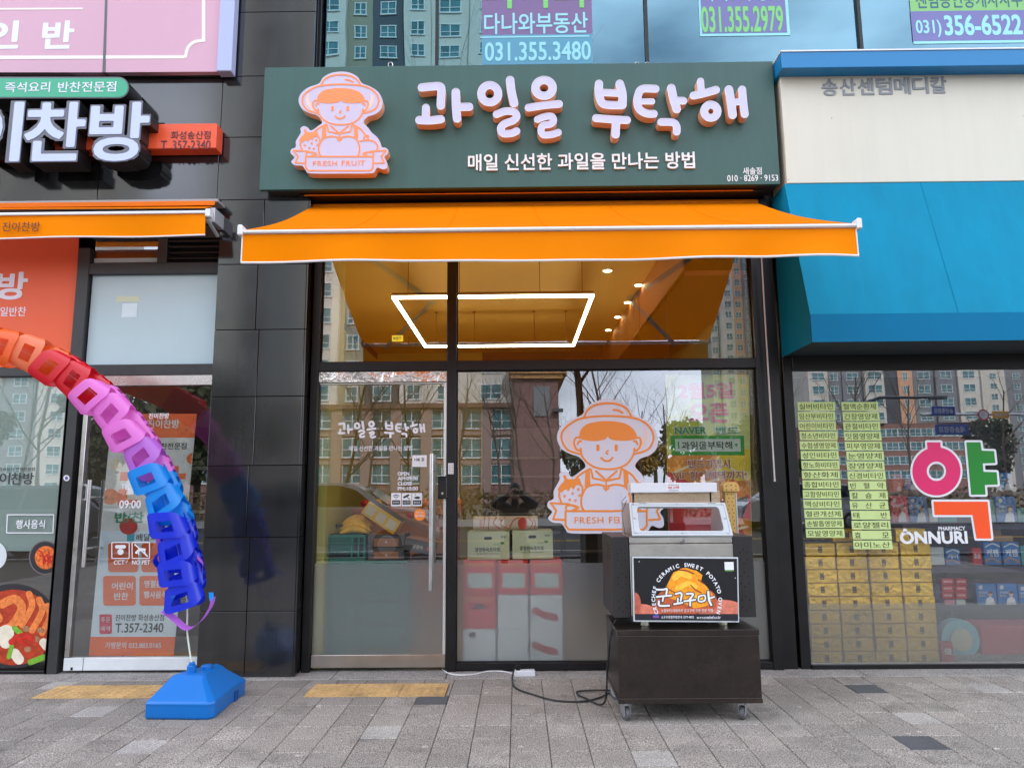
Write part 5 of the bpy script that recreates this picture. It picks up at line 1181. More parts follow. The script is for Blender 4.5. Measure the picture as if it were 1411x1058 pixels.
for i, (b, f) in enumerate(((736.5, 754), (754.5, 771))):
    o = rbox('gift_box', (507, b, 557, f), .14, .3, GRB, 'grey box with kraft label on the teal crate, %s of two' % ('upper', 'lower')[i], 'box', 'grey fruit gift boxes')
    pbox('label', (515, b + 5, 549, f - 1.5), .1385, .001, KR, o); ptext('과', (530.5, b + 8, 533.5, b + 12), .138, PRINT_W, o, bold=.03)
x0, x1, z0, z1 = rect((510, 731, 556, 737), .18); tag(MB().box(x0, x1, .16, .44, z0, z0 + .012).build('cardboard_lid', KR), 'flat brown cardboard sheet lying on the upper grey box', 'cardboard')
def tilted(name, p, ang, Y, dep, m, lab, cat, hh=None):
    """box whose front lower-left corner sits at a pixel, leaning by ang degrees"""
    (px, py), w, h_ = p; q = P(px, py, Y); o = thing(name, tuple(q), lab, cat); o.rotation_euler = (0, math.radians(ang), 0)
    me = MB().box(0, w, 0, dep, 0, h_).build('carton_body', m, None, .003); me.parent = o; return o
o = tilted('grape_box', ((497, 707), .30, .115), 33, .12, .22, mat('yellow_carton', c(226, 172, 40), .5), 'yellow and black printed fruit box leaning across the stack', 'box')
for i in range(3): 
    b_ = MB().box(.02 + i * .095, .09 + i * .095, -.0015, -.0005, .02, .09).build('label', mat('pale_print', c(206, 190, 160), .5), None); b_.parent = o
b_ = MB().box(0, .30, .0, .22, .116, .119).build('lid', BLACKF, None); b_.parent = o
o = tilted('fruit_tray', ((545, 716), .44, .05), 22, .40, .24, mat('kraft_tray', c(168, 112, 66), .6, blot=(9., .3)), 'long brown cardboard tray leaning behind the yellow box', 'tray')
for i, xx in enumerate((.08, .3)): b_ = MB().ball((xx, .1, .06), .03, 10).build('apple', mat('apple_red', c(196, 30, 40), .4), None, smooth=True); b_.parent = o
o = tilted('fruit_box', ((556, 757), .22, .09), 12, .10, .28, GRB, 'grey printed box leaning right behind the door handle', 'box')
b_ = MB().box(.17, .20, -.0015, -.0005, .03, .06).build('label', mat('coral_dot', c(226, 100, 70)), None); b_.parent = o; b_ = MB().box(0.001, .219, .001, .27, .0905, .096).build('lid', KR, None); b_.parent = o
me, co = text_mesh('달콤해', .03, .001); co[:, 0] = .06 + co[:, 0] * .03; co[:, 1] = .03 + co[:, 1] * .03; co[:, 2] *= .001; me.vertices.foreach_set('co', co.ravel()); t_ = place_flat(me, -.0005, .001, None, 'lettering', M('pale_print')); t_.parent = o
rbox('fruit_box', (563, 767, 612, 776), .12, .3, mat('dark_brown_box', c(64, 44, 36), .6), 'flat dark box under the leaning grey one', 'box')
YEL = mat('banana_yellow', c(240, 182, 24), .35, noise=(20, .25))
bb_ = thing('banana_bag', tuple(P(490, 737, .25)), 'knotted clear bag of yellow bananas on the top teal crate', 'bananas')
q = P(491, 728, .24)
for i in range(7):
    a0 = -1.1 + i * .32; pts = [(q.x - .11 + .22 * t + .012 * math.sin(i * 2.), .24 - .06 + i * .02, q.z - .03 + .055 * math.sin(PI * t) * (1 if i % 2 else .55) + .012 * i) for t in np.linspace(0, 1, 8)]
    MB().tube(pts, [.008, .017, .021, .023, .023, .021, .016, .006], 8).build('banana', YEL, bb_, smooth=True)
MB().tube([(q.x - .15, .22, q.z + .02), (q.x - .12, .24, q.z + .03), (q.x - .10, .24, q.z + .01)], [.02, .008, .02], 8).build('bag_knot', mat('dark_knot', (.05, .04, .02), .4), bb_, smooth=True)
tag(MB().box(*rect((443, 733, 500, 738), .2)[:2], .2, .45, rect((443, 733, 500, 738), .2)[2], rect((443, 733, 500, 738), .2)[2] + .012).build('leaf_liner', mat('leaf_liner', c(40, 74, 30), .8, noise=(40, .5), bump=(60, 1., .02))), 'dark green leafy liner under the bananas on the top crate', 'liner')
# fruit stand further in
st = thing('fruit_stand', (-1.0, 2.2, 0), 'wooden fruit stand deeper inside the shop, seen through the door', 'stand')
WD = mat('stand_wood', c(190, 120, 60), .55, noise=(5, .2))
MB().box(-1.7, -.6, 2.0, 2.6, 1.05, 1.12).box(-1.66, -.64, 2.04, 2.56, .1, 1.04).build('counter', WD, st, .005)
for i in range(9):
    x = -1.6 + i * .12; tag(MB().ball((x, 2.1 + (i % 3) * .1, 1.165), .045, 10).build('fruit', [mat('apple_red', c(196, 30, 40), .4), mat('banana_yellow', (1, 1, 0)), mat('orange_fruit', c(240, 140, 20), .45)][i % 3], None, smooth=True), '%s round fruit on the wooden stand, number %s from the left' % (('red', 'yellow', 'orange')[i % 3], ('one', 'two', 'three', 'four', 'five', 'six', 'seven', 'eight', 'nine')[i]), 'fruit', 'fruit on the wooden stand')
for i, (x0, x1) in enumerate(((-.3, .55), (.6, 1.45))):
    s_ = thing('cold_shelf', ((x0 + x1) / 2, 4.2, 0), 'dark open cold shelf inside the fruit shop, %s of two' % ('left', 'right')[i], 'fridge'); MB().box(x0, x1, 4.1, 4.6, 0, 2.1).build('cabinet', mat('slate_cabinet', (.05, .055, .08), .5), s_, .01)
    for k in range(7): MB().box(x0 + .02, x1 - .02, 4.0, 4.098, .25 + k * .24, .275 + k * .24).build('shelf', mat('shelf_edge', (.16, .17, .22), .4), s_)
# ================================================================ sweet potato oven on its rolling cabinet
DBR = mat('espresso_laminate', (.017, .0105, .0078), .34, noise=(3, .3), blot=(3., .5), speck=(60, .2)); ED = mat('laminate_edge', (.10, .08, .07), .5)
cx0, cx1, cy0, cy1, cz0, cz1 = X(853.5, 967, -1.21), X(1051, 970, -1.21), -1.21, -.69, Z(952, 969, -1.21), Z(950, 867.5, -1.21)
CB = thing('rolling_cabinet', ((cx0 + cx1) / 2, (cy0 + cy1) / 2, 0), 'dark brown rolling cabinet under the sweet potato oven', 'cabinet')
MB().box(cx0, cx1, cy0 + .022, cy1, cz0 + .027, cz1 - .032).build('carcass', DBR, CB, .002); MB().box(cx0 - .003, cx1 + .003, cy0, cy1 + .003, cz1 - .031, cz1).build('top_board', DBR, CB, .002)
MB().box(cx0 - .003, cx1 + .003, cy0, cy1 + .003, cz0, cz0 + .026).build('bottom_board', DBR, CB, .002); MB().box(cx0 + .001, cx1 - .001, cy0 + .001, cy0 + .021, cz0 + .0285, cz1 - .0335).build('front_panel', DBR, CB, .0015)
MB().box(cx0, cx1, cy0 - .0006, cy0 + .001, cz1 - .0345, cz1 - .0325).box(cx0, cx1, cy0 - .0006, cy0 + .001, cz0 + .0262, cz0 + .028).build('edge_band', ED, CB)
p = P(847, 868, -.9); MB().box(cx0 - .004, cx0 + .002, -.98, -.95, cz1 - .07, cz1 - .005).build('cable_slot', JOINT, CB)
RUB = mat('caster_rubber', (.10, .10, .105), .5); ZN = mat('zinc', (.55, .56, .57), .35, .9)
for (x, y, a) in ((cx0 + .045, cy0 + .05, 18), (cx1 - .10, cy0 + .05, -28), (cx0 + .05, cy1 - .06, 60), (cx1 - .09, cy1 - .06, -10)):
    o = thing('caster', (x, y, 0)); o.parent = CB; o.location = Vector((x, y, 0)) - CB.location
    rt = Matrix.Translation((x, y, 0)) @ Matrix.Rotation(math.radians(a), 4, 'Z')
    MB().cyl((.0, .012, .037), .037, .024, 22, axis='x').xf(rt).build('wheel', RUB, o, .003, smooth=True); MB().cyl((.0, .012, .037), .022, .028, 16, axis='x').xf(rt).build('hub', ZN, o, .002)
    MB().box(-.02, -.016, -.012, .036, .035, .085).box(.016, .02, -.012, .036, .035, .085).box(-.022, .022, -.02, .034, .085, .09).box(-.03, .03, -.03, .03, .099, cz0 - .001).cyl((0, 0, .094), .014, .012, 12).xf(rt).build('fork', ZN, o, .001)
OV = thing('sweet_potato_oven', (1.0, -.9, cz1), 'black and stainless sweet potato oven with white framed glass hood and poster', 'oven')
OBK = mat('oven_black', (.018, .016, .016), .42, noise=(6, .2)); ST2 = mat('dull_stainless', (.52, .50, .46), .34, .95, noise=(6, .12), bump=(4, .25, .01))
oy0 = -1.12; lx0, lx1 = X(844.6, 795, oy0), X(868, 795, oy0); rx0, rx1 = X(1011.5, 797, oy0), X(1039.5, 797, oy0)
ozb, ozt = Z(860, 851, oy0), Z(860, 739.5, oy0)
HOLE = mat('hole_dark', (.002, .002, .002), .9)
for (a, b) in ((lx0, lx1), (rx0, rx1)):
    sb = MB().box(a, b, oy0, -.60, ozb, ozt).build('side_box', OBK, OV, .003); cxm = (a + b) / 2
    g = MB()
    for k in range(3):
        zz = ozt - .075 - k * .135
        for (u, w) in ((0, .0), (-.022, -.02), (.022, -.02), (-.022, -.06), (.022, -.06), (0, -.08)): g.cyl((cxm + u + .003, oy0 - .0005, zz + w), .0042, .002, 8, axis='y')
    g.build('vent_holes', HOLE, sb)
g = MB()
for k in range(5):
    for j in range(4): g.cyl((lx0 - .0005, -1.0 + j * .04, ozt - .06 - k * .02), .003, .002, 6, axis='x')
g.build('vent_holes', HOLE, OV)
bz = Z(940, 765, -1.13)
MB().box(lx1 + .002, rx0 - .002, -1.135, -.62, ozb + .01, Z(940, 749, -1.135)).build('body', ST2, OV, .003); MB().box(lx1 + .002, rx0 - .004, -1.133, -.62, Z(940, 748, -1.133), Z(940, 740, -1.133)).build('rim', ST2, OV, .002)
p = P(940, 744.5, -1.13); MB().cyl((p.x, -1.142, p.z), .013, .02, 16, axis='y').cyl((p.x, -1.153, p.z), .007, .006, 12, axis='y').build('lock_knob', mat('chrome', (.5, .5, .5), .15, 1), OV, .001)
# sloping hood with a glass window in a white frame
hb = [P(871, 739.5, -1.13), P(1009.5, 739.5, -1.13)]; ht = [P(866.5, 694.5, -.945), P(998.5, 694.5, -.945)]
hu = (hb[1] - hb[0]); hv_ = (ht[0] - hb[0]); hn = hu.cross(hv_).normalized()
if hn.y > 0: hn = -hn
def hq(u, v, t=0.): return hb[0] + hu * u + (ht[0] - hb[0]) * v + hn * t
HW = mat('white_enamel', (.50, .555, .575), .3, noise=(5, .03))
g = MB(); out_ = [(0, 0), (1, 0), (1, 1), (0, 1)]; m_u, m_v = .075, .13
inn_ = []
for cx, cy, a in ((1 - m_u - .03, m_v + .12, -90), (1 - m_u - .03, 1 - m_v - .12, 0), (m_u + .03, 1 - m_v - .12, 90), (m_u + .03, m_v + .12, 180)):
    inn_ += [(cx + .03 * math.cos(math.radians(a + t)), cy + .12 * math.sin(math.radians(a + t))) for t in (0, 30, 60, 90)]
for t0 in (0, .012):
    pass
segs = [(1, 0), (1, .5), (1, 1), (.5, 1), (0, 1), (0, .5), (0, 0), (.5, 0)]
def outer_pt(i):
    u, v = inn_[i]; du, dv = u - .5, v - .5; k = .5 / max(abs(du), abs(dv)); return (.5 + du * k, .5 + dv * k)
corner_i = [1, 5, 9, 13]
OUT = []
for i in range(16):
    q = outer_pt(i)
    if i % 4 in (1, 2): q = ((1, 0), (1, 1), (0, 1), (0, 0))[i // 4]
    elif i % 4 == 0: q = ((inn_[i][0], 0), (1, inn_[i][1]), (inn_[i][0], 1), (0, inn_[i][1]))[i // 4]
    else: q = ((1, inn_[i][1]), (inn_[i][0], 1), (0, inn_[i][1]), (inn_[i][0], 0))[i // 4]
    OUT.append(q)
for i in range(16):
    j = (i + 1) % 16
    g.face([hq(*inn_[i], .014), hq(*inn_[j], .014), hq(*OUT[j], .014), hq(*OUT[i], .014)]); g.face([hq(*inn_[i], .0), hq(*inn_[j], .0), hq(*inn_[j], .014), hq(*inn_[i], .014)]); g.face([hq(*OUT[i], .014), hq(*OUT[j], .014), hq(*OUT[j], 0), hq(*OUT[i], 0)])
hood = g.build('hood_frame', HW, OV)
g = MB()
for u, v in ((.04, .06), (.5, .06), (.96, .06), (.04, .94), (.5, .94), (.96, .94), (.04, .5), (.96, .5)): q = hq(u, v, .016); g.tube([q, q + hn * .003], .005, 8)
g.build('screw', ZN, hood)
g = MB(); ins = .022
for (a, b) in (((ins, .07), (1 - ins, .07)), ((1 - ins, .07), (1 - ins, .93)), ((1 - ins, .93), (ins, .93)), ((ins, .93), (ins, .07))): g.tube([hq(*a, .0145), hq(*b, .0145)], .0012, 4)
g.build('frame_seam', mat('seam_grey', (.3, .33, .35), .5), hood)
MB().face([hq(m_u - .01, m_v - .02, .004), hq(1 - m_u + .01, m_v - .02, .004), hq(1 - m_u + .01, 1 - m_v + .02, .004), hq(m_u - .01, 1 - m_v + .02, .004)]).build('hood_glass', glass('hood_glass', (.80, .86, .9), 1.6, .02), hood)
for u in (.14, .86): q = hq(u, 1., .008); MB().box(q.x - .022, q.x + .022, q.y - .012, q.y + .004, q.z - .004, q.z + .008).build('hinge', ZN, hood, .001)
g = MB()                                           # cheeks and tray inside the hood
g.face([hb[0], ht[0], (ht[0].x, -.64, ht[0].z), (hb[0].x, -.64, hb[0].z)]).face([hb[1], ht[1], (ht[1].x, -.64, ht[1].z), (hb[1].x, -.64, hb[1].z)])
g.build('cheek', ST2, OV)
MB().box(hb[0].x + .01, hb[1].x - .01, -1.11, -.65, hb[0].z - .02, hb[0].z + .004).build('tray', mat('tray_grey', (.16, .18, .2), .5), OV)
MB().box(ht[0].x, ht[1].x, -.93, -.64, ht[0].z - .003, ht[0].z + .004).build('top_sheet', ST2, OV)
a = rect((870, 678.5, 992, 694), -.86); MB().box(a[0], a[1], -.86, -.845, ht[0].z + .004, a[3] + .01).build('backsplash', mat('amber_stainless', (.62, .48, .34), .25, .9, noise=(2, .15), bump=(3, .2, .01)), OV)
a = rect((869, 665, 988, 678.5), -.93); lb = MB().box(a[0], a[1], -.93, -.80, a[2], a[3]).build('light_box', mat('light_box_white', (.72, .72, .74), .3), OV, .003)
pbox('sticker', (918, 666, 938, 677.5), -.932, .0015, PRINT_W, lb); ptext('국산 고구마', (920, 669.5, 936, 673.5), -.9322, RINK, lb, bold=.03); pbox('sticker_line', (920, 667.5, 936, 668), -.9335, .001, DK, lb); pbox('sticker_line', (920, 675.2, 936, 675.8), -.9335, .001, DK, lb)
MB().box(a[0] + .02, a[0] + .03, -.86, -.85, a[2] - .07, a[2]).box(a[1] - .03, a[1] - .02, -.86, -.85, a[2] - .07, a[2]).build('light_box_stay', ZN, OV)
PERF = mat('perforated_brass', c(206, 166, 96), .4, .35)
a = rect((1000, 677, 1014.5, 737), -.80); pf = MB().box(a[0], a[1], -.80, -.74, a[2], a[3]).build('chimney', PERF, OV, .003); b = rect((996, 664, 1018, 677), -.81); MB().prism([(b[0], b[2]), (b[1], b[2]), (b[1], b[2] + .035), (b[1] - .02, b[3]), (b[0] + .02, b[3]), (b[0], b[2] + .035)], 'y', -.82, -.73).build('chimney_cap', PERF, OV, .002)
g = MB()
for k in range(11):
    for j in (0, 1): g.cyl((a[0] + .016 + j * .028 + (k % 2) * .008, -.8005, a[2] + .02 + k * .0235), .0035, .002, 6, axis='y')
for k, (u, w) in enumerate(((.02, .035), (.05, .04), (.08, .035), (.02, .012), (.05, .012), (.08, .012))): g.cyl((b[0] + u, -.8205, b[2] + w), .004, .002, 6, axis='y')
g.build('holes', HOLE, pf)
MB().box(a[1] + .001, a[1] + .009, -.80, -.74, a[2], a[3] - .01).build('side_plate', mat('aqua_steel', (.5, .6, .6), .35, .6), OV)
g = MB(); q = P(991, 686, -.78)
for i in range(10): g.ball((q.x + RND.uniform(-.02, .02), -.78 + RND.uniform(-.02, .02), q.z + RND.uniform(-.045, .04)), .010, 6)
g.build('cable_chain', mat('chain_grey', (.4, .38, .34), .4, .8), OV)
a = rect((854, 679, 867, 736), -.92); MB().box(a[0], a[0] + .004, -1.0, -.7, ozt, a[3]).build('acrylic_guard', glass('acrylic', (.93, .94, .94), 2.2), OV)
g = MB(); g.tube([(a[0] + .01, -.9, ozt), (a[0] + .005, -.9, ozt + .1), (a[0] + .015, -.9, ozt + .2), (a[0] + .045, -.9, ozt + .235)], .002, 5).tube([(a[0] + .03, -.92, ozt), (a[0] + .012, -.92, ozt + .13), (a[0] + .045, -.92, ozt + .21)], .002, 5); g.build('wire', DK, OV)
for px in (888.5, 996): q = P(px, 860, -1.06); MB().tube([(q.x, -1.06, cz1), (q.x, -1.06, ozb + .012)], .026, 14).build('foot', mat('nickel', (.56, .53, .42), .28, 1), OV, .002); MB().tube([(q.x, -.68, cz1), (q.x, -.68, ozb + .012)], .026, 14).build('foot', M('nickel'), OV, .002)
MB().box(lx0, rx1, -1.05, -.62, ozb + .0, ozb + .009).build('base_tray', OBK, OV)
# poster on the oven front
PO = thing('oven_poster', (0, 0, 0)); yo = -1.16
PO.parent = OV; PO.location = Vector((X(945, 857, yo), yo, Z(945, 857, yo))) - OV.location
po = [(871, 766.5), (1017, 767.5), (1018.5, 857), (873, 856)]
quad(po, yo, .012, mat('poster_frame_pale', (.62, .64, .64), .35), PO, 'frame'); quad([(873, 768.5), (1015.5, 769.5), (1017, 855), (875, 854)], yo - .0015, .0015, mat('poster_black', (.012, .012, .014), .3), PO, 'sheet')
bb = (872, 768, 1018, 856); lim2 = lambda A, B: np.maximum(np.maximum(874.5 - A, A - 1016.5), B - 845.5)
SPK = mat('sweet_potato_skin', c(214, 120, 96), .5, noise=(30, .25)); SPF = mat('sweet_potato_flesh', c(250, 158, 34), .4, noise=(60, .28)); SPD = mat('potato_char', c(150, 64, 24), .5); SPY = mat('potato_yellow', c(252, 196, 66), .4, noise=(50, .15))
Yo = yo - .0028
art(clip(U(D_(885, 846, 22, 14), D_(920, 845, 34, 12), D_(995, 843, 34, 17)), lim2), Yo, SPK, PO, bb, .8); art(clip(U(D_(875, 832, 8, 16)), lim2), Yo - .0006, mat('potato_skin_dark', c(190, 96, 76), .5, noise=(30, .3)), PO, bb, .8)
art(clip(U(D_(920, 830, 16, 18), D_(972, 828, 16, 16), D_(945, 838, 26, 9)), lim2), Yo - .0012, mat('potato_red_skin', c(196, 92, 50), .5, noise=(30, .3)), PO, bb, .8)
art(lambda A, B: d_poly(A, B, [(916, 812), (922, 800), (928, 788), (934, 786), (938, 783), (946, 782), (952, 784), (960, 786), (968, 792), (966, 800), (974, 808), (984, 822), (976, 834), (958, 838), (944, 832), (930, 826), (918, 822)]), Yo - .002, SPF, PO, bb, .6)
art(U(S([(930, 796), (938, 790), (950, 794)], 4), S([(934, 810), (948, 804), (958, 808)], 3.5), S([(960, 822), (968, 828)], 3)), Yo - .0032, SPY, PO, bb, .6); art(U(S([(936, 785), (946, 786), (956, 790)], .9), S([(952, 806), (958, 812), (966, 816)], .8), S([(922, 812), (930, 816)], .8), S([(962, 798), (970, 804)], .7)), Yo - .0034, SPD, PO, bb, .35)
CAL = [([(905, 812), (914, 812), (919, 811), (918, 818)], 1.3), ([(905, 822), (914, 821), (925, 820)], 1.3), ([(914, 822), (913, 828)], 1.1), ([(908, 828), (909, 834), (922, 834)], 1.4),
       ([(931, 818), (939, 817), (938, 827)], 1.3), ([(934, 824), (934, 831)], 1.1), ([(929, 832), (940, 830)], 1.4), ([(946, 818), (955, 818), (950, 826)], 1.3), ([(943, 828), (958, 826)], 1.3), ([(951, 827), (951, 834)], 1.2),
       ([(963, 821), (963, 828), (971, 827), (971, 820), (963, 821)], 1.1), ([(976, 815), (977, 826), (980, 833)], 1.5), ([(978, 824), (984, 822)], 1.2)]
art(lambda A, B: np.minimum.reduce([d_stroke(A, B, spline(p), r + 1) for p, r in CAL]), Yo - .0044, PRINT_K, PO, (900, 805, 990, 840), .4, 'letter_shadow'); art(lambda A, B: np.minimum.reduce([d_stroke(A, B, spline(p), r) for p, r in CAL]), Yo - .0056, PRINT_W, PO, (900, 805, 990, 840), .35, 'calligraphy')
s_ = 'CRECHEF CERAMIC SWEET POTATO OVEN'
aa = math.radians(112); n = len(s_); joined = []
allv, allf = [], []
sc_px = P(947, 824, yo).x - P(946, 824, yo).x; pc = P(946, 825, yo)
for i, ch in enumerate(s_):
    if ch == ' ': continue
    an = -aa + 2 * aa * i / (n - 1); me, co = text_mesh(ch, .045, .001, res=2); mn, mx_ = co.min(0), co.max(0)
    co = co.copy(); co[:, 0] -= (mn[0] + mx_[0]) / 2; k_ = 5.2 / .73 * sc_px; co[:, :2] *= k_
    R_ = 43.5 * sc_px; xx = co[:, 0] * math.cos(an) + (co[:, 1] + R_) * math.sin(an); zz = -co[:, 0] * math.sin(an) + (co[:, 1] + R_) * math.cos(an)
    b0 = len(allv); allv += [(pc.x + a_, Yo - .0045 - c_ * .001, pc.z + b_) for a_, b_, c_ in zip(xx, zz, co[:, 2])]
    allf += [tuple(b0 + v for v in f.vertices) for f in me.polygons]
g = MB(); g.v, g.f, g.m = allv, allf, [0] * len(allf); g.build('arc_lettering', PRINT_W, PO)
pbox('label', (998.5, 774, 1011, 785), Yo, .001, PRINT_W, PO); pbox('label_band', (999, 785.2, 1011, 787), Yo, .001, LEAF, PO)
ptext('소형부터 대형까지 군고구마 오븐 전문 직영', (911, 838.5, 982, 843), Yo - .004, PRINT_W, PO)
quad([(875, 846), (1017, 846.5), (1017, 855), (875, 854)], Yo, .001, mat('poster_strip', (.02, .02, .028), .35), PO, 'strip'); ptext('소우주종합주방안내 1577-4892', (911, 847.8, 956, 851.8), Yo - .0002, PRINT_W, PO, bold=.01); ptext('www.crechef.co.kr', (960, 848, 993, 852.2), Yo - .0002, PRINT_W, PO, bold=.01)
pbox('flag_mark', (900, 847, 908, 851), Yo - .001, .001, mat('flag_blue', c(60, 90, 190)), PO); pbox('flag_mark', (900, 849, 908, 850), Yo - .002, .001, RINK, PO)
g = MB()
for (px, py) in ((880.5, 773.5), (1013, 796)): q = P(px, py, yo); g.ball((q.x, yo - .002, q.z), .004, 8)
g.build('screw', ZN, PO)
# cords and socket strip
def gp(px, py, z): q = G(px, py, z); return (q.x, q.y, z)
def curve3(pts, n=8):
    xy = spline([(p[0], p[1]) for p in pts], n=n); zz = spline([(p[2], 0) for p in pts], n=n); return [(a[0], a[1], b[0]) for a, b in zip(xy, zz)]
ps = gp(723, 927, .02)
PST = thing('power_strip', (ps[0], ps[1], 0), 'white socket strip lying on the paving below the window', 'power strip'); PST.rotation_euler = (0, 0, math.radians(4))
def lpart(mb, n, m, par, bv=.0): 
    o = mb.build(n, m, None, bv); o.parent = par; return o
lpart(MB().box(-.072, .072, -.026, .026, .001, .042), 'housing', mat('white_plastic', (.78, .79, .82), .35), PST, .005)
for i in range(2): b_ = lpart(MB().cyl((-.0 + i * .045, 0, .0425), .017, .003, 18), 'socket', mat('socket_grey', (.55, .55, .58), .4), PST)
lpart(MB().cyl((-.045, 0, .052), .017, .02, 14).box(-.062, -.03, -.012, .012, .06, .075), 'plug', BLACKF, PST, .003)
tag(MB().tube(curve3([gp(609, 921, .006), gp(618, 927, .006), gp(634, 929.5, .006), gp(655, 928, .006), gp(672, 924.5, .006), gp(692, 924.5, .006), (ps[0] - .07, ps[1], .015)]), .0045, 8).build('extension_cable', mat('white_cord', (.75, .75, .76), .4), None, smooth=True), 'white cord running from the door to the socket strip', 'cord')
q0 = P(858, 853, -1.0); q1 = P(849, 870, -1.05)
pts = [(ps[0] - .045, ps[1], .075), (ps[0] - .075, ps[1] - .02, .05), gp(706, 938, .008), gp(712, 948, .008), gp(735, 956.5, .008), gp(765, 964.5, .008), gp(800, 966, .008), gp(822, 962, .008), gp(838, 955, .008), gp(843, 951.5, .01), gp(830, 950.5, .012), gp(800, 951.5, .010), gp(795, 955, .010), gp(806, 961, .012), (cx0 - .055, -.93, .03), (cx0 - .035, -.98, .25), (q1.x - .02, -1.0, .46), (q0.x - .01, -.98, q0.z + .02), (q0.x + .06, -.96, q0.z + .02)]
tag(MB().tube(curve3(pts), .0058, 8).build('extension_cable', mat('black_cord', (.014, .014, .015), .45), None, smooth=True), 'black cord looping from the socket strip up to the oven', 'cord')
# ================================================================ rainbow link spinner on its water filled base
YW = -.80
SP = thing('rainbow_spinner_stand', tuple(G(258, 975)), 'rainbow chain of hollow plastic links arching up from a bright blue water base', 'spinner')
BLU = mat('blue_tank_plastic', c(0, 106, 186), .36, noise=(3, .04), bump=(30, .1, .004))
fl, frr, r1 = G(199, 991), G(284, 992), G(315, 972)
foot = [(fl.x, fl.y), (frr.x, frr.y), (frr.x + .035, frr.y + .03), (r1.x, r1.y + .05), (r1.x + .01, r1.y + .24), (r1.x - .09, r1.y + .34), (fl.x + .17, fl.y + .40), (fl.x + .03, fl.y + .18)]
cxm = sum(p[0] for p in foot) / 8; cym = sum(p[1] for p in foot) / 8
topc = (X(275, 925, -.82), -.80)
levels = [(.0, .97, 0), (.012, 1., 0), (.075, 1., 0), (.085, 1.012, 0), (.098, .985, 0), (.172, .62, .85), (.198, .52, 1.), (.205, .48, 1.)]
g = MB(); rings = []
for z, s_, k in levels:
    ox, oy = cxm + (topc[0] - cxm) * k * .8, cym + (topc[1] - cym) * k * .8
    rings.append([(ox + (p[0] - cxm) * s_, oy + (p[1] - cym) * s_, z) for p in foot])
for a, b in zip(rings[:-1], rings[1:]):
    for i in range(8): g.face([a[i], a[(i + 1) % 8], b[(i + 1) % 8], b[i]])
g.face(rings[-1]); g.face(rings[0])
base = None
o = g.build('water_base', BLU, SP); me = o.data
bm = bmesh.new(); bm.from_mesh(me); bmesh.ops.remove_doubles(bm, verts=bm.verts, dist=1e-5); bmesh.ops.recalc_face_normals(bm, faces=bm.faces)
ed = [e for e in bm.edges if len(e.link_faces) == 2 and e.calc_face_angle(0) > .3]; bmesh.ops.bevel(bm, geom=ed, offset=.012, segments=3, profile=.5, affect='EDGES', clamp_overlap=True)
for f in bm.faces: f.smooth = True
for e in bm.edges:
    if len(e.link_faces) == 2 and e.calc_face_angle(0) > .9: e.smooth = False
bm.to_mesh(me); bm.free(); base = o
pb = P(264.5, 915, -.86)
ztop = .203
MB().cyl((pb.x, pb.y, ztop + .018), .028, .05, 18).cyl((pb.x, pb.y, ztop + .05), .018, .022, 16).build('pole_socket', BLU, base, .004, smooth=True)
q = P(283, 921, -.80); MB().cyl((q.x, -.78, ztop + .012), .034, .028, 18).build('filler_cap', BLU, base, .005, smooth=True)
pm = frr.lerp(r1, .75); MB().box(r1.x - .03, r1.x + .006, r1.y + .08, r1.y + .14, .0, .06).build('grip_recess', mat('blue_recess', c(0, 70, 140), .5), base)
# arched glass fibre rod, then the links threaded on it
PTS = [(264.5, 915), (261, 870), (258, 840), (254, 800), (246, 760), (238, 722), (229, 693), (214, 658), (200, 630), (180, 600), (160, 572), (134, 546), (108, 525), (80, 506), (48, 491), (15, 478), (-22, 470), (-60, 470)]
def wp(px, py): q = P(px, py, YW); return Vector((q.x, YW - .0, q.z))
W3 = [wp(*p) for p in PTS]; W3[0] = Vector((pb.x, pb.y, ztop + .04)); W3[1].y = -.83
rodp = []
sx = spline([(p.x, p.z) for p in W3], n=5); sy = spline([(p.y, 0) for p in W3], n=5); rodp = [Vector((a[0], b[0], a[1])) for a, b in zip(sx, sy)]
MB().tube(rodp, .0052, 8).build('rod', mat('glass_fibre', c(206, 214, 196), .4), SP, smooth=True)
COLS = {'dk': (12, 52, 226), 'bl': (0, 156, 244), 'vi': (205, 120, 228), 'pk': (246, 132, 226), 'rd': (228, 22, 42), 'or': (250, 108, 30), 'pc': (250, 140, 92), 'in': (22, 22, 150)}
LM = {k: cloth('link_' + k, c(*v), .38) for k, v in COLS.items()}
for m_ in LM.values():
    for nd in m_.node_tree.nodes:
        if nd.type == 'MIX_SHADER' and abs(nd.inputs[0].default_value - .02) < .01: nd.inputs[0].default_value = .05
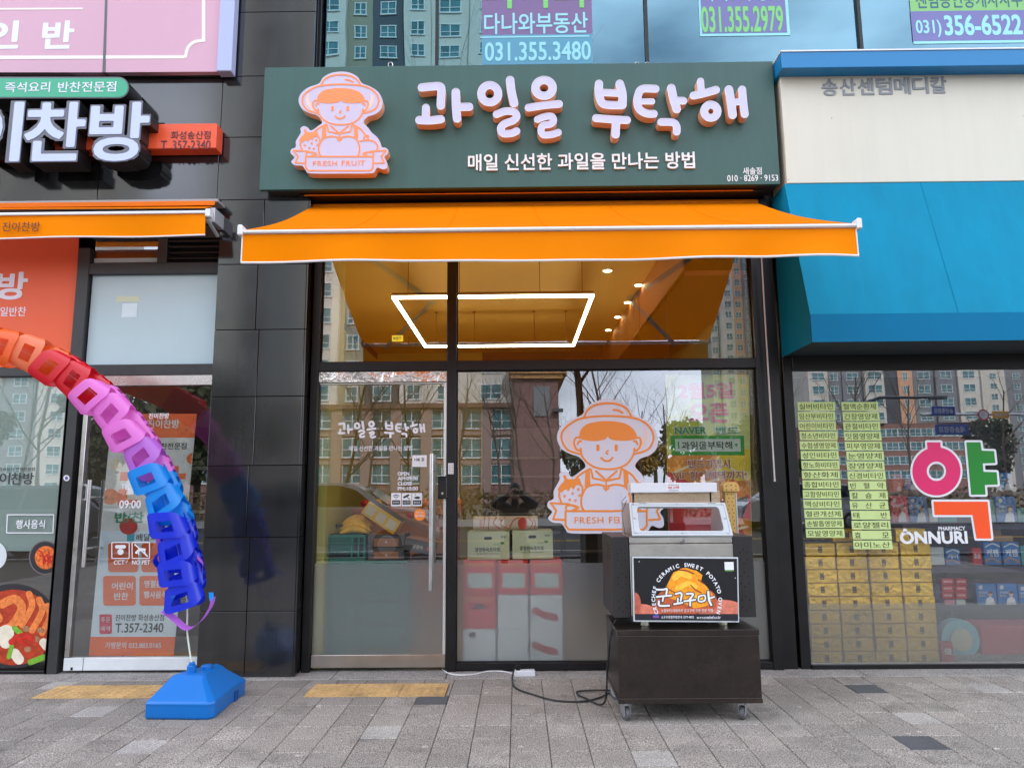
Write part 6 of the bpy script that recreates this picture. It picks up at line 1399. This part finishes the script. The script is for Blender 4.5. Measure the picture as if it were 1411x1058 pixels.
def link_mb(ctr, ax, side, a, b, half, hole_off=0., flare=0., seed=0):
    """a hollow flattened ring of sheet plastic, open along ax, with square windows front and back"""
    dep = Vector((0, 1, 0)); dep = (dep - ax * dep.dot(ax)).normalized(); g = MB(); nT, nS = 36, 12; rr = random.Random(seed)
    w1, w2 = rr.uniform(-.006, .006), rr.uniform(0, 6)
    def pt(i, j):
        th = 2 * PI * i / nT + hole_off; s_ = -half + 2 * half * j / nS; ct, st = math.cos(th), math.sin(th)
        e = .74; x = math.copysign(abs(st) ** e, st) * a * (1 + flare * (s_ / half)); y = -math.copysign(abs(ct) ** e, ct) * b
        s2 = s_ * (1 - .52 * abs(st) ** 5) + w1 * math.sin(2 * th + w2)
        return ctr + side * x + dep * y + ax * s2
    for i in range(nT):
        for j in range(nS):
            th = (i + .5) / nT; front = min(th, 1 - th) < 2.1 / nT; back = abs(th - .5) < 2.1 / nT
            if (front or back) and 3.4 < j + .5 < nS - 3.6: continue
            g.face([pt(i, j), pt(i + 1, j), pt(i + 1, j + 1), pt(i, j + 1)])
    return g
units = [(255, 820, 'dk'), (252, 788, 'dk'), (246, 757, 'dk'), (239, 722, 'dk'), (229, 692, 'bl'), (214, 659, 'bl'), (201, 630, 'vi'), (180, 600, 'pk'), (160, 572, 'pk'), (134, 546, 'pk'), (109, 527, 'rd'), (81, 507, 'rd'), (48, 491, 'or'), (16, 479, 'or'), (-20, 471, 'or')]
for i, (px, py, k) in enumerate(units):
    p = wp(px, py); pn = wp(*units[min(i + 1, len(units) - 1)][:2]); pp = wp(*units[max(i - 1, 0)][:2]); ax = (pn - pp).normalized(); side = ax.cross(Vector((0, 1, 0))).normalized()
    dist = (pn - pp).length / (2 if 0 < i < len(units) - 1 else 1)
    tw = RND.uniform(-.14, .14) + (.12 if i % 2 else -.12); sd = (side + ax * tw).normalized()
    link_mb(p + side * (.010 if i % 2 else -.010) + Vector((0, -.035 - .012 * (i % 2), 0)), ax, sd, (.117), (.066), dist * .535, 0, -.05 + RND.uniform(-.04, .04), i).build('link', LM[k if not (k == 'or' and i == 12) else 'pc'], SP, smooth=True)
    if i < len(units) - 1:
        nk = units[i + 1][2]; mid = (p + pn) / 2; ax2 = (pn - p).normalized(); sd2 = ax2.cross(Vector((0, 1, 0))).normalized()
        sd2 = (sd2 + ax2 * (.22 if i % 2 else -.22)).normalized()
        link_mb(mid + Vector((0, .045, 0)), ax2, sd2, .120, .05, (pn - p).length * .52, PI / 2, 0, 40 + i).build('link', LM['rd' if nk == 'or' and k == 'or' and False else (nk if nk != 'vi' else 'pk')], SP, smooth=True)
g = MB(); rib = spline([(222, 843), (236, 853), (256, 868), (274, 858), (288, 838), (291, 826)], n=5)
for a, b in zip(rib[:-1], rib[1:]):
    q0, q1 = P(a[0], a[1], YW - .07), P(b[0], b[1], YW - .07); g.face([(q0.x, YW - .08, q0.z), (q1.x, YW - .08, q1.z), (q1.x + .01, YW - .03, q1.z + .016), (q0.x + .01, YW - .03, q0.z + .016)])
g.build('tail_band', LM['vi'], SP, smooth=True)
g = MB()
for (a, b) in (((223, 845), (236, 812)), ((290, 828), (283, 818))):
    q0, q1 = P(a[0], a[1], YW - .07), P(b[0], b[1], YW - .07); g.face([(q0.x - .01, YW - .06, q0.z), (q0.x + .02, YW - .06, q0.z), (q1.x + .02, YW, q1.z), (q1.x - .01, YW, q1.z)])
g.build('tail_band', LM['bl'], SP)
for i_, (px, py, s_) in enumerate(((268, 752, 1), (222, 742, -1), (274, 776, 1), (218, 770, -1), (238, 700, -1), (262, 712, 1))):
    q0 = P(px, py, YW); g = MB(); pr = [(q0.x + s_ * .03 * math.sin(t * PI), YW - .03 + .05 * t, q0.z + .03 - .10 * t) for t in np.linspace(0, 1, 7)]
    for a_, b_ in zip(pr[:-1], pr[1:]): g.face([a_, b_, (b_[0] - s_ * .012, b_[1] + .03, b_[2] + .02), (a_[0] - s_ * .012, a_[1] + .03, a_[2] + .02)])
    g.build('loose_strip', LM[('dk', 'vi', 'vi', 'dk', 'bl', 'bl')[i_]], SP, smooth=True)
# ================================================================ the street in front of the shops (seen in the glass)
def PM(px, py, L): q = P(px, py, L); return Vector((q.x, -L, q.z))      # the real place of what the glass mirrors at a pixel
BRICK = mat('rose_brick', c(128, 98, 94), .8, noise=(.5, .1), speck=(3, .12)); CREAM = mat('cream_render', c(206, 202, 192), .8, noise=(.12, .05)); GREYR = mat('grey_render', c(128, 132, 136), .8, noise=(.12, .06)); DKR = mat('slate_render', c(80, 84, 92), .8)
MOULD = mat('cornice_ochre', c(190, 146, 96), .8); TEALG = mat('tower_window_glass', c(70, 118, 124), .15, noise=(.6, .5)); WFR = mat('tower_window_frame', c(216, 220, 220), .5); PEACH = mat('peach_render', c(214, 168, 136), .8)
WMESH = {}
def win_mesh(w, h):
    k = (round(w, 2), round(h, 2))
    if k not in WMESH:
        g = MB(); g.box(-w / 2, w / 2, -.1, .05, -h / 2, h / 2, 1).box(-w / 2 - .12, w / 2 + .12, -.1, .14, -h / 2 - .14, -h / 2 - .001, 0).box(-w / 2 - .1, w / 2 + .1, -.1, .12, h / 2 + .001, h / 2 + .1, 0)
        for u in (-.5, 0., .5): g.box(w * u - .05, w * u + .05, .0, .12, -h / 2, h / 2, 0)
        g.box(-w / 2 + .05, -.05, .0, .11, -.18 - .04, -.18 + .04, 0).box(.05, w / 2 - .05, .0, .11, -.18 - .04, -.18 + .04, 0)
        o = g.build('window', [WFR, TEALG]); WMESH[k] = o.data; bpy.data.objects.remove(o)
    return WMESH[k]
def tower(name, lab, x0, x1, Yf, dep, z0, z1, base, bays, fh=2.85, pod=None, cat='apartment block', winh=1.45, zw0=None):
    """front face looks towards the shops (+y)"""
    o = thing(name, ((x0 + x1) / 2, Yf - dep / 2, 0), lab, cat)
    MB().box(x0, x1, Yf - dep, Yf, z0, z1).build('wall', base, o)
    x = x0; zb0 = zw0 if zw0 else z0 + 1.0
    i = 0; W = x1 - x0; tot = sum(b[0] for b in bays); s_ = W / tot
    for (bw, m, ww, proud) in bays:
        w = bw * s_
        if m is not None: MB().box(x + .02, x + w - .02, Yf, Yf + proud, z0, z1 - (.6 if proud < .5 else -.8)).build('bay', m, o)
        if ww:
            z = zb0 + 1.4
            while z < z1 - 1.2:
                link_mesh('window', win_mesh(ww, winh), o, Vector((x + w / 2, Yf + (proud if m is not None else 0) + .0, z)) - o.location); z += fh
        x += w
    MB().box(x0 - .2, x1 + .2, Yf - dep - .1, Yf + .4, z1, z1 + .7).build('parapet', GREYR, o)
    return o
YA = -72
zpa = PM(660, 558, 72).z; xr_ = PM(708, 600, 72).x; xq = PM(769, 600, 72).x
TA = tower('apartment_tower', 'tall cream apartment tower over a brick base across the street', xr_ - 34, xr_, YA, 16, zpa, 62, CREAM,
           [(3.4, CREAM, 1.9, .9), (2.2, DKR, 0, .1), (3.8, GREYR, 1.5, .4), (3.6, CREAM, 2.4, 1.0), (2.4, M('olive_render') if 'olive_render' in MATS else mat('olive_render', c(150, 146, 128), .8), 1.2, .1), (3.4, DKR, 1.9, .2), (2.6, CREAM, 1.4, .9), (3.8, CREAM, 2.2, .5), (4.2, CREAM, 2.2, 1.)], zw0=zpa - .1)
PA = thing('brick_podium', (xr_ - 15, YA - 8, 0), 'rose brick lower storeys with mouldings below the cream tower across the street', 'building')
MB().box(xr_ - 40, xr_ + .0, YA - 16, YA + 1.2, -.1, zpa - .25).build('wall', BRICK, PA); MB().box(xr_ - 40.4, xr_ + .4, YA - 16, YA + 2.0, zpa - .5, zpa - .02).build('cornice', mat('brown_cornice', c(112, 84, 76), .8), PA)
zq = PM(735, 521, 72).z; MB().box(xr_ + .02, xq, YA - 14, YA + 2.6, -.1, zq).build('wall', BRICK, PA); MB().box(xr_ - .5, xq + .9, YA - 14, YA + 3.4, zq, zq + 1.1).box(xr_ - .3, xq + .5, YA - 14, YA + 3.1, zq - .5, zq - .02).build('cornice', MOULD, PA)
a, b = PM(735, 533, 69.4), PM(758, 573, 69.4); MB().box(a.x, b.x, YA + 2.6, YA + 2.75, b.z, a.z).build('grey_panel', GREYR, PA); a, b = PM(762, 563, 69), PM(772, 567, 69); MB().box(a.x, b.x + .3, YA + 2.6, YA + 3.4, b.z, a.z).build('ledge', DKR, PA)
for py in (578, 617, 653):
    for k in range(11):
        px = 691 - k * 41; q = PM(px, py, 71); link_mesh('window', win_mesh(2.1, 1.9), PA, Vector((q.x, YA + 1.2, q.z)) - PA.location)
for k in range(11): q = PM(711 - k * 41, 600, 71); MB().box(q.x - .55, q.x + .55, YA + 1.2, YA + 1.7, -.1, zpa - .5).build('pier', mat('pale_brick_pier', c(150, 128, 120), .8), PA)
for k, py in enumerate((597, 636)): q = PM(600, py, 71); MB().box(xr_ - 40, xr_, YA + 1.2, YA + 1.45, q.z - .25, q.z + .1).build('string_course', mat('pale_brick_pier', (1, 1, 1)), PA)
# far tower right of the sky gap, and the pharmacy side blocks
q = PM(1003, 600, 175); q2 = PM(1050, 600, 175)
tower('apartment_tower', 'slim far apartment tower with peach stripe, alone against the sky', q.x, q2.x, -175, 14, -.1, 66, CREAM, [(3, CREAM, 1.6, .8), (2.6, PEACH, 1.4, .3), (3, GREYR, 1.6, .8)], winh=1.5)
q = PM(986, 600, 178); tower('apartment_tower', 'shorter grey wing beside the slim far tower', q.x, PM(1002, 600, 178).x, -178, 12, -.1, 56, GREYR, [(2.6, CREAM, 1.6, .5), (2, None, 1.2, 0)], winh=1.5)
x0 = PM(1112, 560, 147).x; x1 = PM(1345, 560, 147).x
zo = PM(1250, 583, 147).z
TC = tower('apartment_tower', 'broad cream and grey apartment slab with peach base behind the road signs', x0, x1, -147, 16, zo, 70, CREAM,
           [(4, CREAM, 2.6, 1.2), (3, GREYR, 1.6, .3), (4, GREYR, 2.4, .6), (3.6, CREAM, 2.8, 1.6), (3.4, DKR, 0, .1), (3, PEACH, 1., .4), (4, GREYR, 2.4, .5), (4, GREYR, 2.2, 1.1), (4, CREAM, 2.4, 1.6)], zw0=zo)
MB().box(x0, x1, -163, -146.4, -.1, zo - .1).build('podium', mat('brown_podium', c(140, 104, 94), .8), TC)
for k in range(14):
    for j in range(4): link_mesh('window', win_mesh(2.4, 1.5), TC, Vector((x0 + 2 + k * 2.5, -146.4, zo - 2 - j * 2.9)) - TC.location)
q = PM(1087, 560, 205); tower('apartment_tower', 'blue grey apartment block furthest to the left behind the pharmacy side slab', q.x - 8, PM(1111, 560, 205).x, -205, 14, -.1, 62, mat('blue_render', c(140, 152, 168), .8), [(3, None, 2.2, 0), (3, GREYR, 1.8, .5), (3, None, 2.2, 0)])
q = PM(1352, 560, 190); tower('apartment_tower', 'pale far apartment block at the right edge of the pharmacy glass reflection', q.x, q.x + 34, -190, 14, -.1, 70, CREAM, [(3, CREAM, 1.8, .8), (3, GREYR, 1.8, .2), (3, CREAM, 1.8, .8), (3, PEACH, 1.4, .3), (3, CREAM, 1.8, .8)])
q = PM(-250, 560, 110); tower('apartment_tower', 'cream and grey apartment tower to the left of the brick based one', q.x - 2, PM(110, 560, 110).x, -110, 16, -.1, 64, CREAM, [(3, CREAM, 2.2, .8), (3, GREYR, 1.8, .3), (3, CREAM, 2.2, .8), (3, DKR, 1.6, .1), (3, CREAM, 2.2, .8), (3, GREYR, 2.2, .4), (3, CREAM, 2.2, .8)])
# trees
BARK = mat('winter_bark', (.11, .085, .062), .9, noise=(12, .3)); 
def bare_tree(seed, h=7., r=.09, twigs=5):
    rr = random.Random(seed); g = MB()
    def br(p, d, L, r_, lev):
        pts = [p]; q = p.copy(); dd = d.copy(); n = 4
        for i in range(n):
            dd = (dd + Vector((rr.uniform(-.16, .16), rr.uniform(-.16, .16), rr.uniform(-.04, .12)))).normalized(); q = q + dd * L / n; pts.append(q.copy())
        g.tube(pts, [r_ * (1 - .6 * i / n) for i in range(n + 1)], 6 if lev < 2 else 3, cap=False)
        if lev < 3:
            for k in range(twigs if lev else twigs + 3):
                t = rr.uniform(.3, 1.) if lev else rr.uniform(.32, 1.); i = min(int(t * n), n - 1); base = pts[i].lerp(pts[i + 1], t * n - i)
                an = rr.uniform(0, 2 * PI); side = Vector((math.cos(an), math.sin(an), 0)); nd = (dd * .75 + side * .8 + Vector((0, 0, .25))).normalized()
                br(base, nd, L * rr.uniform(.38, .6), r_ * (1 - .6 * t) * .5, lev + 1)
    br(Vector((0, 0, 0)), Vector((0, 0, 1)), h, r, 0)
    o = g.build('trunk', BARK); return o
BT = []
def WHERE(px):
    for lim_, w in ((0, 'past the left edge of the photo'), (35, 'at the left edge of the side dish window'), (80, 'beside the post of the side dish door'), (130, 'low in the side dish door'), (180, 'behind the left half of the menu banner'), (240, 'behind the right half of the menu banner'), (300, 'along the edge of the granite pillar'), (350, 'in the polished granite pillar'), (480, 'in the left third of the shop door'), (520, 'in the middle of the shop door'), (600, 'in the right third of the shop door'),
                    (660, 'just right of the door lock post'), (700, 'above the rolled poster'), (740, 'right of the crouching person'), (780, 'at the corner of the brick podium'), (812, 'behind the left of the emblem hat'), (845, 'behind the emblem hat'), (860, 'through the right side of the emblem hat'), (882, 'at the right rim of the emblem hat'), (895, 'close right of the emblem hat'), (910, 'left of the promotion banner'), (925, 'at the left edge of the promotion banner'),
                    (950, 'in the left half of the promotion banner'), (1000, 'in the middle of the promotion banner'), (1030, 'at the right edge of the promotion banner'), (1048, 'beside the right post of the shop'), (1100, 'close to the right post of the shop'), (1150, 'behind the first column of slips'), (1220, 'behind the second column of slips'), (1300, 'left of the magenta ring'), (1395, 'by the green letter'), (2000, 'at the right edge of the pharmacy glass')):
        if px < lim_: return w
for sd_ in (3, 5, 8): o = bare_tree(sd_); BT.append(o.data); bpy.data.objects.remove(o)
tl = [(817, 13.2, 0, 1.), (840, 30, 1, 1.), (560, 26, 2, .8), (505, 31, 0, .8), (470, 24, 1, .8), (640, 34, 2, .9), (690, 30, 0, .8), (725, 33, 1, .9), (755, 36, 2, .9), (885, 45, 0, .9), (915, 48, 1, 1.), (1050, 40, 2, 1.), (1180, 34, 0, 1.), (1260, 38, 1, 1.), (20, 34, 1, 1.), (60, 30, 2, 1.1), (1400, 42, 2, 1.)]
for i, (px, D, k, s_) in enumerate(tl):
    q = PM(px, 700, D - 5.2); o = thing('bare_tree', (q.x, q.y, -.13), 'leafless street tree at the kerb in front of the shops' if i == 0 else 'leafless tree beyond the road, mirrored %s' % WHERE(px), 'tree', None if i == 0 else 'leafless trees beyond the road'); t = link_mesh('trunk', BT[k], o, (0, 0, 0)); o.scale = (s_, s_, s_); o.rotation_euler = (0, 0, i * 1.3)
LEAFM = mat('evergreen_leaf', (.05, .065, .025), .7, rnd=.2); LEAFY = mat('ochre_leaf', (.30, .20, .05), .7)
def leafy(seed, R_, H, n, m):
    rr = random.Random(seed); g = MB(); cl = [(rr.uniform(-.6, .6) * R_, rr.uniform(-.6, .6) * R_, H * rr.uniform(.35, .95), rr.uniform(.3, .5) * R_) for _ in range(9)]
    for i in range(n):
        cx, cy, cz, cr_ = rr.choice(cl); v = Vector((rr.gauss(0, 1), rr.gauss(0, 1), rr.gauss(0, 1))).normalized() * cr_ * rr.uniform(.6, 1.05); p = Vector((cx, cy, cz)) + v
        a = Vector((rr.uniform(-1, 1), rr.uniform(-1, 1), rr.uniform(-1, 1))).normalized() * .14; b = a.cross(Vector((rr.uniform(-1, 1), 1, rr.uniform(-1, 1)))).normalized() * .1; g.face([p - a, p + b, p + a, p - b])
    return g.build('crown', m)
lv = [leafy(1, 1.8, 5, 1700, LEAFM), leafy(2, 1.6, 4.2, 1500, LEAFY)]; LV = [o.data for o in lv]; [bpy.data.objects.remove(o) for o in lv]
for i, (px, D, k, s_) in enumerate(((880, 52, 0, 1.2), (905, 47, 1, 1.1), (935, 55, 0, 1.3), (965, 60, 0, 1.3), (1010, 52, 0, 1.1), (1045, 46, 0, 1.2), (855, 60, 1, 1.2), (790, 62, 0, 1.), (1120, 60, 0, 1.), (1390, 56, 0, 1.3), (120, 44, 0, 1.2), (-40, 40, 0, 1.2), (150, 36, 0, 1.45), (215, 33, 0, 1.5), (270, 35, 0, 1.4), (330, 34, 0, 1.3))):
    q = PM(px, 700, D - 5.2); o = thing('leafy_tree', (q.x, q.y, -.13), ('dense evergreen tree beyond the road, mirrored %s' if k == 0 else 'tree with ochre leaves beyond the road, mirrored %s') % WHERE(px), 'tree', 'evergreen trees beyond the road' if k == 0 else 'ochre trees beyond the road'); link_mesh('crown', LV[k], o, (0, 0, 0)); o.scale = (s_,) * 3; o.rotation_euler = (0, 0, i * 2.1)
    MB().tube([(o.location.x, o.location.y, -.13), (o.location.x, o.location.y, 3.2)], .12, 8).build('trunk', BARK, o)
rr = random.Random(4); g = MB()
for i in range(5200):
    p = Vector((rr.uniform(-26, 26), -27.8 + rr.uniform(-.45, .45), rr.uniform(.05, 1.25 + .1 * math.sin(i)))); a = Vector((rr.uniform(-1, 1), rr.uniform(-1, 1), rr.uniform(-1, 1))).normalized() * .10; b = a.cross(Vector((0, 1, .3))).normalized() * .07; g.face([p - a, p + b, p + a, p - b])
hd = g.build('hedge', mat('winter_hedge_leaf', (.12, .085, .035), .8)); tag(hd, 'low brown winter hedge along the far pavement', 'hedge', kind='stuff')
# road signs over the far kerb
SGB = mat('road_sign_blue', c(30, 80, 180), .4); SGY = mat('road_sign_yellow', c(240, 180, 40), .4)
L_ = 20.
gt = thing('sign_gantry', tuple(PM(1400, 720, L_)), 'grey road sign arm carrying street name plates and a speed limit disc', 'sign')
q0, q1 = PM(1270, 571, L_), PM(1430, 571, L_); MB().tube([q0, q1], .05, 8).tube([(q1.x, -L_, -.13), (q1.x, -L_, q1.z + .3)], .09, 10).build('mast', ZN, gt)
def rsign(p, m, words, n, lab=None):
    a, b = PM(p[0], p[1], L_), PM(p[2], p[3], L_); g = MB().box(a.x, b.x, -L_ + .06, -L_ + .09, b.z, a.z).build(n, m, gt, .01)
    me, co = text_mesh(words, .02, .001); mn, mxx = co.min(0), co.max(0); x1_, x0_ = a.x + (b.x - a.x) * .9, a.x + (b.x - a.x) * .1; z0_, z1_ = b.z + (a.z - b.z) * .2, b.z + (a.z - b.z) * .8
    co[:, 0] = x1_ - (co[:, 0] - mn[0]) / (mxx[0] - mn[0]) * (x1_ - x0_); co[:, 1] = z0_ + (co[:, 1] - mn[1]) / (mxx[1] - mn[1]) * (z1_ - z0_); co[:, 2] *= .004
    out = np.stack([co[:, 0] - wloc(gt).x, -L_ + .095 + co[:, 2] - wloc(gt).y, co[:, 1] - wloc(gt).z], 1); me.vertices.foreach_set('co', out.ravel()); me.materials.clear(); me.materials.append(PRINT_W); me.update(); link_mesh('lettering', me, gt)
rsign((1282, 560, 1315, 572), SGB, '송산중앙로', 'name_plate'); rsign((1287, 585, 1333, 599), SGB, '새솔중앙로', 'name_plate'); rsign((1365, 567, 1389, 577), SGY, '어린이보호', 'warning_plate')
q = PM(1352.5, 572, L_); MB().cyl((q.x, -L_ + .08, q.z), .2, .02, 24, axis='y').build('speed_disc', mat('sign_red', c(214, 40, 46), .4), gt); MB().cyl((q.x, -L_ + .095, q.z), .15, .015, 24, axis='y').build('speed_disc_face', PRINT_W, gt)
rsign((1347, 568, 1358, 576), SGB, '30', 'speed_number')
# street lamp
q = PM(1200, 700, 16); sl_ = thing('street_lamp', (q.x, -16, -.13), 'grey curved street lamp over the road', 'lamp'); tp = PM(1203, 548, 16).z
MB().tube([(q.x, -16, -.13), (q.x, -16, tp - .6), (q.x + .08, -16, tp - .15), (q.x + .5, -16, tp), (q.x + 2., -16, tp)], [.07, .055, .05, .05, .04], 10).build('pole', GREYR, sl_, smooth=True); MB().box(q.x + 2., q.x + 2.5, -16.1, -15.9, tp - .06, tp + .04).build('lamp_head', GREYR, sl_, .02)
# parked cars
def car(x, y, m, lab, flip=False, van=False):
    o = thing('parked_car', (x, y, -.13), lab, 'car', 'cars on the street in front of the shops'); s_ = -1 if flip else 1
    prof = [(-2.2, .35), (-2.25, .75), (-2.1, 1.0), (-1.95, 1.08), (-1.45, 1.5), (-.9, 1.60), (.3, 1.60), (.75, 1.5), (1.35, 1.10), (2.0, .98), (2.25, .78), (2.28, .4), (1.9, .32), (-1.8, .32)]
    gz = MB(); W = .9
    def wy(z): return W if z < 1.02 else W - (z - 1.02) * .42
    L0 = [(s_ * a, -wy(b), b) for a, b in prof]; L1 = [(s_ * a, wy(b), b) for a, b in prof]; n = len(prof)
    for i in range(n): gz.face([L0[i], L0[(i + 1) % n], L1[(i + 1) % n], L1[i]])
    for LL in (L0, L1):
        gz.face([LL[i] for i in (0, 1, 2, 3, 8, 9, 10, 11, 12, 13)]); gz.face([LL[i] for i in (3, 4, 5, 6, 7, 8)])
    b_ = gz.build('body', m, None, .035); b_.parent = o
    wg = mat('car_glass', (.02, .025, .03), .06)
    g = MB()
    for sy in (-1, 1):
        for poly in ([(-1.8, 1.1), (-1.38, 1.46), (-.95, 1.53), (-.35, 1.54), (-.35, 1.1)], [(-.28, 1.1), (-.28, 1.54), (.28, 1.54), (.68, 1.44), (1.12, 1.12)]):
            pts = [(s_ * a, sy * (wy(b) + .012), b) for a, b in poly]; g.face(pts)
    w_ = g.build('side_window', wg, None); w_.parent = o
    g = MB().face([(s_ * 1.33, -.74, 1.13), (s_ * 1.33, .74, 1.13), (s_ * .80, .62, 1.50), (s_ * .80, -.62, 1.50)]).xf(Matrix.Translation((s_ * .02, 0, .015))).face([(s_ * -1.97, -.72, 1.12), (s_ * -1.97, .72, 1.12), (s_ * -1.5, .62, 1.48), (s_ * -1.5, -.62, 1.48)]); w_ = g.build('windscreen', wg, None); w_.parent = o
    for wx in (-1.35, 1.38):
        for sy in (-1, 1):
            t_ = MB().cyl((s_ * wx, sy * .82, .32), .32, .2, 24, axis='y').build('tyre', JOINT, None, .03); t_.parent = o; r_ = MB().cyl((s_ * wx, sy * .87, .32), .2, .12, 16, axis='y').build('rim', ZN, None, .01); r_.parent = o
    for sy in (-1, 1):
        h_ = MB().box(s_ * 2.1, s_ * 2.24, sy * .55 - .18, sy * .55 + .18, .72, .86).build('headlight', PWh, None, .02); h_.parent = o; m_ = MB().box(s_ * 1.0, s_ * 1.12, sy * .98 - .09, sy * .98 + .09, 1.08, 1.2).build('mirror', m, None, .03); m_.parent = o
car(-4.1, -10.6, mat('white_car_paint', (.62, .63, .63), .25, coat=.6), 'pale car parked in front of the fruit shop door')
car(-10.2, -10.7, mat('silver_car_paint', (.35, .37, .40), .25, .4, coat=.6), 'silver car parked in front of the side dish shop'); car(9.6, -19.6, M('white_car_paint'), 'white car parked across the road opposite the pharmacy', True)
# the photographer behind the camera, mirrored in the window
PN = thing('person', (-.02, -6.0, 0), 'crouching person in a dark coat holding up a phone, mirrored in the shop window', 'person')
def skin_body(name, V, Ed, Rr, m, par, sub=2):
    me = bpy.data.meshes.new(name); me.from_pydata(V, Ed, []); o = bpy.data.objects.new(name, me); COL.objects.link(o)
    md = o.modifiers.new('s', 'SKIN'); 
    for i, r_ in enumerate(Rr): me.skin_vertices[0].data[i].radius = (r_, r_ * .85) if not isinstance(r_, tuple) else r_
    me.skin_vertices[0].data[0].use_root = True; md.use_smooth_shade = True; s2 = o.modifiers.new('b', 'SUBSURF'); s2.levels = sub; s2.render_levels = sub
    bpy.context.view_layer.update(); m2 = bpy.data.meshes.new_from_object(o.evaluated_get(bpy.context.evaluated_depsgraph_get())); bpy.data.objects.remove(o); m2.materials.clear(); m2.materials.append(m)
    for p_ in m2.polygons: p_.use_smooth = True
    oo = link_mesh(name, m2, par); return oo
COAT = mat('black_coat', (.014, .015, .016), .55, bump=(9, .6, .02)); TRO = mat('dark_trousers', (.02, .02, .025), .8); SKN = mat('skin', (.50, .32, .24), .5); HAI = mat('dark_hair', (.012, .01, .01), .5)
skin_body('body', [(0, -.30, .40), (0, -.24, .62), (0, -.16, .86), (0, -.08, 1.06), (0, -.05, 1.13), (0, -.02, 1.2), (-.2, -.10, 1.07), (-.31, .10, 1.06), (-.08, .36, 1.23), (.2, -.10, 1.07), (.31, .10, 1.06), (.08, .36, 1.23), (-.12, -.24, .38), (-.18, .16, .46), (-.16, -.06, .08), (-.17, .10, .03), (.12, -.24, .38), (.18, .16, .46), (.16, -.06, .08), (.17, .10, .03)],
          [(0, 1), (1, 2), (2, 3), (3, 4), (4, 5), (2, 6), (6, 7), (7, 8), (2, 9), (9, 10), (10, 11), (0, 12), (12, 13), (13, 14), (14, 15), (0, 16), (16, 17), (17, 18), (18, 19)],
          [.15, .16, .17, .07, .055, .06, .10, .095, .04, .10, .095, .04, .095, .075, .05, .045, .095, .075, .05, .045], COAT, PN)
hz_ = 1.26; hy = .0
def pp_(g, n, m): f_ = g.build(n, m, None, smooth=True); f_.parent = PN
pp_(MB().ball((0, hy, hz_), .1, 16, sq=(.82, .95, 1.18)), 'head', SKN)
pp_(MB().ball((0, hy + .105, hz_ - .015), .016, 8, sq=(.8, 1, 1.3)).ball((-.085, hy - .01, hz_ - .01), .02, 8, sq=(.5, 1, 1.4)).ball((.085, hy - .01, hz_ - .01), .02, 8, sq=(.5, 1, 1.4)), 'face_features', SKN)
pp_(MB().ball((-.033, hy + .082, hz_ + .015), .012, 8).ball((.033, hy + .082, hz_ + .015), .012, 8).ball((0, hy + .088, hz_ - .055), .02, 8, sq=(1.2, .4, .3)), 'eyes_and_mouth', HAI)
pp_(MB().ball((0, hy - .025, hz_ + .035), .108, 16, sq=(.88, .98, 1.1)), 'hair', HAI)
for s_ in (-1, 1):
    g = MB(); g.ball((s_ * .075, .40, 1.255), .03, 10, sq=(.6, .9, 1.1))
    for k in range(4): g.tube([(s_ * .078, .41, 1.236 + k * .017), (s_ * .088, .447, 1.238 + k * .018), (s_ * .07, .466, 1.24 + k * .018)], [.0085, .008, .006], 8)
    g.tube([(s_ * .07, .40, 1.25), (s_ * .055, .425, 1.272)], [.011, .008], 8); pp_(g, 'hand', SKN)
PN.location.x = -.06
ph_ = thing('phone', (0, -5.535, 1.26), 'dark phone held up in front of the person', 'phone'); MB().box(-.075, .075, -5.545, -5.537, 1.222, 1.284).build('phone_body', BLACKF, ph_, .003)
